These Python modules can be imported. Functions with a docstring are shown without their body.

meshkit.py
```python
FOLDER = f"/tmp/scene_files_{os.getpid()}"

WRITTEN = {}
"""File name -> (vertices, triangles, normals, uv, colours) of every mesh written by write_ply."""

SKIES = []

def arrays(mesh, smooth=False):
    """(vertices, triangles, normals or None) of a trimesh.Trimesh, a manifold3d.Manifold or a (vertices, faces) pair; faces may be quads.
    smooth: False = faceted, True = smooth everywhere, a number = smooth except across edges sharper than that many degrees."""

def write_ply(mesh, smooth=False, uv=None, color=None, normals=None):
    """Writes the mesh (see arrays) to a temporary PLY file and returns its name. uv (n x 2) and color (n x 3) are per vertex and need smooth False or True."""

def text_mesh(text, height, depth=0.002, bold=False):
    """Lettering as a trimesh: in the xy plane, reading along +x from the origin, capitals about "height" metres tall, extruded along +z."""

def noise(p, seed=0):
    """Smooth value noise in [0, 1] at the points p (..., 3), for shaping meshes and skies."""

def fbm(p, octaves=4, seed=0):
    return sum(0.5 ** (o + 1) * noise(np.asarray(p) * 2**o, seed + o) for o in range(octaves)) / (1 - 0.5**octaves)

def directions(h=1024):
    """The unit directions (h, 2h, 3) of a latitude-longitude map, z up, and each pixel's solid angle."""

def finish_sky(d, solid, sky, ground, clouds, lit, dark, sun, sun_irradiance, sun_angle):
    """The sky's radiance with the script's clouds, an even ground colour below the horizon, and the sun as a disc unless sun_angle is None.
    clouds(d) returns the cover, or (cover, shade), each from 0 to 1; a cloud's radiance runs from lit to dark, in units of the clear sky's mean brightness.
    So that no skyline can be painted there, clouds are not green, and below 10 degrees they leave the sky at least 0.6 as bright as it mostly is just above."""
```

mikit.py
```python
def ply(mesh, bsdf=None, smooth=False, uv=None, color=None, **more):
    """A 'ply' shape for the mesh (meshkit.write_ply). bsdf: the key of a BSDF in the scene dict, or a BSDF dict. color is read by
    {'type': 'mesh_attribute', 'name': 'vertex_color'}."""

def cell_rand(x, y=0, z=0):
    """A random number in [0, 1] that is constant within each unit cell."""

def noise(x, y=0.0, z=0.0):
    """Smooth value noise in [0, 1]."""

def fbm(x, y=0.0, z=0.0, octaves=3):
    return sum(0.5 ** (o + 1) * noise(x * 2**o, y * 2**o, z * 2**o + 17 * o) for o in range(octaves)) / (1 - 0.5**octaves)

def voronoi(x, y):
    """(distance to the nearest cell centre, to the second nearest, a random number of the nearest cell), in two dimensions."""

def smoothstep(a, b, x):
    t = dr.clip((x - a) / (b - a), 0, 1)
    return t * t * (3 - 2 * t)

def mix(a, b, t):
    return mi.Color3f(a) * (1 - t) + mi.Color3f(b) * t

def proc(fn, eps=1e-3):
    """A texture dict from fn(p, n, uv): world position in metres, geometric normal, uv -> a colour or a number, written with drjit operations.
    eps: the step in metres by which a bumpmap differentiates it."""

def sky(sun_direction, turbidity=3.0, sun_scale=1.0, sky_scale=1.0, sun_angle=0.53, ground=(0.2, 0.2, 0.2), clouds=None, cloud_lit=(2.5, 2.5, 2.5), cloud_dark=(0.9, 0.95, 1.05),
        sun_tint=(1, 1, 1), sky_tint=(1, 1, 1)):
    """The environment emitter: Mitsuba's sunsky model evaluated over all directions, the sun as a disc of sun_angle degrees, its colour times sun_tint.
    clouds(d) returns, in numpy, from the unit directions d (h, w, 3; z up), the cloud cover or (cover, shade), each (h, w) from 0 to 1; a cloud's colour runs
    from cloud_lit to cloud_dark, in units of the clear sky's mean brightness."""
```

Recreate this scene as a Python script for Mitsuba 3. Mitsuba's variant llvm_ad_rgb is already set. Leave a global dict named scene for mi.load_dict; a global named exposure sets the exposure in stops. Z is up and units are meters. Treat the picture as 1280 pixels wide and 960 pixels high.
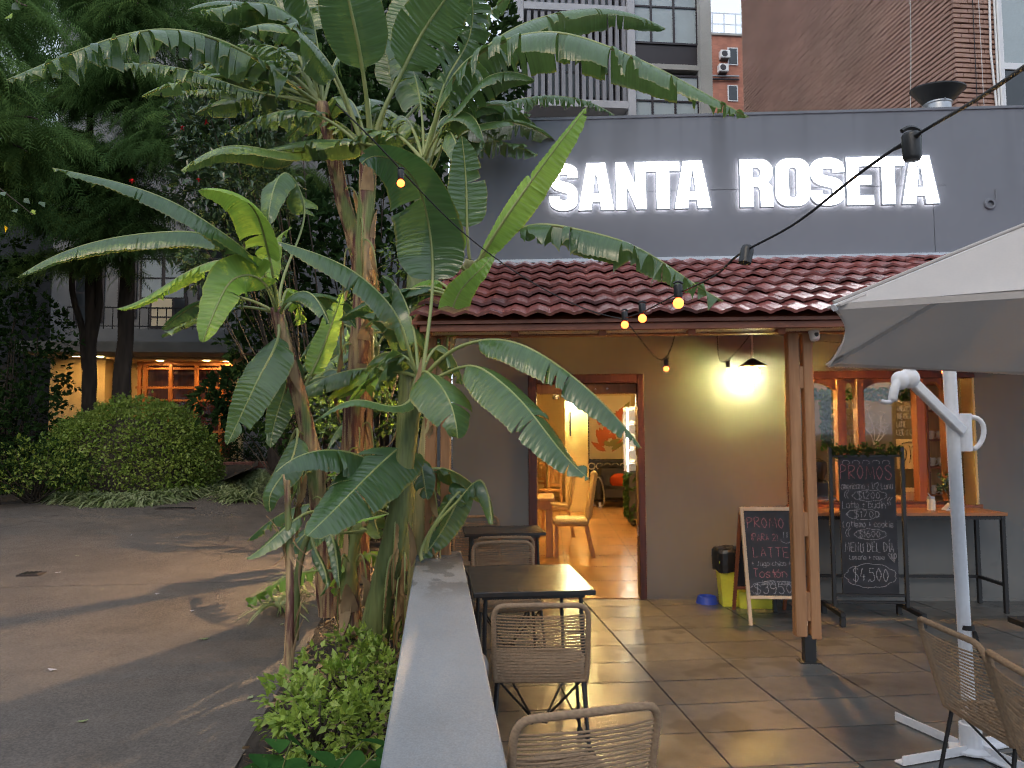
import math, random
import numpy as np, trimesh
import drjit as dr
import mitsuba as mi
import mikit, meshkit
from mikit import noise, fbm, voronoi, cell_rand, smoothstep, mix
from shapely.geometry import Polygon, Point, LineString, box as sbox
from shapely.ops import unary_union

T = mi.ScalarTransform4f
scene, labels = {}, {}
random.seed(7)
rng = np.random.default_rng(7)

# ---------------------------------------------------------------- camera, sky, exposure
YAW, PITCH, ROLL, FPX, EYE = 0.0981389, 0.0676882, 0.0050816, 960.0, np.array([0, 0, 1.6])
_f = np.array([math.sin(YAW) * math.cos(PITCH), math.cos(YAW) * math.cos(PITCH), math.sin(PITCH)])
_r0 = np.array([math.cos(YAW), -math.sin(YAW), 0.0])
_d0 = np.cross(_f, _r0)
_r = math.cos(ROLL) * _r0 + math.sin(ROLL) * _d0
_d = -math.sin(ROLL) * _r0 + math.cos(ROLL) * _d0
scene['camera'] = {'type': 'perspective', 'fov': 2 * math.degrees(math.atan(640 / FPX)), 'fov_axis': 'x', 'near_clip': 0.05, 'far_clip': 800.0,
                   'to_world': T().look_at(origin=EYE.tolist(), target=(EYE + _f).tolist(), up=(-_d).tolist())}
exposure = 2.0
SKY_SCALE = 1.8


def cloud_cover(d):
    q = d * np.array([2.2, 2.2, 5.0])
    return np.full(d.shape[:2], 0.97), np.clip(0.10 + 0.75 * (meshkit.fbm(q, 4, 3) - 0.35), 0, 1)


scene['sky'] = mikit.sky([-0.35, -0.6, 0.55], turbidity=3, sun_scale=0.1 * SKY_SCALE, sky_scale=SKY_SCALE, sun_angle=25, clouds=cloud_cover,
                         cloud_lit=(1.75, 2.0, 2.35), cloud_dark=(1.1, 1.35, 1.75))
WARM = np.array([1.0, 0.53, 0.13])
WHITE = np.array([1.0, 0.97, 0.98])
SIGN, WALL_L, BULB_L, FLOOD_L, ROOM_L, DOWN_L = 1.3, 600.0, 1.0, 4300.0, 170.0, 60.0


def at(px, py, y):
    """the point at depth y (metres) that the photograph shows at this pixel"""
    d = _r * ((px - 640) / FPX) + _d * ((py - 480) / FPX) + _f
    return EYE + d * (y / d[1])


def at_z(px, py, z=0.0):
    d = _r * ((px - 640) / FPX) + _d * ((py - 480) / FPX) + _f
    return EYE + d * ((z - EYE[2]) / d[2])


# facade frame: u along the cafe front, i inward, z up
PHI = 0.149059
FU, FI, FP = np.array([math.cos(PHI), -math.sin(PHI), 0]), np.array([math.sin(PHI), math.cos(PHI), 0]), np.array([2.079, 7.476, 0])
FT = np.eye(4)
FT[:3, 0], FT[:3, 1], FT[:3, 3] = FU, FI, FP


def fac(u, i, z):
    return FP + FU * u + FI * i + np.array([0, 0, z])


def at_i(px, py, i):
    """(u, z) on the plane parallel to the front at inward distance i"""
    d = _r * ((px - 640) / FPX) + _d * ((py - 480) / FPX) + _f
    p = EYE + d * (((FP + FI * i - EYE) @ FI) / (d @ FI))
    return float((p - FP) @ FU), float(p[2])


def pose(loc, rz=0.0, rx=0.0, ry=0.0):
    m = trimesh.transformations.euler_matrix(rx, ry, rz, 'sxyz')
    m[:3, 3] = loc
    return m


# ---------------------------------------------------------------- mesh helpers
BOXV = np.array([[x, y, z] for x in (-.5, .5) for y in (-.5, .5) for z in (-.5, .5)])
BOXF = np.array([[0, 1, 3], [0, 3, 2], [4, 6, 7], [4, 7, 5], [0, 4, 5], [0, 5, 1], [2, 3, 7], [2, 7, 6], [0, 2, 6], [0, 6, 4], [1, 5, 7], [1, 7, 3]])


def rotz(a):
    c, s = math.cos(a), math.sin(a)
    return np.array([[c, -s, 0], [s, c, 0], [0, 0, 1.0]])


class MB:
    """collects pieces of ONE mesh"""

    def __init__(self, m=None):
        self.v, self.f, self.n, self.m = [], [], 0, m

    def add(self, v, f, m=None):
        v = np.asarray(v, float)
        for k in (m, self.m):
            if k is not None:
                v = v @ k[:3, :3].T + k[:3, 3]
        self.v.append(v)
        self.f.append(np.asarray(f, int) + self.n)
        self.n += len(v)
        return self

    def tm(self, t, m=None):
        return self.add(t.vertices, t.faces, m)

    def box(self, c, s, rz=0.0, m=None, ch=0.0):
        if ch > 0:
            v, f = chamfer(s, ch)
        else:
            v, f = BOXV * np.asarray(s, float), BOXF
        if rz:
            v = v @ rotz(rz).T
        return self.add(v + np.asarray(c, float), f, m)

    def span(self, a, b, m=None, ch=0.0):
        a, b = np.asarray(a, float), np.asarray(b, float)
        return self.box((a + b) / 2, np.abs(b - a), m=m, ch=ch)

    def bar(self, a, b, w, h=None, m=None, up=(0, 0, 1), ch=0.0):
        """a box from a to b, w wide sideways, h high"""
        a, b = np.asarray(a, float), np.asarray(b, float)
        t = b - a
        L = np.linalg.norm(t)
        t = t / L
        s = np.cross(t, up)
        if np.linalg.norm(s) < 1e-3:
            s = np.cross(t, [0, 1, 0])
        s /= np.linalg.norm(s)
        n = np.cross(s, t)
        h = w if h is None else h
        v, f = chamfer((L, w, h), ch) if ch else (BOXV * np.array([L, w, h]), BOXF)
        return self.add((a + b) / 2 + v[:, :1] * t + v[:, 1:2] * s + v[:, 2:] * n, f[:, ::-1] if False else f, m)

    def tube(self, p, r, sides=8, m=None, caps=True):
        v, f = tube(p, r, sides, caps)
        return self.add(v, f, m)

    def lathe(self, prof, c=(0, 0, 0), sides=20, m=None, axis=None):
        v, f = lathe(prof, sides)
        if axis is not None:
            v = v @ align(axis).T
        return self.add(v + np.asarray(c, float), f, m)

    def prism(self, poly, depth, m=None, z0=0.0):
        for g in getattr(poly, 'geoms', [poly]):
            if g.is_empty or g.area < 1e-8:
                continue
            t = trimesh.creation.extrude_polygon(g, depth, engine='earcut')
            v = np.array(t.vertices)
            v[:, 2] += z0
            self.add(v, t.faces, m)
        return self

    def ball(self, c, r, sub=2, m=None):
        t = trimesh.creation.icosphere(subdivisions=sub, radius=1.0)
        return self.add(np.array(t.vertices) * np.broadcast_to(r, 3) + np.asarray(c, float), t.faces, m)

    def get(self):
        return np.vstack(self.v), np.vstack(self.f)


def chamfer(s, c):
    s = np.asarray(s, float) / 2
    c = min(c, s.min() * 0.8)
    v, idx = [], {}
    for sx in (-1, 1):
        for sy in (-1, 1):
            for sz in (-1, 1):
                for k in range(3):
                    q = np.array([sx, sy, sz]) * (s - c)
                    q[k] = (sx, sy, sz)[k] * s[k]
                    idx[(sx, sy, sz, k)] = len(v)
                    v.append(q)
    t = trimesh.convex.convex_hull(np.array(v))
    return np.array(t.vertices), np.array(t.faces)


def align(axis):
    """rotation that takes z to axis"""
    z = np.asarray(axis, float) / np.linalg.norm(axis)
    x = np.cross([0, 1, 0] if abs(z[1]) < .9 else [1, 0, 0], z)
    x /= np.linalg.norm(x)
    return np.stack([x, np.cross(z, x), z], 1)


def tube(p, r, sides=8, caps=True):
    p = np.asarray(p, float)
    t = np.gradient(p, axis=0)
    t /= np.linalg.norm(t, axis=1, keepdims=True) + 1e-12
    a0 = np.cross(t[0], [0, 0, 1.0] if abs(t[0][2]) < .9 else [1.0, 0, 0])
    A = np.zeros_like(p)
    for k in range(len(p)):
        a0 = a0 - t[k] * (a0 @ t[k])
        a0 /= np.linalg.norm(a0) + 1e-12
        A[k] = a0
    B = np.cross(t, A)
    r = np.broadcast_to(r, (len(p),))
    ang = np.arange(sides) * 2 * np.pi / sides
    v = (p[:, None] + r[:, None, None] * (np.cos(ang)[None, :, None] * A[:, None] + np.sin(ang)[None, :, None] * B[:, None])).reshape(-1, 3)
    i, j = np.meshgrid(np.arange(len(p) - 1), np.arange(sides), indexing='ij')
    q = np.stack([i * sides + j, i * sides + (j + 1) % sides, (i + 1) * sides + (j + 1) % sides, (i + 1) * sides + j], -1).reshape(-1, 4)
    f = np.vstack([q[:, [0, 1, 2]], q[:, [0, 2, 3]]])
    if caps:
        n = len(v)
        v = np.vstack([v, p[:1], p[-1:]])
        k = np.arange(sides)
        f = np.vstack([f, np.stack([(k + 1) % sides, k, np.full(sides, n)], 1), np.stack([n - sides + k, n - sides + (k + 1) % sides, np.full(sides, n + 1)], 1)])
    return v, f


def lathe(prof, sides=20):
    prof = np.asarray(prof, float)
    ang = np.arange(sides) * 2 * np.pi / sides
    v = np.stack([prof[:, None, 0] * np.cos(ang), prof[:, None, 0] * np.sin(ang), np.broadcast_to(prof[:, None, 1], (len(prof), sides))], -1).reshape(-1, 3)
    i, j = np.meshgrid(np.arange(len(prof) - 1), np.arange(sides), indexing='ij')
    q = np.stack([i * sides + j, i * sides + (j + 1) % sides, (i + 1) * sides + (j + 1) % sides, (i + 1) * sides + j], -1).reshape(-1, 4)
    return v, np.vstack([q[:, [0, 1, 2]], q[:, [0, 2, 3]]])


def spline(pts, n):
    from scipy.interpolate import CubicSpline
    pts = np.asarray(pts, float)
    d = np.concatenate([[0], np.cumsum(np.linalg.norm(np.diff(pts, axis=0), axis=1) ** 0.75)])
    c = CubicSpline(d, pts)(np.linspace(0, d[-1], n * 3)) if len(pts) > 2 else np.linspace(pts[0], pts[1], n * 3)
    s = np.concatenate([[0], np.cumsum(np.linalg.norm(np.diff(c, axis=0), axis=1))])
    g = np.linspace(0, s[-1], n)
    return np.stack([np.interp(g, s, c[:, k]) for k in range(3)], 1), s[-1]


USED = {}


def numbered(name):
    n = USED.get(name, -1) + 1
    USED[name] = n
    return name if n == 0 else f'{name}_{n:03d}'


def put(name, mesh, mat, parent=None, smooth=False, **kw):
    key = numbered(f'{parent}__{name}' if parent else name)
    if isinstance(mesh, MB):
        mesh = mesh.get()
    scene[key] = mikit.ply(mesh, 'material_' + mat, smooth=smooth, **kw)
    return key


def thing(name, label, cat, group=None):
    key = numbered(name)
    labels[key] = {'label': label, 'category': cat}
    if group:
        labels[key]['group'] = group
    return key


def tag(key, label, cat, group=None):
    labels[key] = {'label': label, 'category': cat}
    if group:
        labels[key]['group'] = group
    return key


def struct(name, mesh, mat, smooth=False, label=None):
    key = put(name, mesh, mat, smooth=smooth)
    labels[key] = {'kind': 'structure', 'label': label or f'the {name.replace("_", " ")}'}
    return key


def glow(mesh, rgb, name, parent=None, smooth=False):
    k = put(name, mesh, 'black_plastic', parent, smooth)
    scene[k]['emitter'] = {'type': 'area', 'radiance': {'type': 'rgb', 'value': [float(x) for x in rgb]}}
    return k


# ---------------------------------------------------------------- materials
def rgb(c):
    return {'type': 'rgb', 'value': [float(x) for x in c]}


def mat(name, color, rough=0.6, bump=None, bump_scale=1.0, metallic=0.0, spec=0.5, eps=1e-3, **kw):
    d = {'type': 'principled', 'base_color': color if isinstance(color, dict) else (mikit.proc(color) if callable(color) else rgb(color)),
         'roughness': mikit.proc(rough) if callable(rough) else float(rough), 'metallic': float(metallic), 'specular': float(spec), **kw}
    if bump is not None:
        d = {'type': 'bumpmap', 'arbitrary': mikit.proc(bump, eps), 'scale': float(bump_scale), 'bsdf': d}
    scene['material_' + name] = {'type': 'twosided', 'bsdf': d}


def mottled(c, amount=0.25, f=3.0, fine=0.1, ff=60.0):
    c = [float(x) for x in c]
    return lambda p, n, uv: mi.Color3f(*c) * (1 - amount / 2 + amount * fbm(p.x * f, p.y * f, p.z * f, 4) + fine * (noise(p.x * ff, p.y * ff, p.z * ff) - 0.5))


def wood(c, c2, along='z', f=18.0):
    def fn(p, n, uv):
        a, b, l = {'z': (p.x, p.y, p.z), 'x': (p.z, p.y, p.x), 'y': (p.x, p.z, p.y)}[along]
        g = fbm(a * f * 2.2, b * f * 2.2, l * f * 0.12, 3)
        h = noise(a * f * 9, b * f * 9, l * f * 0.5)
        k = noise(a * 6, b * 6, l * 1.3)
        return mix(c, c2, dr.clip(0.15 + 1.1 * (g - 0.3) + 0.3 * (h - 0.5), 0, 1)) * (0.8 + 0.4 * k)
    return fn


mat('wall_paint', lambda p, n, uv: mi.Color3f(0.138, 0.137, 0.130) * (0.86 + 0.22 * fbm(p.x * 0.9, p.y * 0.9, p.z * 0.7, 4) + 0.05 * noise(p.x * 25, p.y * 25, p.z * 4)) * (1 - 0.25 * smoothstep(0.25, 0.0, p.z) * fbm(p.x * 5, p.y * 5, p.z * 5)),
    0.55, lambda p, n, uv: fbm(p.x * 30, p.y * 30, p.z * 30, 3), 0.004)
mat('parapet_paint', lambda p, n, uv: mi.Color3f(0.150, 0.159, 0.186) * (0.86 + 0.24 * fbm(p.x * 1.1, p.y * 1.1, p.z * 0.9, 4) - 0.26 * smoothstep(0.52, 0.85, noise(p.x * 6, p.y * 6, p.z * 0.30)) * smoothstep(3.6, 4.9, p.z) - 0.10 * smoothstep(0.5, 0.8, noise(p.x * 17, p.y * 17, p.z * 0.8)) * smoothstep(4.2, 4.9, p.z)),
    0.6, lambda p, n, uv: fbm(p.x * 3, p.y * 3, p.z * 3, 2), 0.004)
mat('terrace_tile', lambda p, n, uv: mi.Color3f(0.073, 0.074, 0.071) * (0.45 + 0.80 * fbm(p.x * 2.1, p.y * 2.1, 0, 4) + 0.26 * fbm(p.x * 14, p.y * 14, 2, 3) + 0.12 * (noise(p.x * 160, p.y * 160) - 0.5))
    * (0.88 + 0.24 * cell_rand((p.x - 0.165) / 0.628, (p.y - 0.204) / 0.437)) * (1 - 0.35 * smoothstep(0.60, 0.72, fbm(p.x * 3.3 + 7, p.y * 3.3, 5, 3))),
    lambda p, n, uv: 0.06 + 0.48 * fbm(p.x * 1.9 + 3, p.y * 1.9, 1, 4), lambda p, n, uv: fbm(p.x * 60, p.y * 60, 0, 3), 0.0016, spec=0.55)
mat('joint_grout', mottled((0.025, 0.023, 0.021), 0.4), 0.9)
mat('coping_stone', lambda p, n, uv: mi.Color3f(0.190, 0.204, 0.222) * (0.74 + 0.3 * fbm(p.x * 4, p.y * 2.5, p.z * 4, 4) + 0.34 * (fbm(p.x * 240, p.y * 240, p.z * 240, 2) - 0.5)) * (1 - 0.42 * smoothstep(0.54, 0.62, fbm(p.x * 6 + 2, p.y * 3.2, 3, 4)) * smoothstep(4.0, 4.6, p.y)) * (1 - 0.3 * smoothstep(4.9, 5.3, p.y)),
    0.62, lambda p, n, uv: fbm(p.x * 200, p.y * 200, p.z * 200, 2), 0.0015)
mat('path_concrete', lambda p, n, uv: mi.Color3f(0.094, 0.077, 0.066) * (0.70 + 0.30 * fbm(p.x * 0.7, p.y * 0.7, 0, 4) + 0.30 * fbm(p.x * 6, p.y * 6, 3, 4) + 0.55 * (noise(p.x * 110, p.y * 110) - 0.5)) * (1 - 0.12 * smoothstep(0.56, 0.66, fbm(p.x * 1.2 + 9, p.y * 1.2, 7, 3))) * (1 - 0.28 * smoothstep(0.009, 0.002, dr.abs(fbm(p.x * 0.55, p.y * 0.55, 9, 4) - 0.5)) * smoothstep(0.5, 0.7, noise(p.x * 0.4, p.y * 0.4, 4))),
    lambda p, n, uv: 0.5 + 0.35 * fbm(p.x * 1.2, p.y * 1.2, 5, 3), lambda p, n, uv: fbm(p.x * 45, p.y * 45, 0, 3), 0.003)
mat('soil', mottled((0.030, 0.022, 0.016), 0.9, 9), 0.95, lambda p, n, uv: fbm(p.x * 40, p.y * 40, p.z * 40, 3), 0.02)
mat('roof_tile', lambda p, n, uv: mi.Color3f(0.165, 0.052, 0.046) * (0.50 + 0.5 * fbm(p.x * 3, p.y * 3, p.z * 3, 3) + 0.3 * noise(p.x * 22, p.y * 5, p.z * 5) + 0.35 * noise(p.x * 5.6, p.y * 2.6, 3)) * (1 - 0.5 * smoothstep(0.58, 0.70, fbm(p.x * 7, p.y * 7, p.z * 7, 3))), lambda p, n, uv: 0.09 + 0.18 * fbm(p.x * 4, p.y * 4, p.z * 4, 3), spec=0.9, clearcoat=1.0, clearcoat_gloss=0.9)
mat('fascia_wood', wood((0.17, 0.05, 0.022), (0.26, 0.085, 0.04), 'x'), 0.5)
mat('post_wood', wood((0.22, 0.100, 0.042), (0.38, 0.20, 0.095), 'z'), 0.6, lambda p, n, uv: noise(p.x * 90, p.y * 90, p.z * 4), 0.0015)
mat('frame_wood', wood((0.045, 0.012, 0.010), (0.085, 0.024, 0.016), 'z'), 0.42)
mat('window_wood', wood((0.20, 0.055, 0.02), (0.30, 0.10, 0.035), 'z'), 0.42)
mat('bar_wood', wood((0.30, 0.115, 0.045), (0.44, 0.19, 0.08), 'x'), 0.4)
mat('pale_wood', wood((0.48, 0.33, 0.20), (0.62, 0.46, 0.30), 'z'), 0.5)
mat('table_wood', wood((0.45, 0.24, 0.10), (0.60, 0.36, 0.16), 'z'), 0.4)
mat('black_metal', mottled((0.016, 0.016, 0.017), 0.5), 0.38)
mat('black_plastic', (0.014, 0.014, 0.015), 0.4)
mat('rubber', (0.02, 0.02, 0.021), 0.7)
mat('table_top', lambda p, n, uv: mi.Color3f(0.014, 0.013, 0.013) * (0.7 + 0.6 * fbm(p.x * 30, p.y * 30, 0, 3)), lambda p, n, uv: 0.15 + 0.16 * fbm(p.x * 5, p.y * 5, 0, 3), clearcoat=0.4)
mat('rope', lambda p, n, uv: mi.Color3f(0.225, 0.152, 0.095) * (0.72 + 0.5 * noise(p.x * 140 + p.z * 90, p.y * 140 - p.z * 90, p.z * 140) + 0.12 * noise(p.x * 9, p.y * 9, p.z * 9)), 0.85,
    lambda p, n, uv: 0.5 + 0.5 * dr.sin((p.x + p.y + p.z) * 700), 0.0012)
mat('white_metal', mottled((0.62, 0.62, 0.64), 0.22, 4), 0.38)
mat('white_plastic', (0.68, 0.67, 0.66), 0.45)
mat('galvanised', mottled((0.42, 0.43, 0.45), 0.4, 6), 0.38, metallic=0.8)
mat('chalkboard', lambda p, n, uv: mi.Color3f(0.014, 0.014, 0.019) * (0.75 + 0.9 * smoothstep(0.45, 0.8, fbm(p.x * 7, p.y * 7, p.z * 9, 4))), 0.65)
mat('chalk_white', (0.38, 0.36, 0.38), 0.95)
mat('chalk_pink', (0.50, 0.17, 0.19), 0.95)
mat('yellow_plastic', mottled((0.60, 0.58, 0.05), 0.2), 0.42)
mat('bag_plastic', (0.012, 0.012, 0.013), 0.3)
mat('blue_plastic', (0.02, 0.06, 0.42), 0.4)
mat('brick', lambda p, n, uv: mix((0.33, 0.195, 0.150), (0.385, 0.240, 0.190), cell_rand(p.y * 2.2, p.z / 0.0735, p.x * 2)) * (0.72 + 0.5 * fbm(p.x * 0.9, p.y * 0.9, p.z * 0.9, 4)), 0.85)
mat('mortar', (0.030, 0.025, 0.024), 0.95)
mat('red_brickwork', lambda p, n, uv: mi.Color3f(0.38, 0.16, 0.11) * (0.8 + 0.4 * fbm(p.x * 2, p.y * 2, p.z * 2, 3)) * (0.9 + 0.2 * cell_rand(p.x * 4 + p.y * 4, p.z * 13)), 0.9)
mat('concrete', mottled((0.36, 0.35, 0.33), 0.35, 1.5), 0.85)
mat('pale_render', mottled((0.40, 0.40, 0.42), 0.5, 1.2), 0.9)
mat('grey_louvre', mottled((0.21, 0.21, 0.23), 0.25, 2), 0.6)
mat('dark_panel', (0.030, 0.024, 0.028), 0.45)
mat('dark_glass', (0.020, 0.024, 0.028), 0.06, spec=0.7)
mat('blind', mottled((0.33, 0.38, 0.40), 0.2, 2), 0.6)
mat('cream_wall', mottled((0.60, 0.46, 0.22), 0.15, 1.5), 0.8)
mat('dark_ceiling', (0.045, 0.035, 0.030), 0.8)
mat('indoor_floor', lambda p, n, uv: mi.Color3f(0.36, 0.195, 0.075) * (0.7 + 0.5 * fbm(p.x * 2.2, p.y * 2.2, 0, 4)), lambda p, n, uv: 0.18 + 0.15 * fbm(p.x * 3, p.y * 3, 0, 3))
mat('cream_leather', mottled((0.60, 0.45, 0.24), 0.12, 5), 0.5)
mat('black_leather', (0.016, 0.014, 0.014), 0.3)
mat('chrome', (0.75, 0.75, 0.75), 0.15, metallic=1.0)
mat('orange_cloth', (0.75, 0.10, 0.02), 0.8)
mat('porcelain', (0.75, 0.66, 0.50), 0.3)
mat('taupe_board', mottled((0.10, 0.083, 0.06), 0.2, 2), 0.7)
mat('paper', (0.70, 0.60, 0.42), 0.8)
mat('bark', lambda p, n, uv: mi.Color3f(0.075, 0.055, 0.043) * (0.45 + 1.0 * fbm(p.x * 14, p.y * 14, p.z * 2.2, 4)), 0.95, lambda p, n, uv: fbm(p.x * 22, p.y * 22, p.z * 4, 3), 0.03)
mat('twig', (0.055, 0.042, 0.03), 0.9)
mat('banana_stem', lambda p, n, uv: mix(mix((0.12, 0.045, 0.035), (0.42, 0.29, 0.15), smoothstep(0.36, 0.66, fbm(p.x * 34, p.y * 34, p.z * 2.2, 4))), (0.15, 0.19, 0.06), smoothstep(0.52, 0.68, fbm(p.x * 7 + 4, p.y * 7, p.z * 1.6, 3))) * (0.7 + 0.5 * noise(p.x * 120, p.y * 120, p.z * 3)), 0.6,
    lambda p, n, uv: fbm(p.x * 70, p.y * 70, p.z * 2.5, 3), 0.012)
mat('green_stem', lambda p, n, uv: mix((0.075, 0.11, 0.035), (0.19, 0.21, 0.075), fbm(p.x * 25, p.y * 25, p.z * 2.5, 4)) * (0.75 + 0.45 * noise(p.x * 90, p.y * 90, p.z * 4)), 0.42,
    lambda p, n, uv: fbm(p.x * 60, p.y * 60, p.z * 3, 3), 0.006)
mat('yellow_stem', lambda p, n, uv: mix((0.20, 0.20, 0.075), (0.45, 0.36, 0.17), fbm(p.x * 25, p.y * 25, p.z * 2.5, 4)) * (0.7 + 0.5 * noise(p.x * 90, p.y * 90, p.z * 4)), 0.45)
mat('midrib', lambda p, n, uv: mix((0.16, 0.22, 0.06), (0.30, 0.31, 0.12), noise(p.x * 9, p.y * 9, p.z * 9)), 0.4)
mat('dry_leaf', lambda p, n, uv: mix((0.16, 0.09, 0.045), (0.45, 0.31, 0.17), fbm(p.x * 20, p.y * 20, p.z * 6, 3)), 0.85)
mat('rust_iron', (0.05, 0.035, 0.03), 0.8)
mat('awning_slab', mottled((0.20, 0.19, 0.17), 0.5, 2), 0.9)
mat('orange_frame', (0.36, 0.13, 0.04), 0.5)
mat('soffit_cream', mottled((0.55, 0.42, 0.22), 0.15, 2), 0.8)


def leafmat(name, c1, c2, trans=0.7, rough=0.35, gloss=0.0, stripes=False, freq=1.5):
    c1, c2 = [float(x) for x in c1], [float(x) for x in c2]

    def col(p, n, uv):
        k = fbm(p.x * freq, p.y * freq, p.z * freq, 3)
        c = mix(c1, c2, dr.clip(2.2 * (k - 0.5) + 0.5, 0, 1))
        if stripes:
            s = 0.72 + 0.24 * noise(uv.x * 60 + 6 * noise(uv.x * 5, 2), uv.y * 1.5) + 0.14 * noise(uv.x * 260, 3) + 0.24 * fbm(p.x * 6, p.y * 6, p.z * 6, 3)
            c = c * s * (1 + 0.35 * smoothstep(0.10, 0.0, uv.y)) + mi.Color3f(0.10, 0.055, 0.0) * smoothstep(0.93, 1.02, uv.y + 0.22 * (fbm(uv.x * 9, 5, p.z) - 0.5)) * 0.8
        return c
    thincol = (lambda p, n, uv: dr.minimum(col(p, n, uv) * mi.Color3f(2.2, 2.1, 1.3), 0.8)) if stripes else col
    thin = {'type': 'principledthin', 'base_color': mikit.proc(thincol), 'roughness': float(rough), 'diff_trans': float(trans), 'spec_trans': 0.0, 'eta': 1.5}
    if not gloss:
        scene['material_' + name] = thin
        return
    shiny = {'type': 'principled', 'base_color': mikit.proc(col), 'roughness': float(rough), 'specular': 0.9, 'clearcoat': 0.5, 'clearcoat_gloss': 0.6}
    if stripes:
        shiny = {'type': 'bumpmap', 'arbitrary': mikit.proc(lambda p, n, uv: noise(uv.x * 55 + 6 * noise(uv.x * 5, 2), uv.y * 1.2) + 0.35 * noise(uv.x * 190, uv.y * 2), 2e-3), 'scale': 0.0045, 'bsdf': shiny}
    scene['material_' + name] = {'type': 'blendbsdf', 'weight': float(gloss), 'a': thin, 'b': {'type': 'twosided', 'bsdf': shiny}}


leafmat('banana_leaf', (0.032, 0.074, 0.032), (0.066, 0.120, 0.044), 1.4, 0.21, 0.58, stripes=True)
leafmat('young_banana_leaf', (0.10, 0.20, 0.045), (0.16, 0.26, 0.055), 1.1, 0.34, 0.4, stripes=True)
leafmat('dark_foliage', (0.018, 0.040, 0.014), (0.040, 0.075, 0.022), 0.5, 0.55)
leafmat('conifer_foliage', (0.080, 0.155, 0.050), (0.165, 0.265, 0.080), 1.2, 0.7, freq=0.9)
leafmat('bush_leaf', (0.170, 0.265, 0.040), (0.300, 0.370, 0.080), 0.6, 0.4, 0.25, freq=3.0)
leafmat('lime_leaf', (0.14, 0.25, 0.03), (0.32, 0.42, 0.07), 0.8, 0.35, 0.2, freq=6.0)
leafmat('glossy_leaf', (0.030, 0.06, 0.025), (0.06, 0.10, 0.042), 0.4, 0.22, 0.6, freq=4.0)
leafmat('pale_blade', (0.14, 0.20, 0.06), (0.42, 0.46, 0.26), 0.6, 0.5, freq=9.0)
leafmat('ivy_leaf', (0.02, 0.07, 0.02), (0.05, 0.13, 0.03), 0.6, 0.4, freq=4.0)
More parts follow.
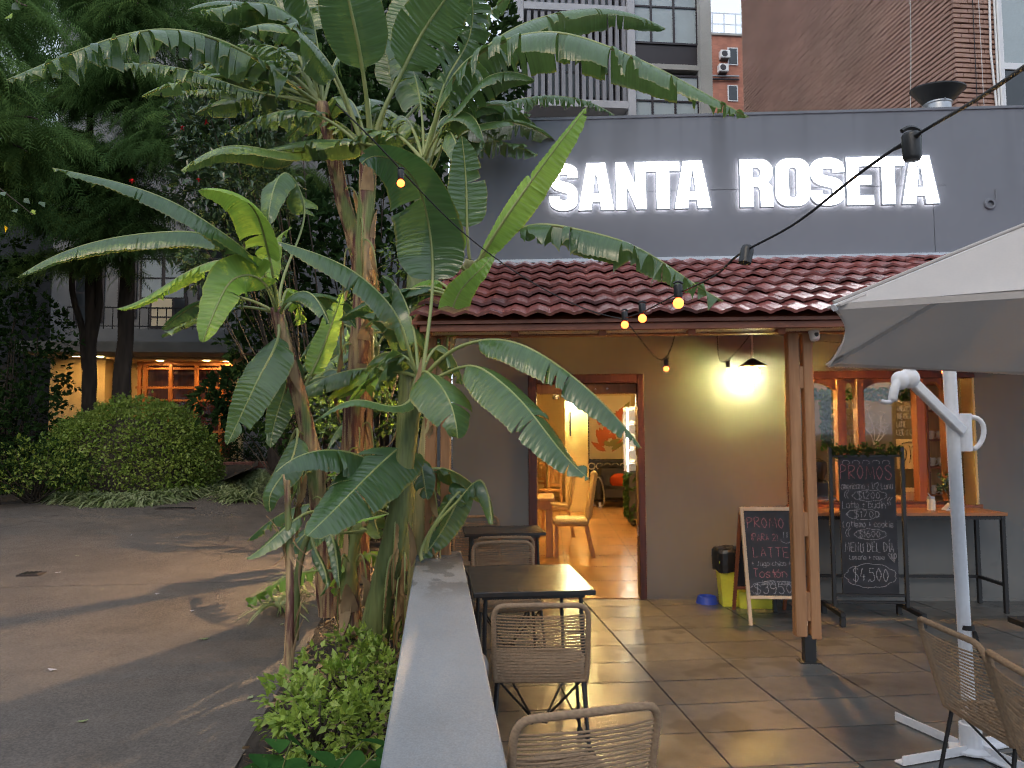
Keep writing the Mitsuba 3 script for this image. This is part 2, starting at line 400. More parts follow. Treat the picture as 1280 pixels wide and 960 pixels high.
scene['material_red_petal'] = {'type': 'principledthin', 'base_color': rgb((0.5, 0.02, 0.03)), 'roughness': 0.5, 'diff_trans': 0.6}
scene['material_yellow_petal'] = {'type': 'principledthin', 'base_color': rgb((0.7, 0.42, 0.02)), 'roughness': 0.5, 'diff_trans': 0.8}
scene['material_canopy_cloth'] = {'type': 'principledthin', 'base_color': mikit.proc(mottled((0.45, 0.412, 0.385), 0.14, 3, 0.06, 300)), 'roughness': 0.8, 'diff_trans': 0.35}
scene['material_lamp_glass'] = {'type': 'thindielectric'}
scene['material_pane_glass'] = {'type': 'thindielectric'}
leafmat('dry_leaf_blade', (0.16, 0.09, 0.04), (0.40, 0.27, 0.13), 0.5, 0.7, freq=6.0)
# ---------------------------------------------------------------- ground, path, terrace
def rise(y):
    return 0.05 * 0.5 * ((y - 6.5) + np.sqrt((y - 6.5) ** 2 + 1.5)) if np.ndim(y) else 0.05 * 0.5 * ((y - 6.5) + math.sqrt((y - 6.5) ** 2 + 1.5))


def gz(x, y):
    """ground height: level under the cafe, rising gently along the path on the left"""
    x, y = np.asarray(x, float), np.asarray(y, float)
    b = np.clip((0.15 - x) / 1.2, 0, 1)
    b = b * b * (3 - 2 * b)
    far = np.clip((y + 2) / 3, 0, 1)
    return b * rise(np.clip(y, -20, 45)) * far


def sheet(xs, ys, dz=0.0, fn=None):
    X, Y = np.meshgrid(xs, ys, indexing='ij')
    Z = gz(X, Y) + dz
    if fn is not None:
        Z = Z + fn(X, Y)
    v = np.stack([X, Y, Z], -1).reshape(-1, 3)
    n, m = len(xs), len(ys)
    i, j = np.meshgrid(np.arange(n - 1), np.arange(m - 1), indexing='ij')
    q = np.stack([i * m + j, (i + 1) * m + j, (i + 1) * m + j + 1, i * m + j + 1], -1).reshape(-1, 4)
    return v, np.vstack([q[:, [0, 1, 2]], q[:, [0, 2, 3]]])


gx = np.concatenate([[-400, -120, -50], np.linspace(-30, -1.2, 40), np.linspace(-1.1, 1.2, 24), [6, 12, 30, 80, 400]])
gy = np.concatenate([[-200, -40, -10], np.linspace(-4, 46, 80), [70, 150, 400]])
struct('ground', sheet(gx, gy, -0.10), 'soil', smooth=True, label='bare ground under and around the paving')

# concrete path on the left: slabs with open joints over a dark bed
PX0, PX1 = -11.0, -0.93
struct('path', sheet(np.linspace(PX0, PX1, 14), np.linspace(-1.5, 26, 60), -0.055), 'joint_grout', smooth=True, label='brown concrete garden path rising gently on the left')
for a, b in zip([-1.5, 3.80, 8.35, 13.2, 18.2, 22.2], [3.79, 8.34, 13.19, 18.19, 22.19, 26.0]):
    xs = np.linspace(PX0, PX1, 16)
    ys = np.linspace(a, b - 0.004, max(4, int((b - a) * 3)))
    v, f = sheet(xs, ys, 0.0)
    lo = v.copy()
    lo[:, 2] -= 0.05
    n = len(v)
    ring = [i * len(ys) for i in range(len(xs))] + [(len(xs) - 1) * len(ys) + j for j in range(1, len(ys))] + [i * len(ys) + len(ys) - 1 for i in range(len(xs) - 2, -1, -1)] + [j for j in range(len(ys) - 2, 0, -1)]
    side = []
    for k in range(len(ring)):
        p, q = ring[k], ring[(k + 1) % len(ring)]
        side += [[p, p + n, q + n], [p, q + n, q]]
    put('slab', (np.vstack([v, lo]), np.vstack([f, side])), 'path_concrete', 'path', smooth=20)
for px, py, w in ((219, 650, 0.62), (40, 712, 0.22)):
    c = at_z(px, py, float(gz(-3, 10)))
    c[2] = float(gz(c[0], c[1]))
    t = thing('drain_grate', 'long dark slot drain set in the path before the round bush' if w > .5 else 'small dark drain cover in the path at the far left', 'drain')
    m = MB().box([c[0], c[1], c[2] + 0.004], [w, 0.20, 0.02])
    put('frame', m, 'rust_iron', t)
    m = MB()
    for k in range(int(w / 0.045)):
        m.box([c[0] - w / 2 + 0.03 + k * 0.045, c[1], c[2] + 0.017], [0.018, 0.16, 0.012])
    put('grating', m, 'black_metal', t)
# fallen leaves / petals lying on the path
for k in range(34):
    x, y = -1.1 - 5.5 * rng.random() ** 1.2, 3.2 + 9 * rng.random()
    s = 0.012 + 0.018 * rng.random()
    a = rng.random() * 6.28
    v = np.array([[-1.5, 0, 0.25], [0, -.7, .1], [1.5, 0, .35], [0, .7, .1]]) * s @ rotz(a).T + [x, y, float(gz(x, y)) + 0.006]
    key = put('fallen_petal', (v, np.array([[0, 1, 2], [0, 2, 3]])), 'pale_blade' if k % 3 else 'chalk_white')
    tag(key, 'tiny pale fallen petal on the brown path', 'petal', 'pale petals scattered on the path')

# terrace: separate tiles
X0, DX, Y0, DY = 0.165, 0.628, 0.204, 0.437
clip = Polygon([(0.185, -1.6), (8.5, -1.6)] + [tuple(fac(u, -0.004, 0)[:2]) for u in (7.5, -1.95)])
struct('terrace', MB().prism(clip.buffer(0.03), 0.03, z0=-0.05), 'joint_grout', label='paved cafe terrace')
for i in range(14):
    for j in range(-4, 19):
        g = sbox(X0 + i * DX, Y0 + j * DY, X0 + (i + 1) * DX, Y0 + (j + 1) * DY).buffer(-0.005, join_style=2).intersection(clip)
        if g.is_empty or g.area < 0.004 or g.geom_type != 'Polygon':
            continue
        cz = 0.0022 * (cell := (((i * 7919 + j * 104729) % 101) / 101.0) - 0.5)
        m = MB().prism(g, 0.028, z0=-0.028 + cz)
        v, f = m.get()
        tl = (((i * 31 + j * 57) % 17) / 17 - 0.5) * 0.003
        v[:, 2] += (v[:, 0] - X0 - i * DX - DX / 2) * tl
        put('tile', (v, f), 'terrace_tile', 'terrace')

# low wall with stone coping between planter and terrace
t = thing('low_wall', 'low wall with a wide pale grey stone coping beside the terrace', 'wall')
put('wall_body', MB().span([-0.115, 0.3, -0.08], [0.155, 5.83, 0.699]), 'wall_paint', t)
m = MB()
put('coping', m.span([-0.145, 0.28, 0.700], [0.185, 5.86, 0.742], ch=0.006), 'coping_stone', t)
t = thing('wall_lamp_cover', 'round grey bulkhead cover low on the terrace side of the wall', 'bulkhead lamp')
c = np.array([0.157, 3.92, 0.44])
put('base', MB().lathe([(0, 0), (0.10, 0), (0.10, 0.03), (0, 0.03)], c, 24, axis=(1, 0, 0)), 'black_plastic', t)
put('dome', MB().lathe([(0.092, 0.03), (0.088, 0.06), (0.06, 0.092), (0.03, 0.103), (0, 0.106)], c, 24, axis=(1, 0, 0)), 'galvanised', t, smooth=40)

# planter soil and its low kerb along the path
sx = np.linspace(-0.93, -0.118, 16)
sy = np.linspace(0.4, 9.6, 60)
struct('planting_bed', sheet(sx, sy, 0.06, lambda X, Y: 0.05 * meshkit.fbm(np.stack([X * 4, Y * 4, X * 0], -1), 3, 5)), 'soil', smooth=True, label='dark soil of the planting bed between path and low wall')
t = thing('planter_kerb', 'low concrete kerb along the path edge of the planting bed', 'kerb')
for k, y in enumerate(np.arange(0.4, 9.4, 1.0)):
    v, f = sheet(np.array([-0.98, -0.92]), np.linspace(y, y + 0.99, 3), 0.09)
    m = MB()
    a, b = float(gz(-.95, y)), float(gz(-.95, y + .99))
    v = np.array([[x, yy, z + (a if yy == y else b)] for x in (-0.985, -0.915) for yy in (y, y + .99) for z in (-0.05, 0.09)])
    put('kerb_stone', (v, BOXF), 'path_concrete', t)
# leaf litter on the bed: uncountable scraps
m = MB()
for k in range(900):
    x, y = rng.uniform(-0.90, -0.16), rng.uniform(3.0, 9.2)
    s = rng.uniform(0.02, 0.06)
    q = trimesh.transformations.random_rotation_matrix(rng.random(3))[:3, :3]
    v = np.array([[-1.4, 0, 0], [0, -.45, .12], [1.4, 0, .1], [0, .45, .12]]) * s
    v = v @ (q * 0.4 + 0.6 * rotz(rng.random() * 6.28)).T + [x, y, float(gz(x, y)) + 0.11 + 0.02 * rng.random()]
    m.add(v, [[0, 1, 2], [0, 2, 3]])
k = put('leaf_litter', m, 'dry_leaf')
labels[k] = {'label': 'brown dry leaf litter lying on the planting bed', 'category': 'leaf litter', 'kind': 'stuff'}

# ---------------------------------------------------------------- the cafe
cafe = thing('cafe_building', 'grey single-storey cafe with tall plain parapet, doorway and wide window', 'building')
DOOR = (-1.177, -0.026, 2.213)
WIN = (1.357, 3.178, 0.846, 2.222)


def wall_uz(poly, i0, thick):
    """extrude a polygon drawn in (u, z) from inward distance i0, thick deep"""
    m = MB().prism(poly, thick)
    v, f = m.get()
    w = FP + v[:, :1] * FU + (i0 + v[:, 2:3]) * FI
    w[:, 2] = v[:, 1]
    return w, f[:, ::-1]


UL, UR = -1.94, 8.0
poly = sbox(UL, -0.1, UR, 3.36).difference(sbox(DOOR[0], -0.2, DOOR[1], DOOR[2])).difference(sbox(WIN[0], WIN[2], WIN[1], WIN[3]))
put('front_wall', wall_uz(poly, 0.0, 0.22), 'wall_paint', cafe)
seams = unary_union([sbox(-0.95, 4.068, 3.0, 4.074), sbox(2.862, 3.37, 2.870, 3.90)])
put('parapet', wall_uz(sbox(UL, 3.36, UR, 4.835).difference(seams), 0.003, 0.14), 'parapet_paint', cafe)
put('parapet_core', wall_uz(sbox(UL + .01, 3.36, UR - .01, 4.83), 0.012, 0.12), 'parapet_paint', cafe)
put('parapet_coping', MB(FT).span([UL - 0.02, -0.012, 4.836], [UR, 0.16, 4.862]), 'parapet_paint', cafe)
put('flashing', MB(FT).span([UL, -0.030, 3.352], [UR, 0.002, 3.385]), 'galvanised', cafe)
put('left_side_wall', MB(FT).span([UL, 0.222, -0.1], [UL + 0.2, 12.6, 4.82]), 'wall_paint', cafe)
put('back_wall', MB(FT).span([UL + 0.2, 12.4, -0.1], [UR, 12.6, 4.82]), 'cream_wall', cafe)
put('right_side_wall', MB(FT).span([UR - 0.2, 0.222, -0.1], [UR, 12.398, 4.82]), 'cream_wall', cafe)
put('roof_slab', MB(FT).span([UL + 0.2, 0.222, 3.40], [UR - .2, 12.398, 3.6]), 'concrete', cafe)
put('ceiling', MB(FT).span([UL + 0.2, 0.222, 3.02], [UR - .2, 12.398, 3.06]), 'dark_ceiling', cafe)
put('left_inner_wall', MB(FT).span([UL + 0.2, 0.222, 0.011], [UL + 0.22, 12.398, 3.018]), 'cream_wall', cafe)
put('base_trim', MB(FT).span([DOOR[1] + 0.07, -0.012, 0.001], [UR, -0.001, 0.03]), 'wall_paint', cafe)
struct('indoor_floor', MB(FT).span([UL + 0.2, 0.002, -0.08], [UR - .2, 12.398, 0.008]), 'indoor_floor', label='glossy orange-brown floor inside the cafe')
m = MB(FT)
for u in np.arange(-1.7, 7.5, 0.9):
    m.span([u, 0.22, 0.0082], [u + 0.006, 12.3, 0.0095])
for i in np.arange(0.9, 12.3, 0.9):
    m.span([UL + .2, i, 0.0083], [7.8, i + 0.006, 0.0096])
put('floor_joints', m, 'dark_panel', 'indoor_floor')
# electrical box outline and hook high on the parapet
t = thing('cable_hook', 'small round capped pipe stub with a hook right of the illuminated letters', 'pipe stub')
u, z = at_i(1237, 255, 0)
put('ring', MB(FT).lathe([(0.022, 0), (0.052, 0), (0.056, 0.012), (0.05, 0.022), (0.03, 0.022)], (u, -0.0, z), 20, axis=(0, -1, 0)), 'parapet_paint', t, smooth=40)
put('hook', MB(FT).tube([(u + 0.05, -0.012, z), (u + 0.062, -0.012, z + 0.07), (u + 0.06, -0.012, z + 0.15)], 0.008, 6), 'parapet_paint', t)

# door frame and header
t = f'{cafe}__door_frame'
put('door_frame', MB(FT).span([DOOR[0], -0.025, 0.0], [DOOR[0] + 0.085, 0.20, DOOR[2]], ch=0.006).span([DOOR[1] - 0.065, -0.025, 0.0], [DOOR[1], 0.20, DOOR[2]], ch=0.006).span([DOOR[0] + 0.086, -0.025, DOOR[2] - 0.09], [DOOR[1] - 0.066, 0.20, DOOR[2]], ch=0.006), 'frame_wood', cafe)
put('transom', MB(FT).span([DOOR[0] + 0.087, 0.06, DOOR[2] - 0.19], [DOOR[1] - 0.067, 0.16, DOOR[2] - 0.092], ch=0.004), 'post_wood', t)
for z in (0.6, 1.3, 1.9):
    put('hinge', MB(FT).span([DOOR[1] - 0.07, 0.08, z], [DOOR[1] - 0.0655, 0.14, z + 0.1]), 'chrome', t)
for u in (-0.62, -0.5, -0.38):
    put('screw_head', MB(FT).lathe([(0, 0), (0.009, 0), (0.009, 0.004), (0, 0.005)], (u, 0.06, DOOR[2] - 0.14), 8, axis=(0, -1, 0)), 'chrome', t)

# window: red-brown frame with fixed arched panes
w = put('window', MB(FT).span([WIN[0], -0.02, WIN[3] - 0.075], [WIN[1], 0.16, WIN[3]], ch=0.005).span([WIN[0], -0.02, WIN[2]], [WIN[0] + 0.06, 0.16, WIN[3] - 0.076], ch=0.005)
        .span([WIN[0] + 0.061, -0.02, WIN[2]], [2.985, 0.16, WIN[2] + 0.10], ch=0.005), 'frame_wood', cafe)
put('sill', MB(FT).span([WIN[0] - 0.02, -0.05, WIN[2] - 0.03], [WIN[1] + 0.01, -0.021, WIN[2] + 0.075], ch=0.004), 'window_wood', w)
for u, wd in ((1.905, 0.085), (2.09, 0.07), (2.66, 0.08), (2.915, 0.05)):
    put('mullion', MB(FT).span([u - wd / 2, 0.0, WIN[2] + 0.101], [u + wd / 2, 0.12, WIN[3] - 0.077], ch=0.005), 'window_wood', w)
for a, b in ((1.418, 1.86), (1.95, 2.053), (2.128, 2.617), (2.703, 2.888)):
    top = WIN[3] - 0.077
    arch = Polygon([(a, top)] + [(a + (b - a) * s, top - 0.03 - 0.085 * (abs(2 * s - 1) ** 2.6)) for s in np.linspace(0, 1, 17)] + [(b, top)])
    put('arched_head', wall_uz(arch, 0.03, 0.06), 'window_wood', w)
    put('pane', wall_uz(sbox(a, WIN[2] + 0.102, b, top - 0.02), 0.075, 0.0005)[0:2], 'pane_glass', w) if b - a > 0.2 else None
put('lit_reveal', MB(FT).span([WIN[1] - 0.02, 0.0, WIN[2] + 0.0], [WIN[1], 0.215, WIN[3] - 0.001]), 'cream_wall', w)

# ---------------------------------------------------------------- porch: tiled roof on wooden posts
porch = thing('porch_roof', 'lean-to porch roof of glossy red wave tiles on wooden posts', 'porch roof')
EI, EZ, WZ = -2.42, 2.415, 3.345
rows, pitch, U0, U1 = 7, 0.166, -1.92, 4.95
sl = np.array([0, EI, EZ - WZ])
Ls = np.linalg.norm(sl)
sdir = sl / Ls
sn = np.array([0, sdir[2], -sdir[1]])
rl = Ls / rows


def tile_mesh(seed):
    r = np.random.default_rng(seed)
    nu, ns = 22, 3
    us = np.linspace(0, pitch + 0.004, nu)
    prof = 0.024 * (0.5 + 0.5 * np.cos((us / pitch - 0.35) * 2 * np.pi)) ** 0.8 + 0.0016 * np.cos(us / pitch * 6 * np.pi)
    ss = np.array([0, 0.5, 1.0]) * (rl + 0.035)
    v = []
    for k, s in enumerate(ss):
        for q in range(nu):
            v.append([us[q], s, prof[q] + 0.006 + 0.034 * s / rl])
    for q in range(nu):
        v.append([us[q], ss[-1] - 0.002, prof[q] + 0.006 + 0.034 * ss[-1] / rl - 0.022])
    f = []
    for k in range(ns):
        for q in range(nu - 1):
            a = k * nu + q
            f += [[a, a + nu, a + nu + 1], [a, a + nu + 1, a + 1]]
    v = np.array(v)
    v[:, 2] += r.normal(0, 0.0018) + (v[:, 1] / rl) * r.normal(0, 0.002)
    v[:, 1] += r.normal(0, 0.003)
    return v, np.array(f)


for k in range(rows):
    for c in range(int((U1 - U0) / pitch)):
        v, f = tile_mesh(k * 100 + c)
        o = np.array([U0 + c * pitch, -0.005, WZ]) + sdir * (k * rl)
        w3 = o + v[:, :1] * np.array([1, 0, 0]) + v[:, 1:2] * sdir + v[:, 2:] * sn
        put('tile', (w3 @ FT[:3, :3].T + FP, f), 'roof_tile', porch, smooth=50)
put('deck', MB(FT).add([[U0, -.004, WZ - .03], [U1, -.004, WZ - .03], [U1, EI + .03, EZ - .03], [U0, EI + .03, EZ - .03], [U0, -.004, WZ - .006], [U1, -.004, WZ - .006], [U1, EI + .03, EZ - .006], [U0, EI + .03, EZ - .006]],
    [[0, 2, 1], [0, 3, 2], [4, 5, 6], [4, 6, 7], [0, 1, 5], [0, 5, 4], [1, 2, 6], [1, 6, 5], [2, 3, 7], [2, 7, 6], [3, 0, 4], [3, 4, 7]]), 'fascia_wood', porch)
put('fascia', MB(FT).span([U0 + .05, EI + 0.06, EZ - 0.080], [U1, EI + 0.095, EZ - 0.03], ch=0.004), 'fascia_wood', porch)
put('beam', MB(FT).span([U0 + .05, -2.14, EZ - 0.085], [U1, -2.02, EZ + 0.05], ch=0.006), 'fascia_wood', porch)
put('soffit', MB(FT).span([U0 + .05, -2.325, EZ - 0.076], [U1, -2.142, EZ - 0.064]), 'pale_wood', porch)
put('ceiling_board', MB(FT).span([U0 + .08, -2.018, EZ + 0.02], [U1, -0.03, EZ + 0.035]), 'fascia_wood', porch) if False else None
for u in np.arange(U0 + .1, U1, 0.62):
    put('rafter', MB(FT).bar([u, -0.03, WZ - 0.09], [u, EI + 0.10, EZ - 0.075], 0.05, 0.085), 'fascia_wood', porch)
put('rake_board', MB(FT).bar([U0 + .02, -0.0, WZ - 0.06], [U0 + .02, EI + 0.06, EZ - 0.06], 0.025, 0.12), 'fascia_wood', porch)
for uc, lab in ((0.845, None), (-1.78, None), (3.45, None)):
    p = put('post', MB(FT).span([uc - 0.028, -2.10, 0.0], [uc + 0.052, -2.03, 0.19], ch=0.003).span([uc - 0.06, -2.12, -0.002], [uc + 0.085, -2.01, 0.008]), 'black_metal', porch)
    put('board', MB(FT).span([uc - 0.09, -2.125, 0.185], [uc - 0.012, -2.035, EZ - 0.083], ch=0.006), 'post_wood', p)
    put('board', MB(FT).span([uc + 0.022, -2.105, 0.165], [uc + 0.092, -2.02, EZ - 0.083], ch=0.006), 'post_wood', p)
    for z, h in ((1.93, 0.16), (0.88, 0.17), (0.29, 0.2)):
        put('spacer', MB(FT).span([uc - 0.011, -2.10, z], [uc + 0.021, -2.035, z + h], ch=0.002), 'post_wood', p)
# ---------------------------------------------------------------- illuminated letters on the parapet
def arc(cx, cy, rx, ry, a0, a1, n=14):
    a = np.radians(np.linspace(a0, a1, n))
    return [(cx + rx * math.cos(t), cy + ry * math.sin(t)) for t in a]


def heavy(ch):
    """heavy condensed capital, height 1"""
    if ch == 'N':
        return Polygon([(0, 0), (0, 1), (.20, 1), (.40, .52), (.40, 1), (.62, 1), (.62, 0), (.43, 0), (.22, .50), (.22, 0)])
    if ch == 'T':
        return Polygon([(0, 1), (.66, 1), (.66, .80), (.455, .80), (.455, 0), (.205, 0), (.205, .80), (0, .80)])
    if ch == 'E':
        return Polygon([(0, 0), (0, 1), (.52, 1), (.52, .81), (.25, .81), (.25, .61), (.50, .61), (.50, .425), (.25, .425), (.25, .19), (.54, .19), (.54, 0)])
    if ch == 'A':
        return Polygon([(0, 0), (.17, 1), (.53, 1), (.70, 0), (.45, 0), (.432, .17), (.27, .17), (.25, 0)]).difference(Polygon([(.285, .34), (.415, .34), (.36, .80), (.34, .80)]))
    if ch == 'R':
        o = unary_union([sbox(0, 0, .25, 1), Polygon([(.2, 1), (.40, 1)] + arc(.40, .74, .25, .26, 90, -60) + [(.2, .50)]), Polygon([(.20, .5), (.40, .56), (.56, .52)] + arc(.46, .36, .18, .15, 60, 0) + [(.64, 0), (.40, 0), (.40, .32), (.36, .42), (.2, .44)])])
        return o.difference(Polygon([(.25, .84), (.33, .83)] + arc(.33, .72, .08, .11, 90, -90) + [(.25, .61)])).difference(sbox(.25, -.1, .40, .36))
    if ch == 'O':
        o = sbox(.24, .24, .42, .76).buffer(.26)
        return o.difference(sbox(.325, .24, .335, .76).buffer(.075))
    if ch == 'S':
        c = [(.55, .70), (.55, .78)] + arc(.335, .80, .215, .105, 0, 180, 10) + [(.12, .70)] + arc(.30, .68, .18, .16, 190, 250, 6) + [(.335, .50)] + arc(.38, .32, .17, .16, 70, -10, 6) + [(.55, .22)] + arc(.335, .20, .215, .105, 0, -180, 10) + [(.12, .30)]
        return LineString(c).buffer(.115, cap_style=2).intersection(sbox(-.1, -0.015, .8, 1.015))
    return None


sign = thing('shop_sign', 'glowing white SANTA ROSETA letters on the grey parapet', 'sign')
spans = [('S', 687, 722), ('A', 723, 767), ('N', 770, 807), ('T', 808, 849), ('A', 843, 888), ('R', 925, 966), ('O', 969, 1012), ('S', 1013, 1055), ('E', 1058, 1091), ('T', 1089, 1131), ('A', 1127, 1173)]
SZ0, SZ1 = 3.872, 4.352
for ch, a, b in spans:
    u0, _ = at_i(a, 232, -0.05)
    u1, _ = at_i(b, 228, -0.05)
    g = heavy(ch)
    x0, y0, x1, y1 = g.bounds
    from shapely import affinity
    g = affinity.affine_transform(g, [(u1 - u0) / (x1 - x0), 0, 0, (SZ1 - SZ0) / (y1 - y0), u0 - x0 * (u1 - u0) / (x1 - x0), SZ0 - y0 * (SZ1 - SZ0) / (y1 - y0)])
    glow(wall_uz(g, -0.065, 0.04), np.array([1, 0.98, 1.0]) * SIGN, f'letter_{ch.lower()}', sign)
    put('rim', wall_uz(g.buffer(.009).difference(g.buffer(.001)), -0.063, 0.036), 'galvanised', sign)
    glow(wall_uz(g.buffer(-0.012), -0.024, 0.020), np.array([1, 0.98, 1.0]) * SIGN * 2.2, 'back_light', sign)

# ---------------------------------------------------------------- chalk handwriting
GL = {'P': '00 06|~06 36 45 34 03', 'R': '00 06|~06 36 45 34 03|03 40', 'O': '~26 15 03 11 20 31 43 35 26', 'M': '00 16 31 56 60', 'A': '00 26 40|12 32', 'L': '06 00 40', 'T': '06 46|26 20', 'E': '46 06 00 40|03 33',
      'S': '~45 36 16 05 14 33 42 30 10 01', 'N': '00 06 40 46', 'U': '~06 02 10 30 42 46', 'D': '00 06|~06 35 43 31 00', 'I': '26 20', 'J': '~36 32 20 10 01', '(': '~36 24 22 30', ')': '~16 24 22 10', '1': '14 26 20',
      '0': '~26 15 03 11 20 31 43 35 26', '2': '~05 16 36 45 33 00|00 40', '3': '~05 16 36 45 34 23 34 42 30 10 01', '4': '26 02 42|33 30', '5': '46 06 04|~04 34 42 30 10 01', '6': '~36 14 02 10 30 42 33 13 02',
      '7': '06 46 10', '9': '~44 36 16 04 13 33 44 42 20', '8': '~23 05 26 45 23 01 20 41 23', '$': '~45 36 16 05 14 33 42 30 10 01|27 2a', '+': '03 43|25 21', '/': '00 46', '.': '20 21',
      'a': '~44 14 02 10 30 42|44 40', 'b': '06 00|~03 24 43 41 20 01', 'c': '~43 24 03 01 20 41', 'd': '46 40|~43 24 03 01 20 41', 'e': '~02 42 43 24 03 01 20 41', 'g': '44 4a|~43 24 03 01 20 41|~4a 3b 1b 0a', 'h': '06 00|~03 24 43 40',
      'i': '24 20|25 26', 'j': '24 2a 1b|25 26', 'k': '06 00|34 02 30', 'l': '26 20', 'm': '04 00|~03 14 23 20|~23 34 43 40', 'n': '04 00|~03 24 43 40', 'o': '~24 03 01 20 41 43 24', 'q': '44 4b|~43 24 03 01 20 41',
      'r': '04 00|~02 24 34', 's': '~43 24 03 22 41 20 01', 't': '26 21 30|04 44', 'u': '04 01 10 30 42|44 40', 'y': '04 21|44 1b', 'p': '04 0b|~03 24 43 41 20 01', 'f': '~36 25 20|03 43',
      'ó': '~24 03 01 20 41 43 24|25 36', 'í': '24 20|25 36', 'Í': '26 20|27 38', 'ñ': '04 00|~03 24 43 40|~05 15 25 36', ' ': ''}
NARROW = {'M': 7.6, 'I': 2.2, 'i': 2.2, 'l': 2.2, 'í': 2.4, 'Í': 2.4, '1': 3, '.': 2, '(': 3, ')': 3, 'j': 3, 'r': 4, 't': 4, ' ': 3.2}


def write(text, x, y, h, w=None, r=0.0022, jit=0.25, seed=0, slope=0.0):
    """chalk strokes in the (x, y) plane from the left baseline point; h = capital height; w = total width if given"""
    rg = np.random.default_rng(seed + len(text) * 13)
    m, s = MB(), h / 6
    adv = sum(NARROW.get(c, 5.9) for c in text)
    sx = s if w is None else w / adv
    cx = 0.0
    for c in text:
        nw = NARROW.get(c, 5.9)
        off = -1.0 if nw < 3.1 and c != ' ' else 0
        dy = rg.normal(0, 0.16)
        for st in GL[c].split('|'):
            if not st:
                continue
            cur = st[0] == '~'
            P = np.array([[int(q[0]) + off, {'a': -1, 'b': -2}.get(q[1]) if q[1] in 'ab' else int(q[1])] for q in st.strip('~').split()], float) + rg.normal(0, jit * 0.35, (len(st.strip('~').split()), 2))
            P[:, 1] += dy
            P3 = np.stack([x + (cx + P[:, 0]) * sx, y + P[:, 1] * s + slope * (cx + P[:, 0]) * sx, np.full(len(P), 0.001)], 1)
            if cur:
                P3, _ = spline(P3, len(P) * 4)
            m.tube(P3, r, 4)
        cx += nw
    return m


def curl(pts, r=0.0018):
    return MB().tube(spline([(a, b, 0.001) for a, b in pts], 30)[0], r, 4)


def cloud(cx, cy, w, h, r=0.0016, n=9):
    a = np.linspace(0, 2 * np.pi, n * 8 + 1)
    k = 1 + 0.10 * np.abs(np.sin(a * n / 2))
    return MB().tube(np.stack([cx + w / 2 * k * np.cos(a), cy + h / 2 * k * np.sin(a), np.full(len(a), .001)], 1), r, 4)


def chalk(mesh, matname, parent, frame, name='chalk_lettering'):
    v, f = mesh.get()
    v = v @ frame[:3, :3].T + frame[:3, 3]
    k = put(name, (v, f), matname, parent)
    labels[k] = {'kind': 'stuff'}
    return k


def plane_frame(o, xdir, ydir):
    x = np.asarray(xdir, float) / np.linalg.norm(xdir)
    y = np.asarray(ydir, float)
    y = y - x * (x @ y)
    y /= np.linalg.norm(y)
    m = np.eye(4)
    m[:3, 0], m[:3, 1], m[:3, 2], m[:3, 3] = x, y, np.cross(x, y), o
    return m


# A-frame board
a = thing('sandwich_board', 'black chalk sandwich board with pale wooden frame reading PROMO', 'sandwich board')
BW, BH = 0.485, 0.995
o = fac(0.70, -1.03, 0.0)
top = fac(0.612, -0.80, 0.965)
fr = plane_frame(o, FU * 1.0 - FI * 0.0, top - o + FU * 0.088)
mf = MB(fr)
mf.span([-.0, 0, -.018], [.028, BH, .010], ch=.003).span([BW - .028, 0, -.018], [BW, BH, .010], ch=.003)
put('front_frame', MB(fr).span([0, 0, -.018], [.030, BH, .010], ch=.003).span([BW - .030, 0, -.018], [BW, BH, .010], ch=.003).span([.031, BH - .034, -.018], [BW - .031, BH, .010], ch=.003).span([.031, .215, -.018], [BW - .031, .243, .010], ch=.003), 'pale_wood', a)
pan = put('panel', MB(fr).span([.0305, .2435, -.012], [BW - .0305, BH - .0345, -.002]), 'chalkboard', a)
fr2 = plane_frame(fac(0.70, -0.42, 0.0), FU, fac(0.70, -0.775, 0.955) - fac(0.70, -0.42, 0))
put('rear_frame', MB(fr2).span([0, 0, -.010], [.030, BH - .02, .018], ch=.003).span([BW - .03, 0, -.01], [BW, BH - .02, .018], ch=.003).span([.031, BH - .056, -.01], [BW - .031, BH - .02, .018], ch=.003).span([.031, .215, -.01], [BW - .031, .243, .018], ch=.003), 'fascia_wood', a)
put('rear_panel', MB(fr2).span([.0305, .2435, -.004], [BW - .0305, BH - .057, .006]), 'chalkboard', a)
put('strut', MB().bar(fr[:3, 3] + fr[:3, :3] @ [BW - .015, .18, -.02], fr2[:3, 3] + fr2[:3, :3] @ [BW - .015, .16, .02], .014), 'black_metal', a)
fz = fr.copy()
fz[:3, 3] += fr[:3, 2] * -0.002
for tx, x, y, h, w, c in (('PROMO', .055, .815, .085, .33, 'chalk_pink'), ('(PARA 2)', .075, .705, .055, .24, 'chalk_pink'), ('LATTE', .085, .565, .082, .32, 'chalk_pink'), ('+ Jugo chico +', .065, .49, .042, .34, 'chalk_white'),
                          ('Tostón', .075, .395, .068, .29, 'chalk_pink'), ('Jamón y queso', .13, .335, .038, .30, 'chalk_white'), ('$3950', .075, .262, .075, .33, 'chalk_white')):
    chalk(write(tx, x, y, h, w, 0.0021 if h > .06 else .0015, seed=int(x * 1000)), c, pan, fz)
chalk(cloud(.245, .298, .40, .125), 'chalk_white', pan, fz, 'chalk_scroll')
chalk(curl([(.33, .71), (.36, .685), (.40, .69), (.42, .73)], .002), 'chalk_white', pan, fz, 'chalk_scroll')
for x in (.355, .385):
    chalk(MB().tube([(x, .73, .001), (x + .004, .78, .001)], .002, 4), 'chalk_white', pan, fz, 'chalk_scroll')

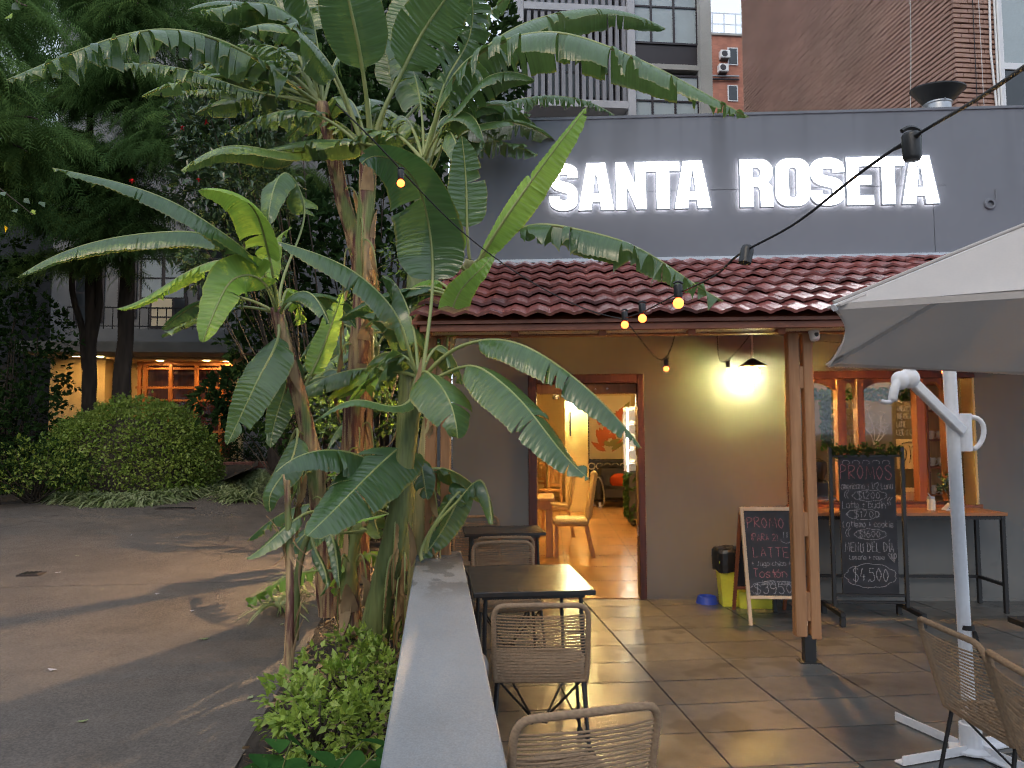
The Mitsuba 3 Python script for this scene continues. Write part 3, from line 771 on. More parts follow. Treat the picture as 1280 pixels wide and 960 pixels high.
# tall standing board with a leafy garland
b = thing('menu_stand', 'tall black chalkboard on a metal stand with a leafy garland on top', 'menu board')
c0 = fac(1.80, -0.80, 0)
rzs = -PHI - 0.03
sf = pose(c0, rzs)
for s in (-1, 1):
    put('upright', MB(sf).span([s * .305 - .016, -.016, .10], [s * .305 + .016, .016, 1.49], ch=.003), 'black_metal', b)
    f = put('foot', MB(sf).span([s * .325 - .02, -.27, .075], [s * .325 + .02, .25, .115], ch=.003), 'black_metal', b)
    put('foot_end', MB(sf).span([s * .325 - .021, -.271, .0], [s * .325 + .021, -.231, .0745], ch=.003), 'black_metal', f)
    put('foot_end', MB(sf).span([s * .325 - .021, .211, .0], [s * .325 + .021, .251, .0745], ch=.003), 'black_metal', f)
for z in (.20, .115 + .025, 1.40):
    put('rail', MB(sf).span([-.288, -.014, z], [.288, .014, z + .022], ch=.003), 'black_metal', b)
pan = put('panel', MB(sf).span([-.235, -.014, .224], [.235, .006, 1.399]), 'chalkboard', b)
pf = plane_frame((sf @ [-.235, -.0150, .224, 1])[:3], sf[:3, 0], (0, 0, 1))
for tx, x, y, h, w, c in (('PROMOS', .01, .985, .115, .45, 'chalk_pink'), ('americano + 1/2 Luna', .012, .90, .055, .44, 'chalk_white'), ('$1200', .15, .815, .06, .20, 'chalk_white'), ('Latte + budín', .018, .735, .058, .37, 'chalk_white'),
                          ('+ $1700', .04, .655, .055, .30, 'chalk_white'), ('Lattemo + cookie', .018, .57, .055, .43, 'chalk_white'), ('$1600', .15, .485, .055, .19, 'chalk_white'), ('MENU DEL DÍA', .028, .36, .078, .42, 'chalk_white'),
                          ('Lasaña + copa', .06, .295, .036, .30, 'chalk_white'), ('$4.500', .09, .105, .11, .31, 'chalk_white')):
    chalk(write(tx, x, y, h, w, 0.0023 if h > .07 else .0016, seed=int(y * 1000)), c, pan, pf)
for cx, cy, w, h in ((.25, .843, .27, .09), (.19, .682, .26, .085), (.245, .51, .25, .085), (.235, .155, .40, .19)):
    chalk(cloud(cx, cy, w, h), 'chalk_white', pan, pf, 'chalk_scroll')
for x, y in ((.05, .82), (.41, .76), (.05, .49)):
    for k in range(2):
        chalk(curl([(x + k * .02, y), (x + k * .02 - .012, y + .03), (x + k * .02 + .012, y + .07)]), 'chalk_white', pan, pf, 'chalk_scroll')
for k in range(5):
    chalk(curl([(.03 + k * .085, 1.12), (.06 + k * .085, 1.15), (.09 + k * .085, 1.13), (.075 + k * .085, 1.115)]), 'chalk_white', pan, pf, 'chalk_scroll')
for k in range(3):
    chalk(curl([(.40 + k * .02, .30), (.415 + k * .02, .33), (.40 + k * .025, .345), (.44, .27 + .01 * k)]), 'chalk_white', pan, pf, 'chalk_scroll')
m = MB(sf)
for k in range(520):
    q = trimesh.transformations.random_rotation_matrix(rng.random(3))[:3, :3]
    s = rng.uniform(.012, .022)
    c = np.array([rng.uniform(-.30, .30), rng.normal(0, .022), 1.455 + rng.normal(0, .027)])
    m.add((np.array([[-1.2, 0, 0], [0, -.6, .2], [1.2, 0, 0], [0, .6, .2]]) * s) @ q.T + c, [[0, 1, 2], [0, 2, 3]])
k = put('garland', m, 'dark_foliage', b)
labels[k] = {'kind': 'stuff', 'label': 'leafy green garland along the top rail'}

# bins and bowl behind the boards
bn = thing('waste_bin', 'yellow plastic waste bin lined with a black bag', 'bin')
bc = fac(0.745, -0.24, 0)
bf = pose(bc, -PHI)


def frustum(a, b, z0, z1, d0=None, d1=None):
    d0, d1 = d0 or a, d1 or b
    v = np.array([[sx * a / 2, sy * d0 / 2, z0] for sx in (-1, 1) for sy in (-1, 1)] + [[sx * b / 2, sy * d1 / 2, z1] for sx in (-1, 1) for sy in (-1, 1)])
    t = trimesh.convex.convex_hull(v)
    return np.array(t.vertices), np.array(t.faces)


put('bucket', MB(bf).add(*frustum(.21, .27, 0.002, .44, .17, .22)), 'yellow_plastic', bn)
put('lid_rim', MB(bf).add(*frustum(.275, .28, .40, .425, .225, .23)), 'yellow_plastic', bn)
bag = MB(bf)
for k in range(26):
    a0, a1 = k / 26 * 2 * np.pi, (k + 1) / 26 * 2 * np.pi

    def P(a, z, s, w):
        r = 1 / max(abs(math.cos(a)), abs(math.sin(a))) ** 0.85
        return [math.cos(a) * r * .150 * s + w * .008 * math.sin(a * 7), math.sin(a) * r * .125 * s + w * .008 * math.cos(a * 5), z + w * .012 * math.sin(a * 4 + 1)]
    lv = [(.325, 1.02, 1), (.40, 1.06, 1), (.505, 1.05, .8), (.535, .98, .8), (.50, .90, .6), (.38, .82, .3)]
    for (z0, s0, w0), (z1, s1, w1) in zip(lv[:-1], lv[1:]):
        bag.add([P(a0, z0, s0, w0), P(a1, z0, s0, w0), P(a1, z1, s1, w1), P(a0, z1, s1, w1)], [[0, 1, 2], [0, 2, 3]])
put('liner_bag', bag, 'bag_plastic', bn, smooth=False)
k = put('storage_tub', MB(pose(fac(0.93, -0.30, 0), -PHI)).add(*frustum(.30, .33, .002, .155, .2, .23)), 'yellow_plastic')
tag(k, 'low yellow tub on the tiles behind the sandwich board', 'tub')
k = put('pet_bowl', MB(pose(fac(0.525, -0.155, 0.001))).lathe([(0, 0), (.105, 0), (.085, .065), (.075, .068), (.062, .02), (0, .018)], sides=28), 'blue_plastic', smooth=40)
tag(k, 'blue pet bowl on the tiles against the wall', 'bowl')

# bar table under the window
bt = thing('bar_table', 'long narrow wooden bar counter on black metal legs under the window', 'bar table')
put('tabletop', MB(FT).span([1.02, -0.545, 0.862], [3.13, -0.055, 0.892], ch=.003), 'bar_wood', bt)
for u in (1.06, 3.095):
    for i in (-.515, -.085):
        put('leg', MB(FT).span([u - .018, i - .018, 0.0], [u + .018, i + .018, .828], ch=.003), 'black_metal', bt)
    put('side_rail', MB(FT).span([u - .015, -.496, .235], [u + .015, -.104, .262]), 'black_metal', bt)
    put('top_rail', MB(FT).span([u - .017, -.535, .829], [u + .017, -.065, .861]), 'black_metal', bt)
for i in (-.515, -.085):
    put('apron', MB(FT).span([1.079, i - .014, .829], [3.076, i + .014, .861]), 'black_metal', bt)
put('foot_rail', MB(FT).span([1.076, -.099, .235], [3.079, -.071, .262]), 'black_metal', bt)
bu, _ = at_i(1164, 630, -.30)
j = thing('sugar_jar', 'small glass jar with a metal lid on the bar counter', 'jar')
put('jar_body', MB(FT).lathe([(0, .893), (.034, .893), (.036, .90), (.036, .985), (.030, .995)], (bu, -.30, 0), 20), 'porcelain', j, smooth=40)
put('lid', MB(FT).lathe([(.032, .995), (.034, .997), (.034, 1.02), (0, 1.022)], (bu, -.30, 0), 20), 'galvanised', j, smooth=40)
put('spout', MB(FT).tube([(bu - .005, -.30, 1.02), (bu - .025, -.30, 1.05)], .005, 6), 'galvanised', j)
nu, _ = at_i(1187, 630, -.28)
k = put('napkin_holder', MB(FT).add(*(lambda p: (p[0], p[1]))(MB().prism(Polygon([(-.062, 0), (.062, 0), (.0, .062)]).difference(Polygon([(-.042, .008), (.042, .008), (0, .048)])), .09).get()), m=np.array([[1, 0, 0, nu], [0, 0, 1, -.33], [0, 1, 0, .893], [0, 0, 0, 1.0]])), 'white_plastic')
tag(k, 'white triangular napkin holder on the bar counter', 'napkin holder')
pu, _ = at_i(1186, 610, -.16)
pt = thing('potted_plant', 'small leafy plant in a dark pot at the right end of the bar counter', 'plant')
put('pot', MB(FT).lathe([(0, .893), (.032, .893), (.045, .965), (.04, .965), (.03, .95), (0, .95)], (pu, -.16, 0), 18), 'black_plastic', pt, smooth=40)
m, ms = MB(FT), MB(FT)
for k in range(16):
    a, h = rng.random() * 6.28, rng.uniform(.10, .27)
    e = np.array([pu + .05 * math.cos(a), -.16 + .05 * math.sin(a), .95 + h])
    ms.tube(spline([(pu, -.16, .94), (pu + .02 * math.cos(a), -.16 + .02 * math.sin(a), .95 + h * .6), e], 6)[0], .0025, 5)
    for q in range(5):
        rr = trimesh.transformations.random_rotation_matrix(rng.random(3))[:3, :3]
        m.add((np.array([[-1.3, 0, 0], [0, -.6, .2], [1.3, 0, 0], [0, .6, .2]]) * .026) @ rr.T + e + rng.normal(0, .022, 3), [[0, 1, 2], [0, 2, 3]])
put('stem', ms, 'twig', pt)
k = put('leaves', m, 'glossy_leaf', pt)
labels[k] = {'kind': 'stuff'}

# security camera on the post
sc = thing('security_camera', 'small white security camera at the top of the porch post', 'camera')
cu, cz = at_i(1017, 417, -2.15)
put('body', MB(FT).lathe([(0, -.06), (.030, -.055), (.036, -.03), (.036, .03), (.030, .05), (0, .055)], (cu, -2.16, cz), 20, axis=(0.05, -.25, -1)), 'white_plastic', sc, smooth=50)
put('lens', MB(FT).lathe([(0, 0), (.016, 0), (.013, .012), (0, .014)], (cu + .004, -2.195, cz - .012), 16, axis=(0, -1, -.1)), 'black_plastic', sc, smooth=50)
put('bracket', MB(FT).bar([cu, -2.15, cz + .01], [cu - .075, -2.10, cz + .03], .016), 'white_plastic', sc)

# ---------------------------------------------------------------- rope chairs and tables
PROTO = {}


def rope_chair_meshes(gap=.012):
    P = {}
    W, D = .225, .235
    zt = .80

    def backpt(x, z):
        k = (z - .42) / (zt - .42)
        return np.array([x, -D - .105 * k + .02 * (1 - (x / W) ** 2) * -1 * k, z])
    loop = [backpt(-W * .97, .42), backpt(-W, .55), backpt(-W * 1.0, .70), backpt(-W * .99, .755), backpt(-W * .90, .792), backpt(-W * .70, .802), backpt(0, .806), backpt(W * .70, .802), backpt(W * .90, .792), backpt(W * .99, .755), backpt(W, .70), backpt(W, .55), backpt(W * .97, .42)]
    lp, _ = spline(loop, 70)
    P['back_frame'] = (MB().tube(lp, .0125, 10).tube([backpt(-W * .97, .425), backpt(0, .422), backpt(W * .97, .425)], .0115, 10).get(), 'rope', True, None)
    m = MB()
    rg = np.random.default_rng(3)
    for z in np.arange(.440, .745 + gap, .0150):
        xs = np.linspace(-W, W, 9)
        sag = rg.normal(0, .0011, 9)
        pts = np.array([backpt(x, z) for x in xs])
        pts[:, 1] -= .012 * (1 - (xs / W) ** 2)
        pts[1:-1, 2] += sag[1:-1] - .003
        m.tube(pts, .0036, 6)
    P['back_cords'] = (m.get(), 'rope', True, 'stuff')
    zs = .435
    cr = [(-W, -D, zs), (-W, 0, zs), (-W, D - .04, zs), (-W + .05, D, zs), (0, D + .004, zs), (W - .05, D, zs), (W, D - .04, zs), (W, 0, zs), (W, -D, zs)]
    P['seat_frame'] = (MB().tube(spline(cr, 40)[0], .0115, 10).get(), 'rope', True, None)
    m = MB()
    for y in np.arange(-D + .012, D - .004, .0150):
        xs = np.linspace(-W, W, 7)
        m.tube(np.stack([xs, np.full(7, y), zs + .004 - .022 * (1 - (xs / W) ** 2) + rg.normal(0, .001, 7)], 1), .0042, 6)
    P['seat_cords'] = (m.get(), 'rope', True, 'stuff')
    for sx in (-1, 1):
        P[f'leg{sx}f'] = (MB().tube([(sx * (W - .02), D - .05, zs - .012), (sx * (W + .01), D + .03, .012)], .0085, 8).get(), 'black_metal', True, None)
        P[f'leg{sx}r'] = (MB().tube([(sx * (W - .02), -D + .02, zs - .012), (sx * (W + .01), -D - .06, .012)], .0085, 8).get(), 'black_metal', True, None)
        P[f'brace{sx}'] = (MB().tube([(sx * (W - .022), D - .06, zs - .02), (sx * .03, 0, .16), (sx * (W - .022), -D + .03, zs - .02)], .006, 6).get(), 'black_metal', True, None)
        for sy in (-1, 1):
            P[f'foot_cap{sx}{sy}'] = (MB().lathe([(0, 0), (.014, 0), (.012, .02), (0, .02)], (sx * (W + .010), sy * (D + .045) - .015, 0), 10).get(), 'rubber', True, None)
    P['cross_brace'] = (MB().tube([(-.04, -.04, .15), (0, 0, .16), (.04, .04, .15)], .007, 6).tube([(-.04, .04, .152), (.04, -.04, .152)], .006, 6).get(), 'black_metal', True, None)
    return P


CH = {k: (mikit.ply(v[0], 'material_' + v[1], smooth=v[2]), v[3]) for k, v in rope_chair_meshes().items()}


def place_chair(x, y, rz, label, group):
    t = thing('rope_chair', label, 'chair', group)
    M = T().translate([x, y, 0.002]).rotate([0, 0, 1], math.degrees(rz))
    for k, (d, kind) in CH.items():
        nm = ''.join(ch for ch in k if ch.isalpha() or ch == '_')
        nm = {'legf': 'leg', 'legr': 'leg'}.get(nm, nm)
        key = numbered(f'{t}__{nm}')
        scene[key] = {**d, 'to_world': M}
        if kind:
            labels[key] = {'kind': kind}
    return t


G = 'rope chairs on the terrace'
a, b = at_z(655, 902, .79), at_z(816, 884, .79)


def chair_by_rail(pa, pb, face, label):
    """chair whose top rail runs between two pixels at rail height; face = +1 if it faces away from the line pa->pb's left"""
    a, b = at_z(*pa, .80)[:2], at_z(*pb, .80)[:2]
    d = b - a
    ang = math.atan2(d[1], d[0]) if face > 0 else math.atan2(-d[1], -d[0])
    mid = (a + b) / 2
    fwd = np.array([-math.sin(ang), math.cos(ang)])
    p = mid + fwd * .34
    return place_chair(p[0], p[1], ang, label, G)


chair_by_rail((652, 900), (817, 881), 1, 'nearest rope chair at the bottom edge, turned slightly from the wall')
chair_by_rail((617, 758), (736, 757), 1, 'rope chair in front of the nearer black table, second from the front')
place_chair(.50, 5.45, math.pi + .02, 'rope chair on the far side of the nearer black table, facing this way', G)
place_chair(.55, 6.43, -.03, 'rope chair with its back to the nearer table, drawn up to the farther black table', G)
place_chair(.56, 8.05 - .38, math.pi, 'farthest rope chair, beyond the farther black table against the front wall', G) if False else None
place_chair(.42, 7.32, math.pi + .1, 'farthest rope chair, against the front wall beside the doorway', G)


def table(x0, x1, y0, y1, label, rz=0.0, c=None):
    t = thing('cafe_table', label, 'table', 'black cafe tables on the terrace')
    w, d = x1 - x0, y1 - y0
    M = pose([(x0 + x1) / 2, (y0 + y1) / 2, 0] if c is None else c, rz)
    put('tabletop', MB(M).span([-w / 2, -d / 2, .714], [w / 2, d / 2, .742], ch=.003), 'table_top', t)
    for sx in (-1, 1):
        for sy in (-1, 1):
            put('leg', MB(M).tube([(sx * (w / 2 - .07), sy * (d / 2 - .09), .70), (sx * (w / 2 - .05), sy * (d / 2 - .06), .002)], .012, 8), 'black_metal', t)
    for q in (-d / 2 + .06, d / 2 - .085):
        put('frame_rail', MB(M).span([-w / 2 + .05, q, .69], [w / 2 - .05, q + .025, .713]), 'black_metal', t)
    return t


table(.205, .885, 4.28, 5.16, 'black glossy cafe table beside the low wall, nearer one')
table(.255, .98, 6.30 + .58, 7.02 + .58, 'black glossy cafe table close to the doorway, farther one') if False else table(.25, .975, 6.85, 7.42, 'black glossy cafe table close to the doorway, farther one')
table(0, .80, 0, .80, 'black cafe table cut off at the right edge of the picture', rz=-.12, c=[2.60 + .43, 3.40 - .40, 0])
chair_by_rail((1148, 772), (1226, 806), 1, 'rope chair seen from behind in front of the white umbrella pole')
chair_by_rail((1232, 812), (1318, 862), 1, 'rope chair cut off by the right edge, at the nearer right-hand side')

# ---------------------------------------------------------------- cantilever umbrella
um = thing('cantilever_umbrella', 'pale grey cantilever umbrella on a white pole, cut off at the right', 'umbrella')
NLc, FLc = np.array([1.105, 2.03, 1.965]), np.array([1.87, 3.50, 1.94])
NRc, FRc = np.array([2.95, 1.02, 1.93]), np.array([3.42, 2.95, 1.78])
AP = np.array([2.40, 2.36, 2.47])


def panel(a, b, sag_edge=.05, sag=.05, n=18):
    v, f = [], []
    for i in range(n + 1):
        s = i / n
        for j in range(n + 1):
            t = j / n
            e = a * (1 - t) + b * t
            e = e + (AP - e) * (sag_edge * 4 * t * (1 - t)) * .5
            p = AP * (1 - s) + e * s
            p = p - np.array([0, 0, 1]) * sag * 4 * t * (1 - t) * s * (1 - s) * 1.5
            p[2] += (.006 * math.sin(9 * t + 4 * s) + .010 * math.sin(23 * t + 9 * s) * (.3 + .7 * math.sin(3.1 * s)) + .012 * math.sin(5 * t - 11 * s)) * s * 4 * t * (1 - t)
            v.append(p)
    for i in range(n):
        for j in range(n):
            q = i * (n + 1) + j
            f += [[q, q + n + 1, q + n + 2], [q, q + n + 2, q + 1]]
    return np.array(v), np.array(f)


for a, b in ((NLc, NRc), (NRc, FRc), (FRc, FLc), (FLc, NLc)):
    pp = put('canopy_panel', panel(a, b, .10 if a is FLc else .06), 'canopy_cloth', um, smooth=True)
    ed = []
    for t in np.linspace(0, 1, 19):
        e = a * (1 - t) + b * t
        ed.append(e + (AP - e) * ((.10 if a is FLc else .06) * 2 * t * (1 - t)))
    m = MB()
    ed = np.array(ed)
    for k in range(18):
        m.add([ed[k], ed[k + 1], ed[k + 1] + [0, 0, -.018], ed[k] + [0, 0, -.018]], [[0, 1, 2], [0, 2, 3]])
    put('hem', m, 'canopy_cloth', pp)
for c in (NLc, NRc, FRc, FLc):
    put('seam', MB().tube([AP + [0, 0, .004], AP * .5 + c * .5 + [0, 0, .005], c + [0, 0, .004]], .005, 5), 'canopy_cloth', um)
    put('rib', MB().tube([AP - [0, 0, .03], AP * .5 + c * .5 - [0, 0, .012], c - [0, 0, .012]], .011, 6), 'white_metal', um)
    put('corner_pocket', MB().bar(c + (AP - c) * .07 - [0, 0, .01], c - [0, 0, .008], .05, .006), 'canopy_cloth', um)
put('hub', MB().lathe([(0, -.12), (.04, -.12), (.05, -.02), (.05, .03), (.02, .07), (0, .08)], AP, 14), 'white_metal', um, smooth=40)
PB = at(1214, 938, 3.74)
PB[2] = 0
pole_top = np.array([PB[0] - .03, PB[1], 2.06])
pl = put('pole', MB().tube([PB + [0, 0, .035], pole_top], .032, 20), 'white_metal', um, smooth=40)
jn = at(1203, 535, PB[1])
put('sleeve', MB().tube([jn + [0.0, 0, -.12], jn + [0, 0, .075]], .044, 18), 'white_metal', um, smooth=40)
put('clamp_handle', MB().tube(spline([jn + [.035, -.02, .055], jn + [.085, -.03, .03], jn + [.088, -.03, -.05], jn + [.04, -.02, -.11]], 14)[0], .013, 8), 'white_metal', um, smooth=True)
el = at(1136, 473, 3.66)
put('arm', MB().bar(jn + [-.02, -.03, -.02], el, .042, .05, ch=.006), 'white_metal', um)
ar = put('arm_joint', MB().ball(el + [.0, 0, .0], (.055, .042, .052)).ball(el + [-.055, -.012, -.012], (.045, .036, .048)), 'white_metal', um, smooth=True)
put('crank', MB().tube(spline([el + [-.07, -.02, -.01], el + [-.095, -.03, -.05], el + [-.11, -.03, -.115]], 8)[0], .022, 8).tube(spline([el + [-.108, -.03, -.112], el + [-.14, -.035, -.122], el + [-.17, -.035, -.116]], 6)[0], .011, 8), 'white_metal', um, smooth=True)
e2 = at(1118, 418, 3.62)
e2[2] = max(e2[2], 2.10)
put('upper_arm', MB().bar(el, e2 + [.12, 0, 0], .04, .045, ch=.006).bar(e2 + [.12, 0, 0], AP + [0, .0, .06], .036, .04, ch=.006), 'white_metal', um)
put('strap', MB().tube([PB + [0, 0, .62 - .012], PB + [0, 0, .62 + .012]], .039, 18), 'black_plastic', um, smooth=40)
put('knob', MB().bar(PB + [.03, -.02, .60], PB + [.052, -.025, .50], .022, .016).ball(PB + [.072, -.03, .485], .026), 'black_plastic', um, smooth=40)
bs = thing('umbrella_base', 'white steel cross base on the tiles holding the umbrella pole', 'umbrella base')
bz = math.atan2(at_z(1150, 912)[1] - PB[1], at_z(1150, 912)[0] - PB[0])
for k in range(4):
    a = bz + math.pi / 2 * k
    d, s = np.array([math.cos(a), math.sin(a), 0]), np.array([-math.sin(a), math.cos(a), 0])
    L = .46
    B0 = PB + [0, 0, .003]
    put('arm', MB().bar(B0 + d * .055 + [0, 0, .006], B0 + d * L + [0, 0, .006], .055, .008).bar(B0 + d * .055 + s * .0235 + [0, 0, .028], B0 + d * L + s * .0235 + [0, 0, .028], .007, .036), 'white_metal', bs)
put('socket', MB().lathe([(.0, .0), (.10, .0), (.10, .010), (.056, .022), (.052, .03), (.052, .13), (.038, .135)], PB + [0, 0, .011], 24), 'white_metal', bs, smooth=40)
# ---------------------------------------------------------------- lamps and string lights
wl = thing('wall_lamp', 'glowing wall lamp under a dark conical shade beside the wooden post', 'wall lamp')
lu, lz = at_i(941, 466, -.30)
put('shade', MB(FT).lathe([(.020, .135), (.030, .13), (.128, .066), (.130, .060), (.122, .064), (.028, .118)], (lu, -.30, lz), 32), 'black_metal', wl, smooth=40)
put('stem', MB(FT).tube([(lu, -.30, lz + .13), (lu, -.30, lz + .47)], .010, 8).tube([(lu, -.30, lz + .47), (lu, -.002, lz + .47)], .010, 8), 'galvanised', wl)
put('wall_plate', MB(FT).lathe([(0, 0), (.05, 0), (.045, .02), (0, .022)], (lu, -.002, lz + .47), 16, axis=(0, -1, 0)), 'black_metal', wl)
glow(MB(FT).ball((lu, -.30, lz - .005), .06, 2), WARM * WALL_L, 'bulb', wl, True)
put('socket', MB(FT).lathe([(.025, .055), (.025, .12), (0, .125)], (lu, -.30, lz), 12), 'black_plastic', wl)
put('pull_rod', MB(FT).tube([(lu + .004, -.30, lz - .054), (lu + .004, -.30, lz - .17)], .004, 6), 'galvanised', wl)

CAB = [at(1330, 48, .70), at(1280, 84, .88), at(1215, 128, 1.12), at(1150, 166, 1.40), at(1118, 186, 1.47), at(1040, 244, 1.75), at(985, 285, 1.95), at(934, 312, 2.12), at(900, 340, 2.5), at(850, 366, 3.1), at(803, 390, 3.9), at(782, 397, 4.35), at(776, 398, 5.0)]
k = put('light_cable', MB().tube(spline(CAB, 120)[0], .0034, 8), 'rubber', smooth=True)
tag(k, 'black cable of the string lights running from the porch to the upper right', 'cable')


def bulb(p, lit, label, s=1.0, par=None, drop=.0, L=None):
    t = thing('string_light', label, 'light bulb')
    p = np.asarray(p, float)
    put('socket', MB().lathe([(0, 0), (.016, 0), (.019, -.006), (.018, -.048), (.014, -.056), (0, -.056)], p, 14), 'black_plastic', t, smooth=40)
    put('clip', MB().tube(spline([p + [-.02, 0, .004], p + [0, 0, .012], p + [.02, 0, .004]], 8)[0], .005, 6), 'black_plastic', t)
    c = p - [0, 0, .056 + .022]
    if lit:
        glow(MB().ball(c, .0225, 2), np.array([2.4, 0.26, 0.05]) * BULB_L, 'bulb', t, True)
    else:
        put('bulb', MB().lathe([(.012, .0205), (.016, .017), (.0215, .008), (.0225, 0), (.021, -.008), (.0165, -.0155), (.009, -.0207), (0, -.0225)], c, 20), 'lamp_glass', t, smooth=True)
        put('filament', MB().tube(spline([c + [-.008, 0, .016], c + [-.010, 0, -.004], c + [0, .004, .004], c + [.010, 0, -.004], c + [.008, 0, .016]], 20)[0], .0009, 5), 'chrome', t)
    return t


def at_top(px, py_bulb, y):
    return at(px, py_bulb, y) + np.array([0, 0, .078])


bulb(at_top(1141, 214, 1.43), False, 'large unlit clear bulb hanging in front of the last sign letters')
labels[put('hanger', MB().tube([at(1139, 178, 1.43), at(1118, 186, 1.47)], .004, 6).tube([at(1139, 178, 1.43), at(1150, 166, 1.40)], .004, 6), 'rubber', 'string_light')] = {'kind': 'stuff'}
t = thing('string_light', 'black lamp socket on the cable in front of the parapet, over the tiles', 'light bulb')
p = at(934, 312, 2.12)
put('socket', MB().lathe([(0, .01), (.015, .01), (.019, -.002), (.018, -.042), (0, -.044)], p, 14, axis=(.25, .1, 1)), 'black_plastic', t, smooth=40)
bulb(at_top(848, 379, 3.05), True, 'lit warm bulb over the lower tile rows, highest of the three')
bulb(at_top(803, 398, 3.9), True, 'lit warm bulb in front of the porch eave, middle of the three')
bulb(at_top(781, 406, 4.35), True, 'lit warm bulb in front of the porch eave, leftmost of the three')
bulb(at(833, 461, 6.1) + [0, 0, .078], True, 'lit warm bulb hanging under the porch right of the doorway')
bulb(at(910, 462, 6.75) + [0, 0, .078], False, 'unlit bulb hanging under the porch beside the wall lamp')
bulb(at(1180, 465, 6.75) + [0, 0, .078], True, 'lit warm bulb by the window behind the umbrella arm')
bulb(at(501, 229, 4.35) + [0, 0, .078], True, 'lit warm bulb among the banana leaves at the top')
for a, b, c in (((776, 398, 5.0), (833, 447, 6.1), (853, 385, 5.6)), ((880, 395, 5.6), (911, 449, 6.75), (945, 405, 6.6)), ((945, 405, 6.6), (1060, 430, 6.75), (1180, 452, 6.75))):
    A, B, C = at(*a), at(*b), at(*c)
    k = put('light_cable', MB().tube(spline([A, (A + B) / 2 - [0, 0, .05], B, (B + C) / 2 - [0, 0, .03], C], 24)[0], .004, 6), 'rubber', smooth=True)
    tag(k, {776: 'thin cable looping under the eave over the doorway', 880: 'thin cable looping beside the wall lamp', 945: 'thin cable running along the wall behind the post to the window'}[a[0]], 'cable')
k = put('light_cable', MB().tube(spline([at(420, 130, 4.1), at(501, 212, 4.35), at(590, 300, 4.9), at(700, 372, 5.1), at(776, 398, 5.0)], 40)[0], .004, 6), 'rubber', smooth=True)
tag(k, 'thin cable passing through the banana leaves to the porch', 'cable')

# floodlight on the side wall of the cafe, throwing leaf shadows on the path
fl = thing('floodlight', 'flat outdoor floodlight on the side wall of the cafe behind the banana plants', 'floodlight')
fp = fac(UL, 1.9, 3.0) + np.array([-.22, 0, 0])
aim = np.array([-1.0, -.62, -.42])
aim /= np.linalg.norm(aim)
A = np.eye(4)
A[:3, :3], A[:3, 3] = align(aim), fp
put('housing', MB(A).box([0, 0, -.035], [.20, .15, .05], ch=.01), 'black_metal', fl)
q = MB(A).add([[-.05, -.035, -.0085], [.05, -.035, -.0085], [.05, .035, -.0085], [-.05, .035, -.0085]], [[0, 1, 2], [0, 2, 3]])
glow(q, np.array([1, .66, .32]) * FLOOD_L, 'lens', fl)
put('bracket', MB().bar(fp - aim * .06, fac(UL, 1.9, 3.05), .03), 'black_metal', fl)

# roof vent behind the parapet
vt = thing('roof_vent', 'metal roof vent with a dark conical rain cap above the parapet', 'vent')
vc = at(1172, 128, 8.3)
vc[2] = 3.62
zc = at(1172, 116, 8.3)[2]
put('duct', MB().lathe([(.145, 0), (.145, zc - 3.78), (.155, zc - 3.77), (.155, zc - 3.74), (.14, zc - 3.74)], vc, 28), 'galvanised', vt, smooth=40)
put('cap', MB().lathe([(.15, -.12), (.165, -.10), (.28, .03), (.30, .045), (.30, .06), (.27, .062), (.10, .085), (0, .09)], [vc[0], vc[1], zc - .02], 32, axis=(.03, -.12, 1)), 'black_metal', vt, smooth=40)
for a in (0.4, 2.5, 4.6):
    put('cap_stay', MB().bar([vc[0] + .15 * math.cos(a), vc[1] + .15 * math.sin(a), zc - .16], [vc[0] + .2 * math.cos(a), vc[1] + .2 * math.sin(a), zc + .0], .02, .004), 'galvanised', vt)
# ---------------------------------------------------------------- inside the cafe
GL.update({'Y': '06 23 46|23 20', 'C': '~43 45 26 15 03 11 20 41 42', 'H': '00 06|46 40|03 43', 'W': '06 10 24 30 46', 'F': '00 06 46|03 33', 'V': '06 20 46', 'G': '~45 26 15 03 11 20 41 42|42 32', 'Z': '06 46 00 40'})
for n, (u, i, z) in enumerate(((-.6, 2.6, 2.35), (.6, 5.2, 2.35), (-.5, 8.2, 2.3), (2.4, 9.6, 2.4), (2.55, 1.15, 2.55), (3.6, 1.1, 2.5))):
    pl = thing('pendant_lamp', ['round glowing pendant just inside the doorway', 'round glowing pendant farther inside the cafe', 'glowing pendant deep in the room on the left', 'glowing pendant near the mural', 'glowing pendant behind the window', 'glowing pendant behind the mug shelf'][n], 'pendant lamp')
    glow(MB(FT).ball((u, i, z), .10, 2), np.array([1, .62, .22]) * ROOM_L * (.12 if n > 3 else 1), 'globe', pl, True)
    put('cord', MB(FT).tube([(u, i, z + .10), (u, i, 3.02)], .006, 6), 'black_plastic', pl)
    put('cap', MB(FT).lathe([(.035, .085), (.03, .13), (0, .135)], (u, i, z), 12), 'black_plastic', pl)


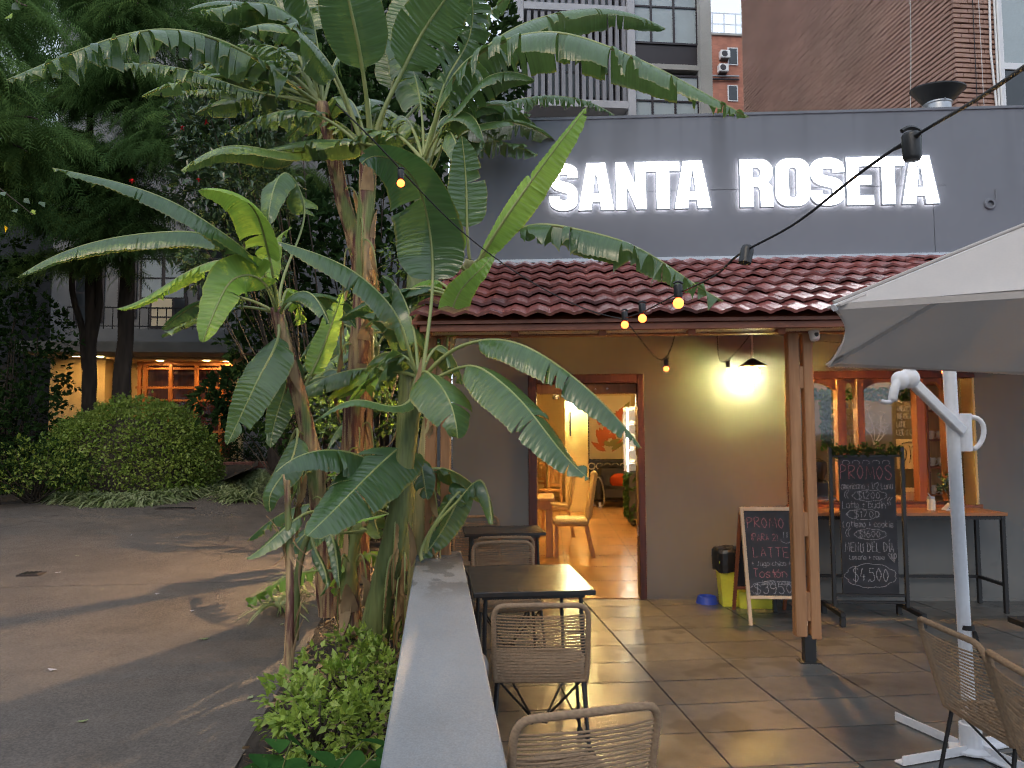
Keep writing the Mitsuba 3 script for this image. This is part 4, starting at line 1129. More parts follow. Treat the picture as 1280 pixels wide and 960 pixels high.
def dining_chair(px, py, rz, label):
    p = at_z(px, py, .01)
    p[2] = .009
    M = pose(p, rz)
    t = thing('dining_chair', label, 'chair', 'cream dining chairs inside the cafe')
    put('seat', MB(M).box([0, 0, .455], [.47, .47, .10], ch=.035), 'cream_leather', t, smooth=30)
    v, f = chamfer((.45, .075, .64), .03)
    v[:, 1] -= .10 * ((v[:, 2] + .32) / .64) ** 1.5
    put('backrest', MB(M).add(v + [0, -.225, .80], f), 'cream_leather', t, smooth=30)
    for sx in (-1, 1):
        put('leg', MB(M).bar([sx * .19, .19, .41], [sx * .19, .20, 0], .05, .05, up=(0, 1, 0)), 'table_wood', t)
        put('leg', MB(M).bar([sx * .19, -.20, .41], [sx * .20, -.29, 0], .05, .05, up=(0, 1, 0)), 'table_wood', t)
    return t


dining_chair(714, 694, math.pi / 2 - PHI, 'cream high-backed dining chair nearest the doorway')
dining_chair(694, 669, math.pi / 2 - PHI, 'cream high-backed dining chair behind the nearest one')


def dining_table(corner, w, d, z, label):
    t = thing('dining_table', label, 'table')
    c = corner + FU * (-w / 2) + FI * (-d / 2) * -1
    M = pose([c[0], c[1], .009], -PHI)
    put('tabletop', MB(M).box([0, 0, z - .02], [w, d, .045], ch=.008), 'table_wood', t)
    put('apron', MB(M).box([0, 0, z - .095], [w - .10, d - .10, .10]), 'table_wood', t)
    for sx in (-1, 1):
        for sy in (-1, 1):
            put('leg', MB(M).box([sx * (w / 2 - .07), sy * (d / 2 - .07), (z - .145) / 2], [.09, .09, z - .147]), 'table_wood', t)


dining_table(at_z(693, 624, .77), 1.2, .9, .77, 'wooden dining table just inside the doorway at the left')
dining_table(at_z(690, 577, .77), 1.2, .8, .77, 'wooden dining table deep inside at the left')
for px, py, lab in ((686, 640, 'slatted wooden chair behind the cream chairs'), (668, 628, 'slatted wooden chair deep inside at the left edge of the doorway')):
    p = at_z(px, py, .0)
    t = thing('wooden_chair', lab, 'chair')
    M = pose([p[0], p[1], .009], math.pi / 2 + .6)
    put('seat', MB(M).box([0, 0, .45], [.42, .42, .04], ch=.01), 'table_wood', t)
    for sx in (-1, 1):
        put('leg', MB(M).box([sx * .18, .18, .215], [.04, .04, .43]), 'table_wood', t)
        put('post', MB(M).box([sx * .18, -.19, .48], [.04, .04, .96]), 'table_wood', t)
    for z in (.92, .55):
        put('rail', MB(M).box([0, -.19, z], [.318, .025, .06]), 'table_wood', t)
    for x in (-.1, -.03, .04, .11):
        put('slat', MB(M).box([x, -.19, .735], [.03, .015, .305]), 'table_wood', t)

# armchair, cushion
p = at_z(768, 634, .0)
so = thing('armchair', 'black leather armchair with chrome-edged arms deep inside the cafe', 'armchair')
M = pose([p[0] + .15, p[1] + .35, .009], -PHI - .1)
put('seat', MB(M).box([0, -.05, .30], [.62, .74, .28], ch=.05), 'black_leather', so, smooth=30)
put('backrest', MB(M).box([0, .36, .55], [.86, .22, .70], ch=.07), 'black_leather', so, smooth=30)
for sx in (-1, 1):
    put('arm', MB(M).box([sx * .41, -.06, .40], [.18, .80, .56], ch=.06), 'black_leather', so, smooth=30)
    put('arm_trim', MB(M).tube(spline([(sx * .41 - .06, -.47, .02), (sx * .41 - .06, -.47, .60), (sx * .41, -.47, .67), (sx * .41 + .06, -.47, .60), (sx * .41 + .06, -.47, .02)], 24)[0], .018, 8), 'chrome', so, smooth=True)
    put('foot', MB(M).box([sx * .38, -.38, .05], [.05, .05, .10]), 'chrome', so)
k = put('cushion', MB(M).ball([.05, .10, .56], (.22, .10, .17), 2), 'orange_cloth', smooth=True)
tag(k, 'orange-red cushion on the black armchair', 'cushion')

# mural with generic red leaves, console below
i_m = 11.9
u0, z1 = at_i(736, 512, i_m)
u1, z0 = at_i(790, 578, i_m)
mu = thing('mural_panel', 'painted panel of red and olive leaves on cream at the back of the cafe', 'mural')
put('board', MB(FT).span([u0, i_m, z0], [u1, i_m + .03, z1 + .35]), 'paper', mu)
put('frame_edge', MB(FT).span([u0 - .05, i_m - .01, z0], [u0, i_m + .03, z1 + .35]), 'black_plastic', mu)
mat('mural_red', (0.55, 0.13, 0.05), .8)
mat('mural_olive', (0.30, 0.25, 0.08), .8)
rg = np.random.default_rng(11)


def flat_leaf(x, z, a, L, w):
    s = np.linspace(0, 1, 11)
    e = w * np.sin(np.pi * s ** .8)
    pts = [(L * q, k) for q, k in zip(s, e)] + [(L * q, -k) for q, k in zip(s[::-1], e[::-1])][1:-1]
    return affinity.translate(affinity.rotate(Polygon(pts), a, origin=(0, 0), use_radians=False), x, z)


um_, zm_ = (u0 + u1) / 2, z0
for n in range(26):
    a = rg.uniform(25, 155)
    h = rg.uniform(.15, .95) * (z1 - z0)
    g = flat_leaf(um_ + rg.uniform(-.42, .42) * (u1 - u0) * (h / (z1 - z0) * .6 + .25), z0 + h, a, rg.uniform(.28, .46), rg.uniform(.05, .085))
    g = g.intersection(sbox(u0, z0, u1, z1 + .34))
    if g.area > 1e-3:
        put('painted_leaf', wall_uz(g, i_m - .004 - .0008 * n, .0006), 'mural_red' if n % 4 else 'mural_olive', mu)
u0c, _ = at_i(733, 580, 11.2)
u1c, zc_ = at_i(787, 574, 11.2)
co = thing('console_shelf', 'black console with a row of pale rings under the mural', 'console')
put('top', MB(FT).span([u0c, 11.0, zc_ - .05], [u1c + .6, 11.4, zc_]), 'black_leather', co)
put('body', MB(FT).span([u0c + .03, 11.04, .01], [u1c + .57, 11.38, zc_ - .051]), 'black_leather', co)
for k in range(7):
    a = np.linspace(0, 2 * np.pi, 17)
    put('ring', MB(FT).tube(np.stack([u0c + .12 + k * .19 + .08 * np.cos(a), np.full(17, 11.03), zc_ - .16 + .07 * np.sin(a)], 1), .014, 5, caps=False), 'porcelain', co)
# cream cupboard wall
u0p, _ = at_i(706, 520, 8.6)
u1p, _ = at_i(735, 520, 8.6)
cp = thing('cream_cupboard', 'tall cream cupboard with a long handle inside the cafe', 'cupboard')
put('body', MB(FT).span([u0p, 8.6, .01], [u1p, 9.3, 2.55]), 'cream_wall', cp)
put('handle', MB(FT).span([u0p + .10, 8.56, 1.6], [u0p + .13, 8.59, 2.1]), 'black_plastic', cp)
# display fridge and counter at the right of the doorway
fu, _ = at_i(783, 610, 6.2)
df = thing('display_fridge', 'lit glass display fridge beside the leafy counter', 'fridge')
put('cabinet', MB(FT).span([fu, 6.6, .95], [fu + .9, 6.64, 2.05]).span([fu, 6.0, 2.05], [fu + .9, 6.64, 2.11]), 'white_plastic', df)
glow(MB(FT).span([fu, 6.0, .96], [fu + .03, 6.03, 2.04]), np.array([1, 1, .85]) * 8, 'light_strip', df)
for z in (1.1, 1.33, 1.56, 1.79):
    put('shelf', MB(FT).span([fu + .04, 6.05, z], [fu + .88, 6.59, z + .015]), 'white_plastic', df)
    for k in range(4):
        c = (fu + .12 + k * .19, 6.2, z + .015)
        put('cake_plate', MB(FT).lathe([(0, 0), (.075, .012), (.07, .016), (0, .012)], c, 14).lathe([(.055, .014), (.05, .06), (0, .065)], c, 14), 'porcelain', df)
ct = thing('leafy_counter', 'dark counter clad in green foliage beside the doorway', 'counter')
put('body', MB(FT).span([fu + .02, 5.95, .14], [fu + 1.4, 6.7, .94]), 'dark_panel', ct)
m = MB(FT)
for k in range(420):
    q = trimesh.transformations.random_rotation_matrix(rng.random(3))[:3, :3]
    side = k % 2
    c = np.array([fu + rng.uniform(0, 1.4), 5.94, rng.uniform(.15, .92)]) if side else np.array([fu + .01, rng.uniform(5.95, 6.7), rng.uniform(.15, .92)])
    m.add((np.array([[-1.2, 0, 0], [0, -.6, .2], [1.2, 0, 0], [0, .6, .2]]) * .055) @ q.T + c, [[0, 1, 2], [0, 2, 3]])
labels[put('foliage', m, 'dark_foliage', ct)] = {'kind': 'stuff'}
for k in range(2):
    put('caster', MB(FT).ball((fu + .1, 6.05 + .5 * k, .065), .055, 2), 'black_plastic', ct)
# dark spot-lamp rail above the door view
rl_ = thing('spot_rail', 'dark ceiling rail with spot lamps inside the doorway', 'spot lamps')
ur, zr = at_i(712, 492, 3.4)
put('rail', MB(FT).span([ur - .35, 3.4, zr + .03], [ur + .5, 3.45, zr + .09]), 'black_metal', rl_)
for k in range(3):
    put('spot', MB(FT).lathe([(0, .0), (.05, .0), (.035, .12), (0, .125)], (ur - .2 + k * .25, 3.42, zr - .08), 12), 'black_metal', rl_)

# behind the window: partition with written board, shelves with mugs, counter, machine
pw = thing('inner_partition', 'taupe inner wall with chalk writing behind the window', 'wall')
put('board', MB(FT).span([1.93, 1.75, 0.01], [4.6, 1.85, 3.015]), 'taupe_board', pw)


def wall_text(tx, pxl, py, hpx, wpx, i, matn, parent, r=.006):
    u, z = at_i(pxl, py, i)
    u2, z2 = at_i(pxl + wpx, py - hpx, i)
    m = write(tx, u, z, z2 - z, u2 - u, r, seed=int(py))
    v, f = m.get()
    w_ = FP + v[:, :1] * FU + (i - v[:, 2:3]) * FI
    w_[:, 2] = v[:, 1]
    labels[put('chalk_lettering', (w_, f[:, ::-1]), matn, parent)] = {'kind': 'stuff'}


for tx, py, wd in (('DULMO', 503, 20), ('AMERICANO', 514, 24), ('THE WAFFLE', 524, 24), ('LATTE', 534, 12), ('LET IT SNOW', 544, 30)):
    wall_text(tx, 1121, py, 7, wd, 1.745, 'chalk_white', pw)
wt = f'{cafe}__window'
for tx, py, wd in (('CON A DE DUL', 511, 36), ('PAPEL', 525, 32), ('VIDA', 534, 30), ('UNA TARDE', 544, 34), ('Y UN TE', 554, 33)):
    wall_text(tx, 1039, py, 7, wd, .07, 'chalk_white', wt, .003)
# plant drawing on the board
m = MB()
ud, zd = at_i(1092, 556, 1.74)
for a, L in ((70, .35), (95, .42), (115, .3), (50, .25)):
    pts = [(ud + math.cos(math.radians(a)) * L * s + .03 * math.sin(4 * s), 1.743, zd + math.sin(math.radians(a)) * L * s) for s in np.linspace(0, 1, 9)]
    m.tube([fac(*q) for q in pts], .006, 4)
    for s in (4, 6, 8):
        c = pts[s]
        for q in (-1, 1):
            m.tube([fac(*c), fac(c[0] + q * .05, 1.743, c[2] + .05), fac(c[0], 1.743, c[2] + .07)], .004, 4)
labels[put('chalk_drawing', m, 'chalk_white', pw)] = {'kind': 'stuff'}
ps = thing('paper_poster', 'cream paper poster pinned on the taupe board behind the window', 'poster')
a_, b_ = at_i(1120, 549, 1.5), at_i(1156, 586, 1.5)
put('sheet', MB(FT).span([a_[0], 1.5, b_[1]], [b_[0], 1.506, a_[1]]), 'paper', ps)
m = MB()
for pts in ([(.2, .15), (.35, .5), (.3, .7)], [(.75, .1), (.6, .5), (.8, .75)], [(.45, .2), (.5, .6), (.45, .8)], [(.2, .85), (.5, .9), (.8, .86)], [(.55, .72), (.7, .8), (.9, .76)]):
    m.tube(spline([fac(a_[0] + x * (b_[0] - a_[0]), 1.496, b_[1] + y * (a_[1] - b_[1])) for x, y in pts], 10)[0], .005, 4)
labels[put('line_drawing', m, 'black_plastic', ps)] = {'kind': 'stuff'}
kc = thing('service_counter', 'service counter inside behind the window', 'counter')
put('worktop', MB(FT).span([1.45, .62, .86], [4.6, 1.45, .90]), 'bar_wood', kc)
put('front', MB(FT).span([1.5, .66, .01], [4.6, .72, .859]), 'dark_panel', kc)
cm = thing('coffee_machine', 'black coffee machine on the inner counter behind the post', 'coffee machine')
uc_, zc_ = at_i(1024, 590, .95)
put('body', MB(FT).span([uc_ - .16, .8, .902], [uc_ + .10, 1.2, 1.10], ch=.02), 'black_leather', cm)
put('hopper', MB(FT).lathe([(.0, 1.101), (.09, 1.101), (.13, 1.2), (.12, 1.30), (.05, 1.34), (0, 1.345)], (uc_ - .03, 1.0, 0), 20), 'black_leather', cm, smooth=40)
put('tray', MB(FT).span([uc_ - .16, .72, .902], [uc_ + .16, .799, .93]), 'chrome', cm)
wtr = thing('wooden_tray', 'pale wooden tray on the inner counter', 'tray')
ua, _ = at_i(1128, 612, .75)
ub, _ = at_i(1172, 612, .75)
put('base', MB(FT).span([ua, .70, .902], [ub, 1.05, .93]), 'pale_wood', wtr)
put('front_edge', MB(FT).span([ua, .68, .902], [ub, .699, .99]), 'pale_wood', wtr)
k = put('small_bowl', MB(FT).lathe([(0, .931), (.035, .931), (.06, 1.02), (.05, 1.02), (.03, .95), (0, .945)], ((ua + ub) / 2 - .05, .85, 0), 18), 'porcelain', smooth=40)
tag(k, 'small wooden bowl on the pale tray', 'bowl')
sh = thing('mug_shelf', 'wooden shelf unit full of pale mugs at the right of the window', 'shelf')
us0, zt_ = at_i(1157, 470, .42)
us1, _ = at_i(1196, 470, .42)
put('back_panel', MB(FT).span([us0, .62, .90], [us1, .63, zt_ + .1]), 'table_wood', sh)
for u in (us0, us1):
    put('side', MB(FT).span([u - .012, .42, .90], [u + .012, .619, zt_ + .1]), 'window_wood', sh)
sz = [at_i(1170, y, .42)[1] for y in (619, 584, 550, 513, 479)]
for z in sz:
    put('board', MB(FT).span([us0 + .013, .42, z - .012], [us1 - .013, .619, z + .008]), 'window_wood', sh)
n = 0
for z in sz[:4]:
    for k in range(3):
        u = us0 + .06 + k * (us1 - us0 - .10) / 2
        t = thing('mug', f'pale mug on the wooden shelf behind the window, {("bottom", "second", "third", "top")[n // 3]} row, {("left", "middle", "right")[k]}', 'mug', 'pale mugs on the shelf behind the window')
        put('cup', MB(FT).lathe([(0, z + .009), (.028, z + .009), (.040, z + .05), (.042, z + .095), (.036, z + .095), (.034, z + .05), (0, z + .02)], (u, .50, 0), 16), 'porcelain', t, smooth=40)
        a = np.linspace(-1.6, 1.6, 9)
        put('handle', MB(FT).tube(np.stack([u + .036 + .028 * np.cos(a), np.full(9, .49), z + .05 + .03 * np.sin(a)], 1), .006, 6), 'porcelain', t, smooth=True)
        n += 1
# trailing ivy over the window head and a leafy column
for (x0_, x1_, y0_, y1_, ii, nn, nm, lab) in ((1015, 1150, 486, 500, .30, 420, 'ivy_garland', 'trailing ivy along the top of the window, inside'), (1026, 1040, 488, 562, .9, 500, 'leafy_column', 'column of green foliage behind the left window panes')):
    m = MB(FT)
    a_, b_ = at_i(x0_, y0_, ii), at_i(x1_, y1_, ii)
    for k in range(nn):
        q = trimesh.transformations.random_rotation_matrix(rng.random(3))[:3, :3]
        c = np.array([rng.uniform(a_[0], b_[0]), ii + rng.normal(0, .03), rng.uniform(b_[1], a_[1])])
        m.add((np.array([[-1.2, 0, 0], [0, -.6, .2], [1.2, 0, 0], [0, .6, .2]]) * .028) @ q.T + c, [[0, 1, 2], [0, 2, 3]])
    tag(put(nm, m, 'ivy_leaf'), lab, 'ivy')
# ---------------------------------------------------------------- neighbouring buildings
bb = thing('brick_building', 'dark brick building with deep raked courses behind the cafe at the right', 'building')
BY0, BY1, BX = 10.6, 18.5, float(at(1195, 100, 10.6)[0])
put('core', MB().span([BX + .035, BY0 + .035, 0.0], [BX + 9, BY1, 15.0]), 'mortar', bb)
CO, BL = .078, .245
bricks, many = [], MB()
rg = np.random.default_rng(5)
for c in range(int((12.9 - 4.9) / CO)):
    z = 4.9 + c * CO
    off = (c % 2) * .5
    for k in range(-1, int((BY1 - BY0) / BL) + 1):          # side wall, seen at a slant
        a, b = BY0 + .05 + (k + off) * BL, BY0 + .05 + (k + off + 1) * BL - .006
        a, b = max(a, BY0 + .047), min(b, BY1)
        if b - a < .04:
            continue
        pr = rg.normal(0, .004)
        bricks.append((0 if z < 8.2 and a < 12.4 else 1, a, [BX - .012 + pr, a, z], [BX + .045, b, z + CO - .025]))
    for k in range(-1, 4):                                     # narrow front face and its reveal
        a, b = BX + (k + off) * BL, BX + (k + off + 1) * BL - .012
        a, b = max(a, BX - .010), min(b, BX + .66)
        if b - a < .04:
            continue
        bricks.append((0 if 5.9 < z < 8.2 else 1, 0, [a, BY0 - .012 + rg.normal(0, .005), z], [b, BY0 + .045, z + CO - .025]))
front = sorted([q for q in bricks if q[0] == 0], key=lambda q: q[1])[:280]
ids = set(map(id, front))
for q in front:
    put('brick', MB().span(q[2], q[3]), 'brick', bb)
for q in bricks:
    if id(q) not in ids:
        many.span(q[2], q[3])
k = put('brick_courses', many, 'brick', bb)
labels[k] = {'kind': 'stuff'}
put('right_front', MB().span([BX + 1.55, BY0 - .01, 0], [BX + 9, BY0 + .034, 15.0]), 'brick', bb)
w = put('window', MB().span([BX + .70, BY0 - .03, 4.6], [BX + .78, BY0 + .034, 9.5]), 'white_metal', bb)
put('frame_bar', MB().span([BX + .781, BY0 - .03, 7.15], [BX + 1.54, BY0 + .034, 7.25]), 'white_metal', w)
put('pane', MB().span([BX + .781, BY0 + .0, 4.6], [BX + 1.54, BY0 + .02, 7.149]), 'dark_glass', w)
put('blind', MB().span([BX + .781, BY0 + .0, 7.251], [BX + 1.54, BY0 + .02, 9.5]), 'blind', w)
for k, dx in enumerate((.60, .645, .69)):
    put('conduit', MB().tube([(BX + dx - .02 * (k == 0), BY0 - .045, 4.6), (BX + dx, BY0 - .045, 6.6), (BX + dx - .05 * (k == 0), BY0 - .045, 7.4), (BX + dx, BY0 - .045, 9.5)], .016, 8), 'white_plastic', bb)
put('cable', MB().tube([(BX + .30, BY0 - .03, 4.6), (BX + .31, BY0 - .03, 9.6)], .006, 5), 'black_plastic', bb)
put('thin_cable', MB().tube([(BX + .42, BY0 - .03, 4.6), (BX + .40, BY0 - .03, 9.6)], .004, 5), 'white_plastic', bb)
put('wall_cable', MB().tube(spline([(BX - .03, 11.7, 4.9), (BX - .03, 11.72, 6.4), (BX - .03, 11.6, 8.0), (BX - .03, 11.6, 9.5)], 12)[0], .006, 5), 'white_plastic', bb)

CY = 22.0
cb = thing('louvred_building', 'grey apartment block with vertical louvres and wide window bays behind the banana leaves', 'building')


def zx(px, py, y=CY):
    p = at(px, py, y)
    return float(p[0]), float(p[2])


xl, _ = zx(657, 60)
x2, _ = zx(784, 60)
x3, _ = zx(793, 60)
x4, _ = zx(872, 60)
x5, _ = zx(886, 60)
put('core', MB().span([xl - .05, CY + .9, 0], [x5 - .02, CY + 8, 22]), 'dark_panel', cb)
put('end_column', MB().span([x4, CY - .25, 0], [x5, CY + 8, 22.2]), 'concrete', cb)
put('mid_column', MB().span([x2, CY - .1, 0], [x3, CY + .89, 22.1]), 'pale_render', cb)
put('left_column', MB().span([xl - .25, CY - .02, 0], [xl - .06, CY + .89, 22.05]), 'pale_render', cb)
zl = zx(700, 118)[1]
for k in range(-2, 4):
    z = zl + k * 2.95 - .15
    if z < 2:
        continue
    put('floor_beam', MB().span([xl - .05, CY - .05, z - .22], [x2 - .002, CY + .89, z]), 'pale_render', cb)
    for n, x in enumerate(np.linspace(xl + .05, x2 - .15, 15)):
        if 0 <= k < 2:
            put('louvre_slat', MB().span([x, CY, z + .002], [x + .11, CY + .16, z + 2.72]), 'grey_louvre', cb)
    if 0 <= k < 2:
        for q in (.9, 1.8):
            put('louvre_rail', MB().span([xl, CY + .161, z + q], [x2 - .01, CY + .19, z + q + .06]), 'dark_panel', cb)
        for n in range(5):
            a = xl + .2 + n * .56
            put('inner_pane', MB().span([a, CY + .86, z + .5], [a + .4, CY + .895, z + 2.2]), 'blind', cb)
# warm windows under the lowest beam
for n, (a, b) in enumerate(((690, 704), (707, 722), (724, 740), (752, 766), (768, 783))):
    xa, za = zx(a, 145)
    xb, zb = zx(b, 126)
    put('lower_pane', MB().span([xa, CY + .84, za - .8], [xb, CY + .90, zb]), 'taupe_board', cb)
zs = [zx(830, y)[1] for y in (53, 80, 87)]
fl_h = zs[0] - zs[2] + zx(830, 0)[1] - zx(830, 53)[1]
for k in range(-3, 3):
    z0 = zs[2] + k * 2.95
    if z0 < 1.5:
        continue
    put('sill_beam', MB().span([x3 + .002, CY - .04, z0], [x4 - .002, CY + .89, z0 + .16]), 'concrete', cb)
    put('spandrel', MB().span([x3 + .002, CY + .05, z0 + .161], [x4 - .002, CY + .89, z0 + .80]), 'dark_panel', cb)
    w = put('window', MB().span([x3 + .002, CY + .0, z0 + .801], [x4 - .002, CY + .10, z0 + .86]), 'dark_panel', cb)
    for za_, zb_ in ((2.74, 2.80), (1.95, 2.0)):
        put('rail', MB().span([x3 + .002, CY, z0 + za_], [x4 - .002, CY + .08, z0 + zb_]), 'dark_panel', w)
    xs = np.array([x3 + .002, x3 + (x4 - x3) * .27, x3 + (x4 - x3) * .63, x4 - .002])
    for q in range(4):
        put('frame', MB().span([xs[q] - .03 * (q > 0), CY - .005, z0 + .861], [xs[q] + .03 * (q < 3), CY + .09, z0 + 2.739]), 'dark_panel', w)
    for q in range(3):
        put('pane', MB().span([xs[q] + .031, CY + .04, z0 + .862], [xs[q + 1] - .031, CY + .06, z0 + 1.949]), 'blind', w)
        put('pane', MB().span([xs[q] + .031, CY + .04, z0 + 2.001], [xs[q + 1] - .031, CY + .06, z0 + 2.738]), 'blind', w)

RY = 38.0
rb = thing('red_brick_block', 'distant red brick block with air conditioners and a glazed roof terrace', 'building')
xa, zt = zx(862, 43, RY)
xb, _ = zx(935, 43, RY)
put('wall', MB().span([xa, RY, 0], [xb, RY + 8, zt]), 'red_brickwork', rb)
put('roof_edge', MB().span([xa - .05, RY - .1, zt + .001], [xb + .05, RY + 8, zt + .12]), 'concrete', rb)
for x in np.linspace(xa, xb, 6):
    put('railing_post', MB().span([x, RY + .1, zt + .12], [x + .05, RY + .15, zt + 1.35]), 'white_metal', rb)
for h in (.72, 1.32):
    put('railing', MB().span([xa, RY + .155, zt + h], [xb, RY + .19, zt + h + .04]), 'white_metal', rb)
put('railing_glass', MB().span([xa, RY + .2, zt + .13], [xb, RY + .202, zt + .70]), 'pane_glass', rb)
for px, py in ((904, 71), (902, 88)):
    x, z = zx(px, py, RY)
    acu = thing('air_conditioner', f'{"upper" if py < 80 else "lower"} white air conditioner on the distant red brick wall', 'air conditioner')
    put('casing', MB().span([x - .26, RY - .36, z - .21], [x + .26, RY - .02, z + .21], ch=.03), 'white_plastic', acu)
    put('fan_grille', MB().lathe([(0, 0), (.16, 0), (.15, .02), (.05, .025), (0, .02)], (x - .05, RY - .36, z), 20, axis=(0, -1, 0)), 'dark_panel', acu)
    put('bracket', MB().span([x - .2, RY - .3, z - .26], [x + .2, RY, z - .215]), 'rust_iron', acu)
for px, py, hh in ((915, 71, 24), (915, 117, 22)):
    x, z = zx(px, py, RY)
    h = hh * RY / 960
    w = put('window', MB().span([x - .25, RY - .06, z - h / 2], [x + .30, RY - .002, z + h / 2]), 'white_metal', rb)
    put('pane', MB().span([x - .19, RY - .08, z - h / 2 + .06], [x + .24, RY - .062, z + h / 2 - .06]), 'dark_glass', w)
for py in (96, 100):
    x, z = zx(886, py, RY)
    put('pipe', MB().tube([(x, RY - .12, z), (x + 1.6, RY - .12, z + .03)], .05, 8), 'galvanised' if py < 98 else 'dark_panel', rb)

# building across the garden, left
LY = 25.0
lb = thing('garden_building', 'shaded pale apartment building with a lit glazed ground floor behind the trees', 'building')
gxl, _ = zx(62, 430, LY)
gxr, _ = zx(560, 430, LY)
zg = float(gz(gxl, LY)) - .1
nb = thing('neighbour_building', 'dark side building along the left edge of the garden', 'building')
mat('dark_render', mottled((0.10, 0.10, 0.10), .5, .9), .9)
put('wall', MB().span([-24, -14, -.3], [-13.5, 34, 9.0]), 'dark_render', nb)
put('plinth', MB().span([-13.49, -14, -.3], [-13.4, 34, 1.4]), 'awning_slab', nb)
for y in (3, 8, 13, 18, 23):
    for z in (2.2, 5.6):
        w = put('window', MB().span([-13.49, y, z], [-13.42, y + 1.6, z + 1.7]), 'dark_panel', nb)
        put('pane', MB().span([-13.418, y + .08, z + .08], [-13.41, y + 1.52, z + 1.62]), 'dark_glass', w)
zc1 = zx(200, 427, LY - 2)[1]
zc0 = zx(200, 440, LY - 2)[1]
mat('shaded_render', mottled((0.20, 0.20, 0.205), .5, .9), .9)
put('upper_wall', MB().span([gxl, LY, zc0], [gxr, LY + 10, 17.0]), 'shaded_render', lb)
put('awning_slab', MB().span([gxl, LY - 2, zc0], [zx(322, 430, LY - 2)[0], LY - .002, zc1]), 'awning_slab', lb)
xg0, xg1 = zx(168, 460, LY)[0], zx(306, 460, LY)[0]
zsof = zx(230, 449, LY - .6)[1]
put('ground_floor', MB().span([gxl, LY + .9, zg], [gxr, LY + 10, zc0 - .002]), 'soffit_cream', lb)
put('side_pier', MB().span([zx(294, 460, LY)[0], LY - .25, zg], [xg1, LY + .898, zc0 - .003]), 'soffit_cream', lb)
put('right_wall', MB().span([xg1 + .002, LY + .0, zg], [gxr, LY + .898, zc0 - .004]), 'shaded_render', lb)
put('left_wall', MB().span([gxl, LY + .1, zg], [zx(130, 460, LY)[0], LY + .897, zc0 - .004]), 'soffit_cream', lb)
put('soffit', MB().span([xg0 - .6, LY - .6, zsof], [xg1, LY + .896, zc0 - .005]), 'soffit_cream', lb) if zc0 > zsof + .02 else None
gf = put('glazing', MB().span([zx(168, 455, LY)[0], LY + .2, zsof - .12], [zx(294, 455, LY)[0], LY + .3, zsof - .002]), 'orange_frame', lb)
for px in (171, 178, 210, 242.5, 274):
    x = zx(px, 480, LY)[0]
    put('upright', MB().span([x - .05, LY + .18, zg], [x + .05, LY + .32, zsof - .122]), 'orange_frame', gf)
for py in (460, 484, 500, 540):
    z = zx(230, py, LY)[1]
    put('bar', MB().span([zx(166, 480, LY)[0], LY + .2, z - .035], [zx(294, 480, LY)[0] - .002, LY + .29, z + .035]), 'orange_frame', gf)
put('pane', MB().span([zx(168, 480, LY)[0], LY + .33, zg], [zx(294, 480, LY)[0] - .004, LY + .332, zsof - .123]), 'pane_glass', gf)
put('inner_screen', MB().span([zx(168, 480, LY)[0], LY + .75, zg], [zx(294, 480, LY)[0], LY + .80, zsof - .01]), 'frame_wood', lb)
for n, (px, dy) in enumerate(((258, -.3), (283, -.05), (200, -.2), (95, -.7), (125, -.7))):
    x = zx(px, 450, LY + dy)[0]
    z = (zsof if px > 165 else zc0) - .012
    d = thing('downlight', ['round downlight in the soffit above the glazing, middle', 'round downlight in the soffit near the right pier', 'round downlight in the soffit above the left end of the glazing', 'downlight under the awning at the far left', 'downlight under the awning between the two trunks'][n], 'downlight')
    v, f = lathe([(.10, 0), (0, 0.0)], 14)
    v[:, 2] *= -1
    q = MB().add(np.array(v) + [x, LY + dy, z - .003], f[:, ::-1])
    glow(q, np.array([1, .60, .20]) * DOWN_L, 'lens', d)
    put('ring', MB().lathe([(.10, 0), (.13, 0), (.13, .01), (.10, .01)], (x, LY + dy, z - .001), 16), 'chrome', d)
# balcony and windows above the awning
xb0, xb1 = zx(84, 400, LY - .9)[0], zx(312, 400, LY - .9)[0]
zb0, zb1 = zx(200, 412, LY - .9)[1], zx(200, 386, LY - .9)[1]
bl = put('balcony', MB().span([xb0, LY - .95, zb0 - .55], [xb1, LY - .003, zb0]), 'shaded_render', lb)
m = MB().span([xb0, LY - .94, zb1], [xb1, LY - .90, zb1 + .04]).span([xb0, LY - .935, zb0 + .08], [xb1, LY - .905, zb0 + .11])
put('rail', m, 'black_metal', bl)
for x in np.arange(xb0, xb1, .26):
    put('baluster', MB().span([x, LY - .93, zb0 + .002], [x + .025, LY - .91, zb1 - .001]), 'black_metal', bl)
for x0p, y0p, x1p, y1p, mt in ((178, 300, 204, 372, 'blind'), (207, 300, 232, 372, 'blind'), (150, 310, 170, 395, 'dark_glass'), (190, 374, 216, 408, 'paper'), (218, 374, 232, 408, 'dark_glass'), (300, 260, 330, 330, 'dark_glass'), (95, 300, 130, 400, 'dark_glass'), (250, 300, 285, 372, 'dark_glass')):
    xa, za = zx(x0p, y1p, LY)
    xb_, zb_ = zx(x1p, y0p, LY)
    w = put('window', MB().span([xa - .07, LY - .05, za - .07], [xb_ + .07, LY - .002, zb_ + .07]), 'dark_panel', lb)
    put('pane', MB().span([xa, LY - .07, za], [xb_, LY - .051, zb_]), mt, w)
    for s in (.33, .66):
        put('glazing_bar', MB().span([xa, LY - .085, za + (zb_ - za) * s - .02], [xb_, LY - .071, za + (zb_ - za) * s + .02]), 'dark_panel', w)
